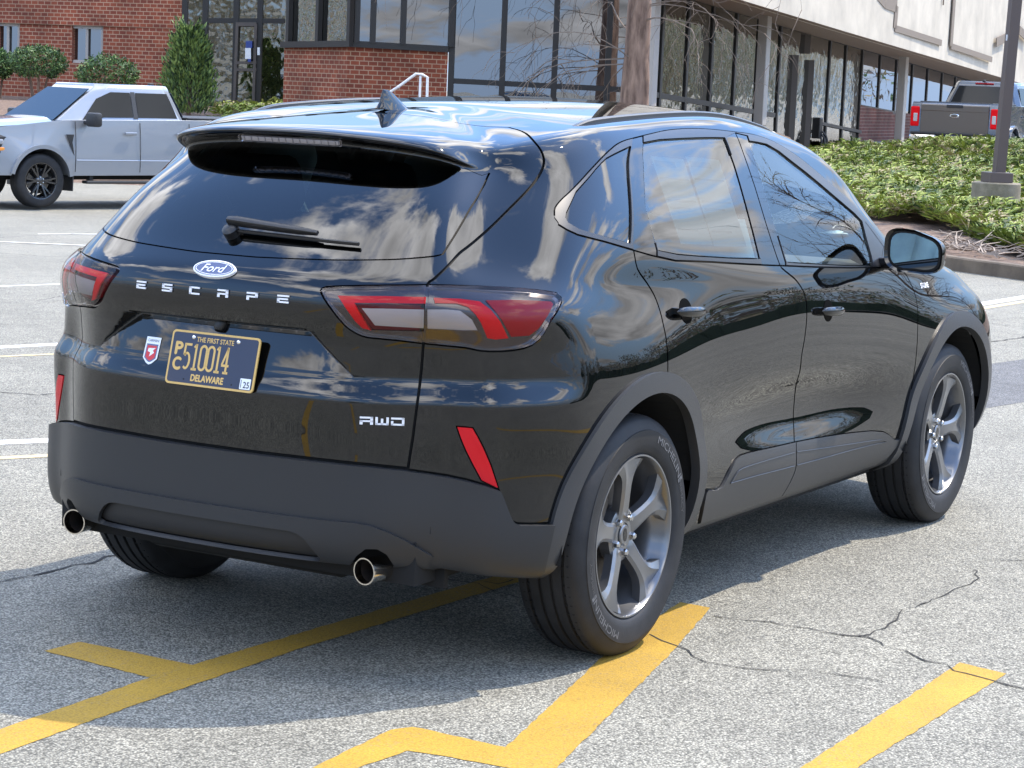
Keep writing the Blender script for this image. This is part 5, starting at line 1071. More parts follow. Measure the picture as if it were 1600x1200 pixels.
ul = MB(); ul.add([tuple(DS(d, s, .47)) for d, s in ((46, 8.2), (46, 50), (150, 80), (150, 20))], [(0, 1, 2, 3)]); o = ul.build('upper_lot', 'asphalt_far'); o['kind'] = 'structure'
# evergreen ground cover: many short sprays
for nm, c in (('leaf_bright', (.27, .32, .055)), ('leaf_mid', (.15, .20, .04)), ('leaf_dark', (.045, .080, .028)), ('leaf_straw', (.32, .26, .14)), ('twig_grey', (.25, .20, .16))):
    mat(nm, c, .6, spec=.3)
def sprays(name, spots, rng, size, kinds, weights, lean=.9, mats=('leaf_bright', 'leaf_mid', 'leaf_dark', 'leaf_straw')):
    V = []; F = []; mi = []
    for (x, y, z) in spots:
        pn_ = noise.noise(Vector((x*.7, y*.7, 5))); k = rng.choices(kinds, [w_*(1+(1.1*pn_ if i_ in (0, 3) else -1.1*pn_)) for i_, w_ in enumerate(weights)] if len(kinds) == 4 else weights)[0]; a0 = rng.uniform(0, 6.28); L = size*rng.uniform(.6, 1.5); up = rng.uniform(.15, lean)
        for t in range(4):
            a = a0+rng.uniform(-.9, .9); dx_, dy_ = math.cos(a), math.sin(a); l = L*rng.uniform(.5, 1); w = l*rng.uniform(.028, .06); b = len(V)
            V += [(x-dy_*w*.3, y+dx_*w*.3, z), (x+dy_*w*.3, y-dx_*w*.3, z), (x+dx_*l*.6+dy_*w, y+dy_*l*.6-dx_*w, z+l*up*.75), (x+dx_*l, y+dy_*l, z+l*up*(.85)), (x+dx_*l*.55-dy_*w, y+dy_*l*.55+dx_*w, z+l*up*.8)]
            F.append((b, b+1, b+2, b+3, b+4)); mi.append(k)
    return obj(name, V, F, list(mats), mi=mi)
rng = random.Random(5); spots = []
while len(spots) < 74000:
    d = 22.2+23*rng.random()**1.35; px = rng.uniform(1240, 1650); s = (px-800)/FPX*d; P = DS(d, s)
    ib = inside_bed(P.x, P.y)
    if ib < .08: continue
    nz = noise.noise(Vector((P.x*.55, P.y*.55, 3))); n2_ = noise.noise(Vector((P.x*1.9, P.y*1.9, 9)))
    bare = (ss(1.6-ib, 0, 1.3)*1.0 if d < 28 else 0) + (1.0 if (d > 41 and px < 1400) else 0)
    if bare > .5+.8*nz+.35*n2_: continue
    spots.append((P.x, P.y, bed_z(d, s)+.05+.30*max(0, nz)+rng.uniform(0, .10)+.05*n2_))
gc = sprays('ground_cover', spots, rng, .15, (0, 1, 2, 3), (44, 30, 14, 20)); gc['kind'] = 'stuff'
spots = []
for i in range(1500):
    px = rng.choice((rng.uniform(1440, 1560), rng.uniform(1340, 1420), rng.uniform(1240, 1640))); d = rng.choice((rng.uniform(22.3, 24.8), rng.uniform(40, 43)));  P = DS(d, (px-800)/FPX*d)
    if inside_bed(P.x, P.y) > .2: spots.append((P.x, P.y, bed_z(d)+.06))
tg = MB()
for x, y, z in spots[:420]:
    a = rng.uniform(0, 6.28); l = rng.uniform(.2, .75); p = [(x, y, z)]; 
    for k in range(4): a += rng.uniform(-.6, .6); p.append((p[-1][0]+math.cos(a)*l/4, p[-1][1]+math.sin(a)*l/4, p[-1][2]+rng.uniform(-.03, .06)))
    tg.tube(p, [.010, .009, .007, .005, .003], 3, cap=False)
o = tg.build('dead_twigs', 'twig_grey'); o['kind'] = 'stuff'
# ---- lamp post
lp = at(1553, 345, 28.8); LZ = bed_z(28.8)-.1
lampt = thing('street_lamp', 'square dark brown lamp post on a round concrete base in the planted bed', 'street lamp', (lp.x, lp.y, LZ))
m = MB(); m.lathe([(.31, -.3), (.312, .2), (.308, .60), (.295, .615), (0, .615)], 40); autosmooth(m.build('concrete_base', 'old_concrete', lampt), 40)
RZ = Matrix.Rotation(YAW-.21+R(24), 4, 'Z')
m = MB(); m.box((0, 0, .68), (.31, .31, .13), T=RZ, bev=.008); m.build('base_cover', 'lamp_brown', lampt)
m = MB(); m.box((0, 0, 3.9), (.135, .135, 6.6), T=Matrix.Rotation(R(1.6), 4, 'X') @ RZ, bev=.008); m.build('pole', 'lamp_brown', lampt)
m = MB(); m.box((-.0, -.5, 7.25), (.36, .62, .16), T=RZ, bev=.02); m.box((0, .5, 7.25), (.36, .62, .16), T=RZ, bev=.02); m.box((0, 0, 7.2), (.08, 1.0, .05), T=RZ); m.build('lamp_head', 'lamp_brown', lampt)
m = MB(); m.box((-.0685, 0, 1.90+.55), (.004, .075, .075), T=RZ); m.build('number_tag', 'tag_white', lampt)
# ---------------------------------------------------------------- buildings
def brick(name, c1, c2, mortar, bw=.1016*2.0, bh=.1016):
    m = bpy.data.materials.new(name); m.use_nodes = True; MATS[name] = m; nt = m.node_tree; b = nt.nodes['Principled BSDF']; L = nt.links.new
    tcn = nt.nodes.new('ShaderNodeTexCoord'); br = nt.nodes.new('ShaderNodeTexBrick'); L(tcn.outputs['UV'], br.inputs['Vector'])
    br.inputs['Color1'].default_value = (*c1, 1); br.inputs['Color2'].default_value = (*c2, 1); br.inputs['Mortar'].default_value = (*mortar, 1); br.inputs['Scale'].default_value = 1
    br.inputs['Mortar Size'].default_value = .011; br.inputs['Mortar Smooth'].default_value = .2; br.inputs['Brick Width'].default_value = bw; br.inputs['Row Height'].default_value = bh; br.inputs['Bias'].default_value = -.1
    nz = nt.nodes.new('ShaderNodeTexNoise'); nz.inputs['Scale'].default_value = 1.1; nz.inputs['Detail'].default_value = 5; L(tcn.outputs['UV'], nz.inputs['Vector'])
    mr = nt.nodes.new('ShaderNodeMapRange'); mr.inputs[1].default_value = .3; mr.inputs[2].default_value = .7; mr.inputs[3].default_value = .66; mr.inputs[4].default_value = 1.25; L(nz.outputs[0], mr.inputs[0])
    hs_ = nt.nodes.new('ShaderNodeHueSaturation'); L(br.outputs['Color'], hs_.inputs['Color']); L(mr.outputs[0], hs_.inputs['Value']); L(hs_.outputs[0], b.inputs['Base Color']); b.inputs['Roughness'].default_value = .88
    return m
brick('brick_red', (.27, .066, .030), (.17, .040, .022), (.40, .25, .16)); brick('brick_dark', (.17, .05, .035), (.11, .035, .026), (.26, .19, .15))
mat('frame_black', (.018, .016, .015), .4); mat('frame_bronze', (.085, .07, .06), .45); mat('cream_concrete', (.50, .45, .365), .85, noise_amt=.16, noise_scale=.9, bump=.2, bump_scale=20)
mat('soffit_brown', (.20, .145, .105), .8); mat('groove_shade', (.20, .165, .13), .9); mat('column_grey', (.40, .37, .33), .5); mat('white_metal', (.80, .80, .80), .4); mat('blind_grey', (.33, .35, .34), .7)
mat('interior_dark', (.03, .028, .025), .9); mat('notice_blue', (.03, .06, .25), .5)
glass('mirror_pane', (.07, .08, .08), ior=1.6, wavy=.025, boost=.24, refl=(.92, .95, 1), wscale=.8); glass('wavy_pane', (.10, .10, .09), ior=1.6, wavy=.30, boost=.24, refl=(.95, .95, .9), wscale=2.2)
def horizon_y(px):
    # image row at which a level sight line meets the column px
    r = cf+rr*((px-800)/FPX); return 600+FPX*(r.z/uu.z)
def atw(px, y, d):
    """point of an upright wall whose foot is d metres deep at that column"""
    b = at(px, horizon_y(px), d)-Vector(CAM); r = at(px, y, 1)-Vector(CAM); return Vector(CAM)+r*(math.hypot(b.x, b.y)/math.hypot(r.x, r.y))
def wallpiece(name, pts, m, parent, thick=.25, front=None):
    """vertical slab from ground points (px, depth, ztop, zbottom); brick courses measured in metres along it"""
    V = []; F = []; U = []
    g = [at(px, horizon_y(px), d) for px, d, zt, zb in pts]
    run = [0]
    for a, b in zip(g[:-1], g[1:]): run.append(run[-1]+(Vector((b.x, b.y))-Vector((a.x, a.y))).length)
    me_v = []; uvs = []
    for i, ((px, d, zt, zb), p) in enumerate(zip(pts, g)):
        a = g[max(0, i-1)]; b = g[min(len(g)-1, i+1)]; t = Vector((b.x-a.x, b.y-a.y, 0)).normalized(); back = Vector((-t.y, t.x, 0)); back = back if back.dot(FH) > 0 else -back
        for q in (Vector((0, 0, 0)), back*thick):
            me_v += [(p.x+q.x, p.y+q.y, zb), (p.x+q.x, p.y+q.y, zt)]
    n = len(pts); faces = []; fu = []
    for i in range(n-1):
        k = 4*i
        faces.append((k, k+4, k+5, k+1)); fu.append([(run[i], pts[i][3]), (run[i+1], pts[i+1][3]), (run[i+1], pts[i+1][2]), (run[i], pts[i][2])])
        faces.append((k+2, k+3, k+7, k+6)); fu.append([(0, 0)]*4)
        faces.append((k+1, k+5, k+7, k+3)); fu.append([(run[i], 0), (run[i+1], 0), (run[i+1], thick), (run[i], thick)])
    for k in (0, 4*(n-1)): faces.append((k, k+1, k+3, k+2)); fu.append([(0, 0), (0, pts[0][2]), (thick, pts[0][2]), (thick, 0)])
    o = obj(name, me_v, faces, m, parent); uv = o.data.uv_layers.new(name='UVMap'); k = 0
    for f in fu:
        for c in f: uv.data[k].uv = c; k += 1
    return o
def rot_to(a, b):
    d = (b-a).normalized(); return d
def bar(mb, a, b, w, t, face, mi=0):
    """flat bar from a to b, w wide across the facade, t deep along 'face'"""
    a = Vector(a); b = Vector(b); d = (b-a).normalized(); f = Vector(face); f = (f-d*f.dot(d)).normalized(); s = d.cross(f)
    q = [(-w/2, 0), (w/2, 0), (w/2, t), (-w/2, t)]; V = [a+s*x+f*y for x, y in q]+[b+s*x+f*y for x, y in q]
    mb.add([tuple(v) for v in V], [(0, 1, 2, 3)[::-1], (4, 5, 6, 7), (0, 1, 5, 4), (1, 2, 6, 5), (2, 3, 7, 6), (3, 0, 4, 7)], None, mi)
def zat(px, y, d): return atw(px, y, d).z
def vert(px, d, z0, z1):
    g = at(px, horizon_y(px), d); return Vector((g.x, g.y, z0)), Vector((g.x, g.y, z1))
bld = thing('brick_building', 'red brick building with dark framed glass bays filling the left and middle background', 'building', at(500, 160, 58))
# left brick wing with two windows
def dW(px): return 60-2.2*px/283
TOPZ = 7.0; GZ = .75
wz = [(112, 160, 40, 99), (-4, 30, 39, 103)]
def wsect(x0, x1, zt, zb): wallpiece('brick_wall', [(x0, dW(x0), zt, zb), (x1, dW(x1), zt, zb)], 'brick_red', bld)
zt = zat(136, 40, dW(136)); zb = zat(136, 99, dW(136))
wsect(-260, 285, TOPZ, zt); wsect(-260, 285, zb, .2); wsect(-260, -4, zt, zb); wsect(30, 112, zt, zb); wsect(160, 285, zt, zb)
for x0, x1 in ((112, 160), (-4, 30)):
    a0, a1 = vert(x0, dW(x0)+.16, zb, zt); b0, b1 = vert(x1, dW(x1)+.16, zb, zt); fn = -FH
    w = MB(); m_ = (a0+b0)/2; m2 = (a1+b1)/2
    bar(w, a0+Vector((0, 0, .04)), b0+Vector((0, 0, .04)), .08, .09, fn); bar(w, a1-Vector((0, 0, .04)), b1-Vector((0, 0, .04)), .08, .09, fn)
    for p, q in ((a0, a1), (b0, b1), (m_, m2)): bar(w, p, q, .07, .08, fn)
    wo2 = w.build('window', 'column_grey', bld)
    pn = MB(); pn.add([tuple(a0-fn*.03), tuple(b0-fn*.03), tuple(b1-fn*.03), tuple(a1-fn*.03)], [(0, 1, 2, 3)]); pn.build('blind', 'blind_grey', wo2)
    pn = MB(); pn.add([tuple(a0), tuple(b0), tuple(b1), tuple(a1)], [(0, 1, 2, 3)]); pn.build('pane', 'mirror_pane', wo2)
# glass fronts
def curtain(px0, px1, dfun, z0, z1, muls, rails, mat_pane, fr='frame_black', mw=.09, parent=None, deep=.12, ztf=None, zbf=None, dark=True, name='glass_front'):
    parent = parent or bld; f = MB()
    ztf = ztf or (lambda p: z1); zbf = zbf or (lambda p: z0)
    a = at(px0, 100, dfun(px0)); b = at(px1, 100, dfun(px1)); t = Vector((b.x-a.x, b.y-a.y, 0)).normalized(); fn = Vector((t.y, -t.x, 0)); fn = fn if fn.dot(FH) < 0 else -fn
    for px in muls:
        p, q = vert(px, dfun(px), zbf(px), ztf(px)); bar(f, p, q, mw, deep, fn)
    for (x0, y0, x1, y1, w) in rails:
        bar(f, atw(x0, y0, dfun(x0)), atw(x1, y1, dfun(x1)), w, deep*.8, fn)
    fo = f.build(name, fr, parent)
    edges = sorted(set([px0]+list(muls)+[px1]))
    for x0, x1 in zip(edges[:-1], edges[1:]):
        if x1-x0 < 2: continue
        a0, a1 = vert(x0, dfun(x0)+.02, zbf(x0), ztf(x0)); b0, b1 = vert(x1, dfun(x1)+.02, zbf(x1), ztf(x1))
        pn = MB(); pn.add([tuple(a0), tuple(b0), tuple(b1), tuple(a1)], [(0, 1, 2, 3)]); pn.build('pane', mat_pane, fo)
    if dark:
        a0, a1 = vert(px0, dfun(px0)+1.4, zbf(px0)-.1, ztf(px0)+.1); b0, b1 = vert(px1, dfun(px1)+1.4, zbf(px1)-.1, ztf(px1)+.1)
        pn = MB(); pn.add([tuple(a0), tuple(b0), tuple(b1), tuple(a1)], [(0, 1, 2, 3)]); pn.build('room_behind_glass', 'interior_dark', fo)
    return fo
dE = lambda px: 57.0
curtain(286, 449, dE, .80, TOPZ, (287, 319, 367, 404, 449), ((319, 32, 449, 33, .12), (319, 164, 449, 167, .16), (286, 168, 319, 166, .1)), 'wavy_pane', mw=.13)
dm = MB(); fn = -FH
for (x0, y0, x1, y1, w) in ((369, 38, 401, 38, .10), (369, 98, 401, 98, .07), (369, 109, 401, 109, .07), (369, 162, 401, 163, .18), (371, 38, 366, 163, .07), (400, 38, 396, 163, .07)):
    bar(dm, atw(x0, y0, 56.88), atw(x1, y1, 56.88), w, .08, fn)
door = dm.build('door', 'frame_bronze', bld)
for (x0, y0, x1, y1, m_) in ((384, 64, 394, 75, 'notice_blue'), (383, 75, 392, 92, 'tag_white'), (387, 92, 392, 97, 'notice_blue'), (402, 74, 406, 86, 'tag_white')):
    nm = MB(); nm.add([tuple(atw(x0, y1, 56.72)), tuple(atw(x1, y1, 56.72)), tuple(atw(x1, y0, 56.72)), tuple(atw(x0, y0, 56.72))], [(0, 1, 2, 3)]); nm.build('door_notice', m_, door)
# brick bay with windows above
dB1 = lambda px: 52.1+(50-52.1)*(px-443)/(542-443); dB2 = lambda px: 50+.3*(px-542)/155; zb_ = 2.53
wallpiece('brick_bay', [(443, 52.1, zb_, .3), (542, 50, zb_, .3), (698, 50.3, zb_, .3)], 'brick_red', bld, .35)
curtain(443, 551, dB1, zb_, TOPZ, (453, 499, 548), ((443, 70, 551, 68.5, .14),), 'wavy_pane', mw=.12)
curtain(551, 704, dB2, zb_, TOPZ, (555, 580, 627, 702), ((551, 68.5, 700, 77, .14),), 'mirror_pane', mw=.12)
# tall glass front
dA = lambda px: 50.4
curtain(704, 1012, dA, .9, TOPZ, (704, 784, 865, 948, 1011), ((700, 126, 1012, 142, .12),), 'mirror_pane', mw=.13)
# long receding front with overhang
LB = 16.97; dB = lambda px: FPX*LB/(2200-px)
def lin(pts):
    def f(x):
        for (a, ya), (b, yb) in zip(pts[:-1], pts[1:]):
            if x <= b or (b, yb) == pts[-1]: return ya+(yb-ya)*(x-a)/(b-a)
    return f
ytop = lin([(1012, -22), (1073, 0), (1149, 22), (1185, 32), (1256, 54), (1350, 80), (1427, 102), (1521, 129), (1700, 176)])
ybot = lin([(1012, 205), (1267, 233.7), (1401, 240.5), (1700, 254)])
zT = lambda px: zat(px, ytop(px), dB(px)); zBt = lambda px: zat(px, ybot(px), dB(px))
wing = thing('glass_fronted_building', 'long cream concrete building with an overhang above black framed glass on the right', 'building', at(1300, 240, dB(1300)))
curtain(1012, 1345, dB, 0, 0, (1030, 1070, 1108, 1145, 1180, 1214, 1292, 1317, 1343), ((1012, 146, 1100, 161, .12), (1100, 161, 1210, 180, .12), (1284, 193, 1345, 206, .09), (1214, 76, 1292, 96, .28)), 'wavy_pane', mw=.15, parent=wing, ztf=zT, zbf=zBt, deep=.035)
curtain(1345, 1640, dB, 0, 0, (1371, 1397, 1422, 1446, 1469, 1490, 1516, 1540, 1565, 1590), ((1345, 166, 1440, 184, .1),), 'mirror_pane', mw=.15, parent=wing, ztf=zT, zbf=zBt, deep=.035)
dr = MB(); fn = Vector((math.sin(YAW-.38), -math.cos(YAW-.38), 0))
for px, yt, yb in ((1239, 86, 222), (1264, 94, 232), (1256, 54, 84)):
    p, q = vert(px, dB(px)-.1, zat(px, yb, dB(px)), zat(px, yt, dB(px))); bar(dr, p, q, .16, .12, -FH)
dr.build('double_door', 'frame_bronze', wing)
lowz = lambda px: zat(px, 165+(px-1346)*.21, dB(px)-.15)
wallpiece('brick_panel', [(1345, dB(1345)-.2, lowz(1345), .2), (1404, dB(1404)-.2, lowz(1404), .2)], 'brick_dark', wing, .1); wallpiece('brick_panel', [(1406, dB(1406)-.25, lowz(1404), .2), (1440, dB(1440)-.25, lowz(1404), .2)], 'brick_dark', wing, .1)
# overhang: soffit, concrete face
LF = 14.9; dF = lambda px: FPX*LF/(2200-px)
yf = lin([(990, -52), (1158, 0), (1320, 49), (1564, 121), (1700, 161)])
V = []
xs_ = list(range(990, 1701, 30))
for px in xs_: V += [tuple(atw(px, yf(px), dF(px))), tuple(atw(px+8, ytop(px), dB(px)+.3))]
so_ = MB(); so_.add(V, [(2*i, 2*i+1, 2*i+3, 2*i+2) for i in range(len(xs_)-1)]); so_.build('soffit', 'soffit_brown', wing)
V = []; nrmF = Vector((math.sin(YAW-.38), -math.cos(YAW-.38), 0))
for px in xs_: p = atw(px, yf(px), dF(px)); V += [tuple(p), (p.x, p.y, p.z+9), tuple(p-nrmF*.3), (p.x-nrmF.x*.3, p.y-nrmF.y*.3, p.z+9)]
fa = MB(); fa.add(V, [(4*i, 4*i+4, 4*i+5, 4*i+1) for i in range(len(xs_)-1)]+[(4*i+2, 4*i+3, 4*i+7, 4*i+6) for i in range(len(xs_)-1)]+[(4*i+1, 4*i+5, 4*i+7, 4*i+3) for i in range(len(xs_)-1)]); fa.build('concrete_face', 'cream_concrete', wing)
def onface(px, y):
    p0 = atw(1400, yf(1400), dF(1400)); r = at(px, y, 1)-Vector(CAM); return Vector(CAM)+r*((p0-Vector(CAM)).dot(nrmF)/r.dot(nrmF))
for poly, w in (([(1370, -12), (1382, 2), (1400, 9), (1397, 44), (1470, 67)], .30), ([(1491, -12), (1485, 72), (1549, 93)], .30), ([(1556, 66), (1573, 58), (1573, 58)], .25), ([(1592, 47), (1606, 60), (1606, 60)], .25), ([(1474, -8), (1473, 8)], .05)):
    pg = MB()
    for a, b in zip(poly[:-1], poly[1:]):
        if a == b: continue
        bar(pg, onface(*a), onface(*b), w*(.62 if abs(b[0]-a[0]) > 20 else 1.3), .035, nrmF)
    pg.build('groove_shade_bar', 'groove_shade', wing)  # raised bars on the face; the shade of recessed grooves is put into their colour
for px, yt, yb in ((1014, -20, 200), (1189, 30, 196), (1408, 97, 242)):
    L_ = 16.2; d = FPX*L_/(2200-px); c = MB(); p, q = vert(px, d, zat(px, yb, d), zat(px, yt, d)+.2); c.box(((p.x+q.x)/2, (p.y+q.y)/2, (p.z+q.z)/2), (.26, .26, q.z-p.z), bev=.02)
    c.build('column', 'column_grey', wing)
# hose bib and meter on the wall: small dark box with a coil
hb_ = MB(); d = dB(1278)-.4; hb_.box(tuple(at(1277, 200, d)), (.25, .25, .6), bev=.03)
cen_ = at(1270, 222, d)
for k in range(3): hb_.tube([tuple(cen_+rr*(.26+.03*k)*math.cos(i*.45)+uu*(.30+.03*k)*math.sin(i*.45)+rr*.05*k) for i in range(15)], .03, 5)
hr = hb_.build('hose_reel', 'frame_black'); tag(hr, 'dark hose reel coiled beside the glass doors of the cream building', 'hose reel')
# white handrail in front of the brick bay
hd = MB(); d = 47.5
hd.tube([at(600, 150, d+.2), at(622, 136, d), at(650, 115.5, d), at(660, 116.5, d), at(668, 121, d), at(667, 160, d)], .030, 8); hd.tube([at(657, 119, d), at(655.5, 160, d)], .026, 8)
ho2 = hd.build('handrail', 'white_metal'); tag(ho2, 'white tubular handrail in front of the brick bay', 'handrail')
# bank in front of the left wing
bk = MB(); V = []
for i in range(24):
    s = -40+46*i/23
    for j, (d, z) in enumerate(((43.5, None), (45.5, -.2), (48, .45), (50.5, .80), (53, .88), (60, .92))):
        p = DS(d, s); V.append((p.x, p.y, lot_z(p.x, p.y)-.02 if z is None else z+.05*noise.noise(Vector((s, d, 0)))))
bk.add(V, [(i*6+j, (i+1)*6+j, (i+1)*6+j+1, i*6+j+1) for i in range(23) for j in range(5)]); o = bk.build('bank', 'mulch', smooth=True); o['kind'] = 'structure'
rng = random.Random(8); sp = []
for i in range(2600):
    d = rng.uniform(46, 56.5); px = rng.uniform(325, 445); P = DS(d, (px-800)/FPX*d); zz = .86 if d > 52 else .45+.1*(d-48)
    sp.append((P.x, P.y, max(.1, zz)))
o = sprays('bank_ground_cover', sp, rng, .26, (0, 1, 3), (55, 30, 15)); o['kind'] = 'stuff'
# ---- shrubs
mat('bark', (.070, .040, .028), .95, col2=(.30, .20, .145), noise_scale=9, bump=1, bump_scale=12)
_nt = MATS['bark'].node_tree; _mp = _nt.nodes.new('ShaderNodeMapping'); _mp.inputs['Scale'].default_value = (1, 1, .22)
for _l in list(_nt.links):
    if _l.from_node.type == 'TEX_COORD': _to = _l.to_socket; _fr = _l.from_socket; _nt.links.remove(_l); _nt.links.new(_fr, _mp.inputs[0]); _nt.links.new(_mp.outputs[0], _to); mat('twig_brown', (.17, .13, .10), .9); mat('needle_light', (.21, .29, .075), .6); mat('needle_mid', (.085, .145, .045), .6); mat('needle_dark', (.018, .04, .015), .7)
mat('hedge_mid', (.055, .115, .030), .6); mat('hedge_light', (.11, .20, .045), .6)
def leaves(name, pts, size, rng, mats, weights, parent, flat_=0.0, tall=1.0):
    V = []; F = []; mi = []
    for p, n_ in pts:
        k = rng.choices(range(len(mats)), weights)[0]; l = size*rng.uniform(.6, 1.4); a = Vector((rng.gauss(0, 1), rng.gauss(0, 1), rng.gauss(0, 1)*tall)).normalized(); 
        if tall > 1: a = (Vector((n_.x*.7, n_.y*.7, 1.2))+a*.5).normalized()
        b = a.cross(Vector((rng.gauss(0, 1), rng.gauss(0, 1), rng.gauss(0, 1)))).normalized(); k0 = len(V)
        V += [tuple(p-b*l*.22), tuple(p+a*l*.6+b*l*.16), tuple(p+a*l*1.1), tuple(p+a*l*.5-b*l*.22)]; F.append((k0, k0+1, k0+2, k0+3)); mi.append(k)
    return obj(name, V, F, list(mats), parent, mi=mi)
def dome(px, py, wpx, hpx, d, label, seed):
    rng = random.Random(seed); c = at(px, py, d); rx = wpx/2*d/FPX; rz_ = hpx*d/FPX
    t = thing('shrub', label, 'shrub', (c.x, c.y, .8), group='clipped shrubs along the brick wall'); base = c.z-.8; pts = []
    for i in range(3800):
        a = rng.uniform(0, 6.28); ph = math.asin(rng.uniform(-.85, 1)); r = rng.uniform(.78, 1.03)*(1+.10*noise.noise(Vector((math.cos(a)*2, math.sin(a)*2, ph*2+seed))))
        n_ = Vector((math.cos(a)*math.cos(ph), math.sin(a)*math.cos(ph), math.sin(ph))); q = Vector((n_.x*rx*r, n_.y*rx*r, base+n_.z*rz_*r*.8+rz_*.1)); pts.append((q, n_))
    leaves('crown', pts, .085, rng, ('hedge_mid', 'hedge_light', 'needle_dark'), (50, 28, 18), t)
    st = MB()
    for k in range(5): a = rng.uniform(0, 6.28); st.tube([(math.cos(a)*.1, math.sin(a)*.1, -.1), (math.cos(a)*rx*.35, math.sin(a)*rx*.35, base*.6), (math.cos(a)*rx*.6, math.sin(a)*rx*.6, base)], .03, 5)
    st.build('stem', 'bark', t)
dome(60, 101, 88, 32, 55, 'rounded clipped shrub left of the second brick window', 1); dome(168, 122, 94, 40, 54.5, 'rounded clipped shrub below the second brick window', 2); dome(-6, 104, 52, 30, 55.5, 'clipped shrub cut off by the left edge of the photo', 3)
rng = random.Random(12); c = at(294, 182, 49.5); tb = thing('evergreen_shrub', 'tall loose evergreen shrub at the corner of the brick wall', 'shrub', (c.x, c.y, .75)); pts = []
H = 1.85
for i in range(5600):
    t = rng.random()**.85; z = .05+H*t; a = rng.uniform(0, 6.28); lump = 1+.30*noise.noise(Vector((math.cos(a)*1.7, math.sin(a)*1.7, z*1.8)))+.22*noise.noise(Vector((math.cos(a)*4, math.sin(a)*4, z*4.5)))
    w = .66*min(1, t*4+.45)*(1-t*.92)**.50*lump; r = w*rng.uniform(.45, 1.05)
    pts.append((Vector((math.cos(a)*r, math.sin(a)*r, z)), Vector((math.cos(a), math.sin(a), .2))))
for i in range(85):
    t = rng.uniform(.25, 1.0); a = rng.uniform(0, 6.28); r0_ = .60*(1-t*.95)**.5; o_ = Vector((math.cos(a)*r0_*.9, math.sin(a)*r0_*.9, .05+H*t)); dd = Vector((math.cos(a)*.5, math.sin(a)*.5, 1)).normalized(); L_ = rng.uniform(.12, .34)
    for k in range(12): pts.append((o_+dd*L_*k/12+Vector((rng.gauss(0, .012), rng.gauss(0, .012), 0)), Vector((math.cos(a), math.sin(a), .2))))
leaves('crown', pts, .115, rng, ('needle_mid', 'needle_light', 'needle_dark'), (38, 46, 16), tb, tall=2.0); m = MB(); m.tube([(0, 0, -.1), (.03, 0, 1.2), (0, 0, 1.8)], [.06, .04, .01]); m.build('trunk', 'bark', tb)
# ---- bare tree in front of the glass
d = 43.0; c = at(990, 175, d); tr = thing('bare_tree', 'leafless tree with a rough brown trunk and drooping twigs in front of the glass', 'tree', (c.x, c.y, .6))
m = MB(); rng = random.Random(4); r0 = 21*d/FPX; ring = []; V = []; F = []; nn = 26
for j in range(40):
    z = -.3+9*j/39
    for i in range(nn):
        a = 2*math.pi*i/nn; r = r0*(1.12-.02*j+.35*math.exp(-(z+.3)*1.6))*(1+.09*noise.noise(Vector((math.cos(a)*3, math.sin(a)*3, z*1.3)))+.06*noise.noise(Vector((math.cos(a)*9, math.sin(a)*9, z*3)))); V.append((math.cos(a)*r+z*.012, math.sin(a)*r, z))
m.add(V, [(j*nn+i, j*nn+(i+1) % nn, (j+1)*nn+(i+1) % nn, (j+1)*nn+i) for j in range(39) for i in range(nn)]); m.build('trunk', 'bark', tr, smooth=True)
def twig(mb, p, direc, L, r, n, droop, rng, depth=0):
    pts = [p]; dd = direc.normalized(); rad = []
    for k in range(n):
        dd = (dd+Vector((rng.gauss(0, .22), rng.gauss(0, .22), rng.gauss(0, .12)-droop*(k/n))) ).normalized(); pts.append(pts[-1]+dd*L/n)
        if depth < 2 and k > 0 and rng.random() < (.75 if depth == 0 else .5):
            side = Vector((rng.gauss(0, 1), rng.gauss(0, 1), rng.gauss(0, .4)-.2)); twig(mb, pts[-1], dd+side*.8, L*rng.uniform(.3, .55), r*.55, max(3, n-2), droop*1.2, rng, depth+1)
    mb.tube([tuple(q) for q in pts], [max(.0035, r*(1-i/len(pts))) for i in range(len(pts))], 4, cap=False)
for i in range(28):
    z = rng.uniform(1.6, 6.5); a = rng.uniform(0, 6.28); side = SH*math.cos(a)*(1.5 if math.cos(a) > 0 else 1.0)+FH*math.sin(a)*.5
    b = MB(); L = rng.uniform(2.2, 5.2)*(1 if z > 3 else .55); twig(b, Vector((0, 0, z))+side.normalized()*r0*.7, side+Vector((0, 0, rng.uniform(-.1, .5))), L, rng.uniform(.010, .022), 8, .42, rng)
    b.build('branch', 'twig_brown', tr)
# ---- woods far behind the camera, seen only as reflections in glass and paint
rng = random.Random(77); V = []; F = []; mi = []
def wood_tree(x, y, h, w):
    k = len(V)
    for dx_, dy_ in ((-.18, 0), (.18, 0)): V.append((x+dx_, y+dy_, 0)); V.append((x+dx_*.3, y+dy_, h*.9))
    F.append((k, k+2, k+3, k+1)); mi.append(1)
    for i in range(560):
        t = rng.random(); z = h*(.18+.82*t); r = w*math.sqrt(rng.random())*(1-.6*abs(t-.4)); a = rng.uniform(0, 6.28); p = Vector((x+r*math.cos(a), y+r*math.sin(a), z)); s = rng.uniform(.14, .46)
        u_ = Vector((rng.gauss(0, 1), rng.gauss(0, 1), rng.gauss(0, 1.4))).normalized(); v_ = u_.orthogonal().normalized(); k = len(V)
        V.extend([tuple(p-u_*s), tuple(p+v_*s*.22), tuple(p+u_*s), tuple(p-v_*s*.22)]); F.append((k, k+1, k+2, k+3)); mi.append(rng.choice((0, 1, 1, 2)))
for i in range(84):
    a = R(rng.uniform(-62, 8)); r = rng.uniform(75, 120); wood_tree(r*math.cos(a), r*math.sin(a)-6, rng.uniform(5, 9.5), rng.uniform(2.5, 4.5))
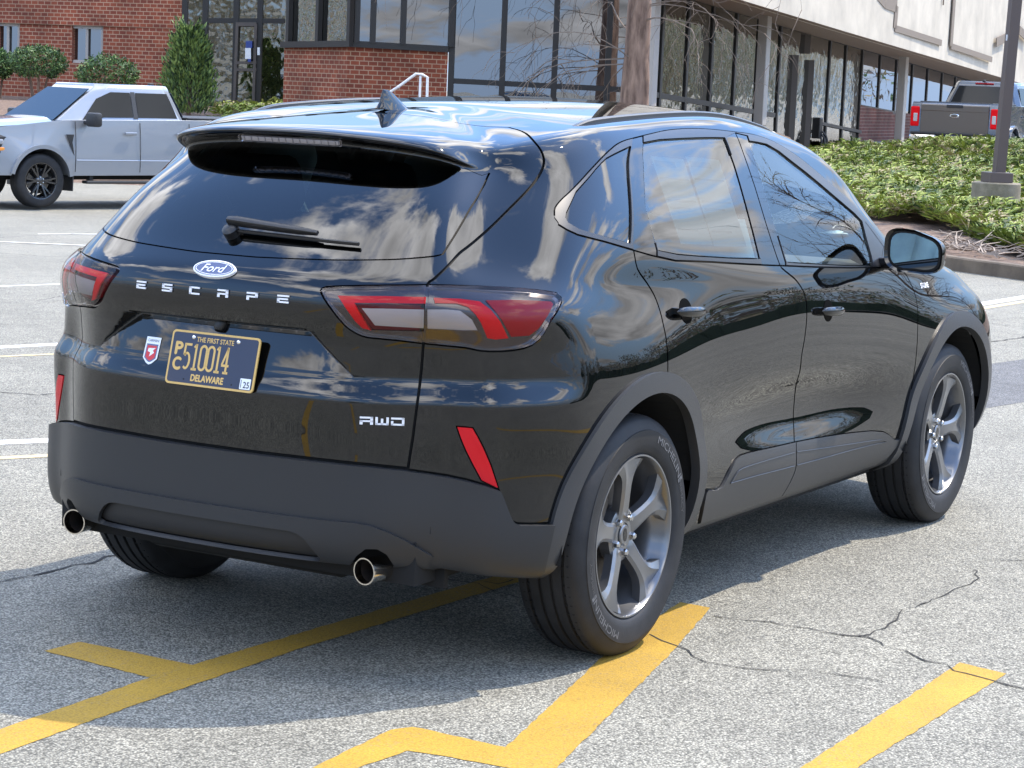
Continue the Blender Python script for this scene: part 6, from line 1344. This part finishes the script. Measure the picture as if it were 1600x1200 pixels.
for i in range(46):
    wood_tree(rng.uniform(95, 150), rng.uniform(-22, 16), rng.uniform(6, 12), rng.uniform(2.5, 4.5))
for i in range(16):
    p = DS(rng.uniform(50, 78), rng.uniform(-80, -52)); wood_tree(p.x, p.y, rng.uniform(6, 12), rng.uniform(2.5, 4.5))
for i in range(34):
    q = rng.uniform(-.52, -.22); d = rng.uniform(-95, -60); p = DS(d, -q*d*1.0); p = DS(d, q*abs(d)-0); wood_tree(p.x, p.y, rng.uniform(8, 15), rng.uniform(2.5, 4.5))
tb_ = MB(); rt = random.Random(31)
for (tx, ty_, th) in ((38, -9.8, 13.5),):
    tb_.tube([(tx, ty_, -.2), (tx+.1, ty_, th*.35), (tx, ty_+.1, th*.7), (tx+.1, ty_, th)], [.24, .17, .08, .02], 7)
    for q in range(60):
        z_ = th*rt.uniform(.14, .9); a_ = rt.uniform(0, 6.28); twig(tb_, Vector((tx, ty_, z_)), Vector((math.cos(a_), math.sin(a_), rt.uniform(.3, .9))), (th-z_)*.40+1.0, .034, 7, -.06, rt)
k = len(V); V += tb_.v; F += [tuple(i+k for i in f) for f in tb_.f]; mi += [1]*len(tb_.f)
for (a0_, a1_, r_) in ((-66, 6, 66),):
    n_ = 150; prev = None
    for i in range(n_+1):
        a = R(a0_+(a1_-a0_)*i/n_); h_ = 2.6+1.3*noise.noise(Vector((i*.13, 0, 0)))+rng.uniform(-.25, .35); k = len(V); V += [(r_*math.cos(a), r_*math.sin(a), -.2), (r_*math.cos(a)+rng.uniform(-.6, .6), r_*math.sin(a)+rng.uniform(-.6, .6), h_)]
        if prev is not None: F.append((prev, k, k+1, prev+1)); mi.append(3)
        prev = k
o = obj('woods', V, F, ['needle_mid', 'twig_brown', 'leaf_straw', 'needle_dark'], mi=mi); o['kind'] = 'stuff'
for root in (bld, wing):                     # their parts were laid out in world metres
    for ch in root.children:
        ch.location = ch.location-root.location
# ---------------------------------------------------------------- parked pickups (local +x forward, origin on the ground under the front axle)
mat('silver_paint', (.27, .29, .32), .30, metal=.4, coat=1); mat('grey_paint', (.095, .080, .068), .26, metal=.45, coat=1); mat('blue_grey_paint', (.06, .08, .11), .26, metal=.4, coat=1)
mat('truck_glass', (.006, .009, .012), .03, ior=1.33); mat('truck_plastic', (.02, .02, .021), .5); mat('truck_wheel_black', (.012, .012, .013), .22, coat=1); mat('headlamp', (.30, .31, .33), .1, coat=1); mat('amber', (.75, .28, .04), .25, coat=1)
mat('white_car', (.75, .75, .74), .2, coat=1)
def quad(mb, pts, mi=0, t=.004, n=None):
    P = [Vector(p) for p in pts]; nn = (P[1]-P[0]).cross(P[2]-P[0]).normalized()
    if n is not None and nn.dot(Vector(n)) < 0: nn = -nn
    k = len(P); mb.add([tuple(p) for p in P]+[tuple(p+nn*t) for p in P], [tuple(range(k))[::-1], tuple(range(k, 2*k))]+[(i, (i+1) % k, (i+1) % k+k, i+k) for i in range(k)], None, mi)
def arcpts(cx, cz, r, a0, a1, n=14): return [(cx+r*math.cos(R(a0+(a1-a0)*i/n)), cz+r*math.sin(R(a0+(a1-a0)*i/n))) for i in range(n+1)]
def pickup(name, label, loc, rz, paint, wheel_m='truck_wheel_black', visible_rear=False, plate=None):
    t = thing(name, label, 'pickup truck', loc, rz, 'pickup trucks parked in the lot')
    RX, RR = -3.70, -3.70; H = 1.0
    # body side in profile, wheel openings cut as notches
    low = [(.93, .50), (.95, .78), (.90, 1.16), (.80, 1.22), (-.36, 1.32), (-.36, 1.36), (-2.74, 1.40), (-2.78, 1.40), (-4.98, 1.42), (-5.02, 1.35), (-5.04, .62), (-4.75, .56)]
    low += arcpts(RX, .42, .50, 0, 180)[::1][0:0]
    under = [(-4.21, .52)]+[(RX+(.51*math.cos(R(a))), .42+.51*math.sin(R(a))) for a in range(168, 11, -12)]+[(-3.19, .52), (-.53, .50)]+[(.51*math.cos(R(a)), .42+.51*math.sin(R(a))) for a in range(168, 11, -12)]+[(.52, .50)]
    prof = low+under
    prof = [(x, z) for x, z in prof]
    V = []; n = len(prof); Y = (-1.0, -.985, .985, 1.0); 
    def wy(x, z): # body side bulges at mid height and tapers at the nose
        return .955+.045*(1-((z-.85)/.55)**2)-(.10*ss(x, .45, .95))
    bm = bmesh.new()
    for s in (-1, 1):
        vs = [bm.verts.new((x, s*wy(x, z), z)) for x, z in prof]; bm.faces.new(vs if s < 0 else vs[::-1])
    bm.verts.ensure_lookup_table()
    for i in range(n):
        j = (i+1) % n
        try: bm.faces.new((bm.verts[i], bm.verts[n+i], bm.verts[n+j], bm.verts[j]))
        except ValueError: pass
    bmesh.ops.triangulate(bm, faces=[f for f in bm.faces if len(f.verts) > 6]); bmesh.ops.recalc_face_normals(bm, faces=bm.faces[:])
    bm.verts.ensure_lookup_table(); V = [tuple(v.co) for v in bm.verts]; F = [tuple(v.index for v in f.verts) for f in bm.faces]; bm.free()
    b = obj('body', V, F, paint, t); md = b.modifiers.new('bevel', 'BEVEL'); md.width = .035; md.segments = 3; md.limit_method = 'ANGLE'; md.angle_limit = R(40); b.data.polygons.foreach_set('use_smooth', [True]*len(b.data.polygons)); b.data.set_sharp_from_angle(angle=R(30))
    # cab
    def ring(pts, z): return [(x, y, z) for x, y in pts]
    c = MB(); zb, zt = 1.30, 1.90
    B = [(-.30, .80), (-.75, .90), (-2.65, .92), (-2.77, .80)]; Tq = [(-1.17, .60), (-1.35, .70), (-2.37, .70), (-2.55, .60)]
    V = []; 
    lv = []
    for f_, z in ((0, zb), (.55, zb+.33), (.9, zt-.075), (1.0, zt-.012)):
        k = f_ if f_ < .95 else .985
        r = [(B[i][0]+(Tq[i][0]-B[i][0])*k, (B[i][1]+(Tq[i][1]-B[i][1])*k)) for i in range(4)]; r2 = r+[(x, -y) for x, y in r[::-1]]; lv.append(ring(r2, z)); V += ring(r2, z)
    r = [(x*.985-.03, y*.93) for x, y in [(Tq[i][0], Tq[i][1]) for i in range(4)]]; V += ring(r+[(x, -y) for x, y in r[::-1]], zt+.035)
    F = [(l*8+i, l*8+(i+1) % 8, (l+1)*8+(i+1) % 8, (l+1)*8+i) for l in range(4) for i in range(8)]+[tuple(range(32, 40))]
    c.add(V, F); cab = c.build('cab', paint, t); autosmooth(cab, 28)
    md = cab.modifiers.new('bevel', 'BEVEL'); md.width = .02; md.segments = 2; md.limit_method = 'ANGLE'; md.angle_limit = R(25)
    def P(x, z, s):  # point on the cab side at x, height z
        k = (z-zb)/(zt-zb); y = .90+(.70-.90)*k; return (x, s*(y+.010+.02*k), z)
    for s in (-1, 1):
        w = MB(); quad(w, [P(-.78, 1.37, s), P(-1.20, 1.42, s), P(-1.72, 1.42, s), P(-1.72, 1.81, s), P(-1.36, 1.81, s), P(-1.08, 1.70, s)], n=(0, s, 0)); d1 = w
        w.build('front_side_window', 'truck_glass', t)
        w = MB(); quad(w, [P(-1.82, 1.42, s), P(-2.56, 1.42, s), P(-2.52, 1.55, s), P(-2.42, 1.81, s), P(-1.82, 1.81, s)], n=(0, s, 0)); w.build('rear_side_window', 'truck_glass', t)
        w = MB(); quad(w, [P(-1.73, 1.40, s), P(-1.81, 1.40, s), P(-1.81, 1.82, s), P(-1.73, 1.82, s)], n=(0, s, 0), t=.006); w.build('door_pillar', 'truck_plastic', t)
    w = MB(); quad(w, [(-.33, .76, 1.345), (-.33, -.76, 1.345), (-1.065, -.61, 1.845), (-1.065, .61, 1.845)], n=(1, 0, 1), t=.012); w.build('windscreen', 'truck_glass', t)
    w = MB(); quad(w, [(-2.78, .70, 1.44), (-2.78, -.70, 1.44), (-2.63, -.56, 1.82), (-2.63, .56, 1.82)], n=(-1, 0, .4), t=.012); w.build('back_window', 'truck_glass', t)
    w = MB(); w.box((-2.56, 0, 1.885), (.05, .42, .035), bev=.01); w.build('high_stop_lamp', 'lamp_red', t)
    # bonnet shape and nose
    w = MB(); V = []
    for i in range(7):
        x = .88-1.24*i/6
        for j in range(9):
            y = -.86+1.72*j/8; V.append((x, y, 1.225+.10*i/6+.055*(1-(abs(y)/.86)**4)*(min(1, (i+.3)/1.2))+.02*(abs(y) < .5)))
    w.add(V, [(i*9+j, i*9+j+1, (i+1)*9+j+1, (i+1)*9+j) for i in range(6) for j in range(8)]); w.build('bonnet', paint, t, smooth=True)
    w = MB(); w.box((.94, 0, .93), (.06, 1.28, .40), bev=.03); w.build('grille', 'truck_plastic', t)
    w = MB(); w.box((.86, 0, .60), (.34, 1.92, .26), bev=.05); w.build('front_bumper', paint, t)
    w = MB(); w.box((.86, 0, .42), (.28, 1.86, .12), bev=.03); w.build('front_valance', 'truck_plastic', t)
    for s in (-1, 1):
        w = MB(); w.box((.70, s*.80, .96), (.44, .28, .34), bev=.05, mi=0); w.build('headlamp_housing', 'truck_plastic', t)
        w = MB(); w.box((.76, s*.885, 1.01), (.24, .15, .08), bev=.02, mi=0); w.box((.66, s*.93, .90), (.20, .04, .06), bev=.015, mi=1); w.build('headlamp', ['headlamp', 'amber'], t)
        # wheel arch lips
        for cx in (0, RX):
            w = MB(); pts = [(cx+.525*math.cos(R(a)), s*(wy(cx, .42+.5*math.sin(R(a)))-.10*ss(cx+.525*math.cos(R(a)), .45, .95)*0+.012), .42+.525*math.sin(R(a))) for a in range(172, 4, -8)]
            w.sweep(pts, [(-.03, -.03), (-.03, .03), (.03, .03), (.03, -.03)], up=(0, s, 0)); autosmooth(w.build('arch_lip', paint, t), 40)
        w = MB(); w.box((-1.95, s*.93, .40), (2.3, .16, .05), bev=.02); w.box((-.95, s*.85, .46), (.06, .1, .14)); w.box((-2.9, s*.85, .46), (.06, .1, .14)); w.build('running_board', 'truck_plastic', t)
        w = MB(); w.box((-1.86, s*.90, .55), (2.5, .12, .10), bev=.02); w.build('sill', 'truck_plastic', t)
        w = MB(); quad(w, [(-.56, s*(wy(-.56, .6)-.02), .26), (-.52, s*.72, .26), (-.52, s*.72, .62), (-.56, s*(wy(-.5, .6)), .62)], t=.02); w.build('mudflap', 'truck_plastic', t)
        w = MB(); y = s*1.003; quad(w, [(-.56, y, 1.14), (-.42, y, 1.14), (-.46, y, 1.05), (-.57, y, .82), (-.53, y, 1.02)], n=(0, s, 0), t=.008); w.build('side_vent', 'truck_plastic', t)
        for x0 in (-.60, -1.79, -2.73):
            w = MB(); pts = [(x0, s*(wy(x0, z)+.0035), z) for z in np.linspace(.56, 1.34, 9)]; w.tube(pts, .0045, 4); w.build('door_gap', 'gap_black', t)
        w = MB(); pts = [(x, s*(wy(x, .74)+.002), .74-.04*ss(-x, .7, 1.0)*0) for x in np.linspace(-.62, -2.8, 10)]; w.sweep(pts, [(-.03, -.010), (0, .004), (.03, -.010)], up=(0, s, 0)); w.build('door_crease', paint, t)
        for hx in (-1.60, -2.58):
            w = MB(); w.box((hx, s*1.012, 1.17), (.22, .03, .045), bev=.012); w.build('door_handle', paint, t)
        w = MB(); w.box((-.80, s*1.19, 1.38), (.15, .28, .22), bev=.04); w.box((-.80, s*1.0, 1.33), (.10, .18, .06), bev=.02); mo = w.build('door_mirror', 'truck_plastic', t); autosmooth(mo, 40)
        for cx in (0, RX):
            truck_wheel(t, (cx, s*.86, .418), s, wheel_m)
        for cx in (0, RX):
            w = MB(); V = []; A = [R(-8)+R(196)*i/20 for i in range(21)]
            for a in A:
                for yy in (.93, .5): V.append((cx+.50*math.cos(a), s*yy, .42+.50*math.sin(a)))
            w.add(V, [(2*i, 2*i+1, 2*i+3, 2*i+2) for i in range(20)]); w.add([(cx+.50*math.cos(a), s*.5, .42+.50*math.sin(a)) for a in A], [tuple(range(21))])
        w.build('wheel_well', 'wheel_well', t)
    w = MB(); w.box((-2.0, 0, .50), (5.4, 1.2, .16)); w.box((-4.9, 0, .5), (.2, 1.3, .2)); w.build('chassis', 'wheel_well', t)
    w = MB(); w.box((-3.88, 0, 1.425), (2.14, 1.62, .03), bev=.01); w.build('bed_cover', 'truck_plastic', t)
    # tail
    w = MB(); w.box((-5.03, 0, 1.06), (.06, 1.52, .66), bev=.03); w.box((-5.055, 0, 1.30), (.03, 1.50, .14), bev=.012); tg_ = w.build('tailgate', 'grey_paint' if visible_rear else paint, t)
    w = MB(); w.box((-5.075, 0, 1.345), (.03, .36, .07), bev=.01); w.build('tailgate_handle', 'truck_plastic', tg_)
    w = MB(); w.lathe([(0, .012), (.085, .010), (.105, 0)], 28, T=Matrix.Translation((-5.06, 0, 1.14)) @ Matrix.Rotation(R(-90), 4, 'Y') @ Matrix.Diagonal((.48, 1, 1, 1)), mi=0); w.lathe([(0, .014), (.080, .013)], 28, T=Matrix.Translation((-5.06, 0, 1.14)) @ Matrix.Rotation(R(-90), 4, 'Y') @ Matrix.Diagonal((.42, 1, 1, 1)), mi=1); w.build('oval_badge', ['chrome', 'grey_paint'], tg_)
    for s in (-1, 1):
        w = MB(); w.box((-5.0, s*.885, 1.10), (.10, .20, .44), bev=.03, mi=0); w.box((-5.045, s*.87, 1.08), (.03, .09, .18), bev=.01, mi=1); w.build('tail_lamp', ['lamp_bright', 'lamp_white'], t)
        w = MB(); w.box((-5.10, s*.64, .62), (.24, .62, .20), bev=.05); w.build('rear_bumper', 'chrome', t)
    w = MB(); w.box((-5.08, 0, .64), (.16, .72, .20), bev=.02); w.box((-5.08, 0, .745), (.24, 1.85, .05), bev=.015); w.build('bumper_step', 'truck_plastic', t)
    w = MB(); w.box((-5.165, 0, .66), (.012, .31, .155), bev=.004); pl_ = w.build('number_plate', 'notice_blue', t)
    w = MB(); w.tube([(-.2, .35, 1.935), (-.2, .35, 1.935)], .01); 
    w = MB(); w.box((-2.62, 0, 1.945), (.10, .06, .05), bev=.015); w.build('roof_antenna', 'truck_plastic', t)
    return t
def truck_wheel(t, loc, s, m):
    w = bpy.data.objects.new('wheel', None); COL.objects.link(w); w.parent = t; w.empty_display_size = .1
    w.matrix_local = Matrix.Translation(loc) @ Matrix.Rotation(R(90)*(1 if s < 0 else -1), 4, 'X')
    a = MB(); a.lathe([(.27, .10), (.285, .128), (.36, .135), (.395, .125), (.413, .10), (.416, .06), (.408, .055), (.416, .05), (.416, -.10), (.36, -.135), (.27, -.12)], 64); autosmooth(a.build('tyre', 'tyre', w), 40)
    b = MB(); b.lathe([(.275, .115), (.283, .125), (.270, .122), (.25, .09), (.24, .0), (.24, -.1)], 48)
    for k in range(6):
        for dd in (-.16, .16):
            c0 = 2*math.pi*k/6; p0 = Vector((.05*math.cos(c0), .05*math.sin(c0), .085)); p1 = Vector((.262*math.cos(c0+dd), .262*math.sin(c0+dd), .112)); b.sweep([p0, (p0+p1)/2+Vector((0, 0, .004)), p1], [(-.020, -.02), (-.012, .01), (.012, .01), (.020, -.02)], up=(0, 0, 1))
    b.lathe([(0, .105), (.045, .103), (.075, .088), (.075, .03), (0, .03)], 24); b.lathe([(0, .02), (.20, .02), (.20, 0), (0, 0)], 24)
    autosmooth(b.build('rim', m, w), 35)
    for k in range(6):
        q = 2*math.pi*(k+.5)/6; n_ = MB(); n_.lathe([(0, .112), (.011, .110), (.013, .085)], 6, T=Matrix.Translation((.055*math.cos(q), .055*math.sin(q), 0))); n_.build('lug_nut', 'lug', w)
# silver pickup: its left front tyre stands at the measured spot
def put_truck(fn, wheel_pt, local, rz):
    c, s = math.cos(rz), math.sin(rz); return (wheel_pt.x-(local[0]*c-local[1]*s), wheel_pt.y-(local[0]*s+local[1]*c), wheel_pt.z)
rz1 = R(163); wp_ = at(62, 325, 34.6); pickup('pickup_truck', 'light silver crew cab pickup with black wheels parked at the left', put_truck(None, wp_, (0, .95), rz1), rz1, 'silver_paint')
rz2 = .08; tp = at(1486, 263, 49); pickup('pickup_truck', 'dark grey pickup seen from behind, parked above the planted bed', put_truck(None, tp, (-5.05, 0), rz2), rz2, 'blue_grey_paint', visible_rear=True)
# tail of a pale car just showing past the windscreen of the black one
c = at(1292, 262, 38); t = thing('parked_car', 'pale car with a red tail lamp mostly hidden behind the black car', 'car', (c.x, c.y, c.z-.70), YAW+R(70))
m = MB(); m.prism([(-.05, .30), (-.02, .62), (.06, .86), (.55, .92), (1.15, 1.26), (2.3, 1.28), (2.9, .95), (3.9, .84), (4.15, .6), (4.15, .3)], -.86, .86, Matrix(((1, 0, 0, 0), (0, 0, 1, 0), (0, 1, 0, 0), (0, 0, 0, 1)))); b = m.build('body', 'white_car', t, bevel=.06)
m = MB(); quad(m, [(.62, -.62, .95), (.62, .62, .95), (1.13, .5, 1.22), (1.13, -.5, 1.22)], n=(-1, 0, 1), t=.01); m.build('back_window', 'truck_glass', t)
for s in (-1, 1):
    m = MB(); m.box((.0, s*.72, .70), (.10, .32, .13), bev=.03); m.build('tail_lamp', 'lamp_bright', t)
    m = MB(); quad(m, [(1.0, s*.865, .95), (2.75, s*.865, .95), (2.25, s*.865, 1.2), (1.25, s*.865, 1.2)], n=(0, s, 0), t=.005); m.build('side_window', 'truck_glass', t)
    for x in (.75, 3.3): truck_wheel(t, (x, s*.78, .30), s, 'alloy')
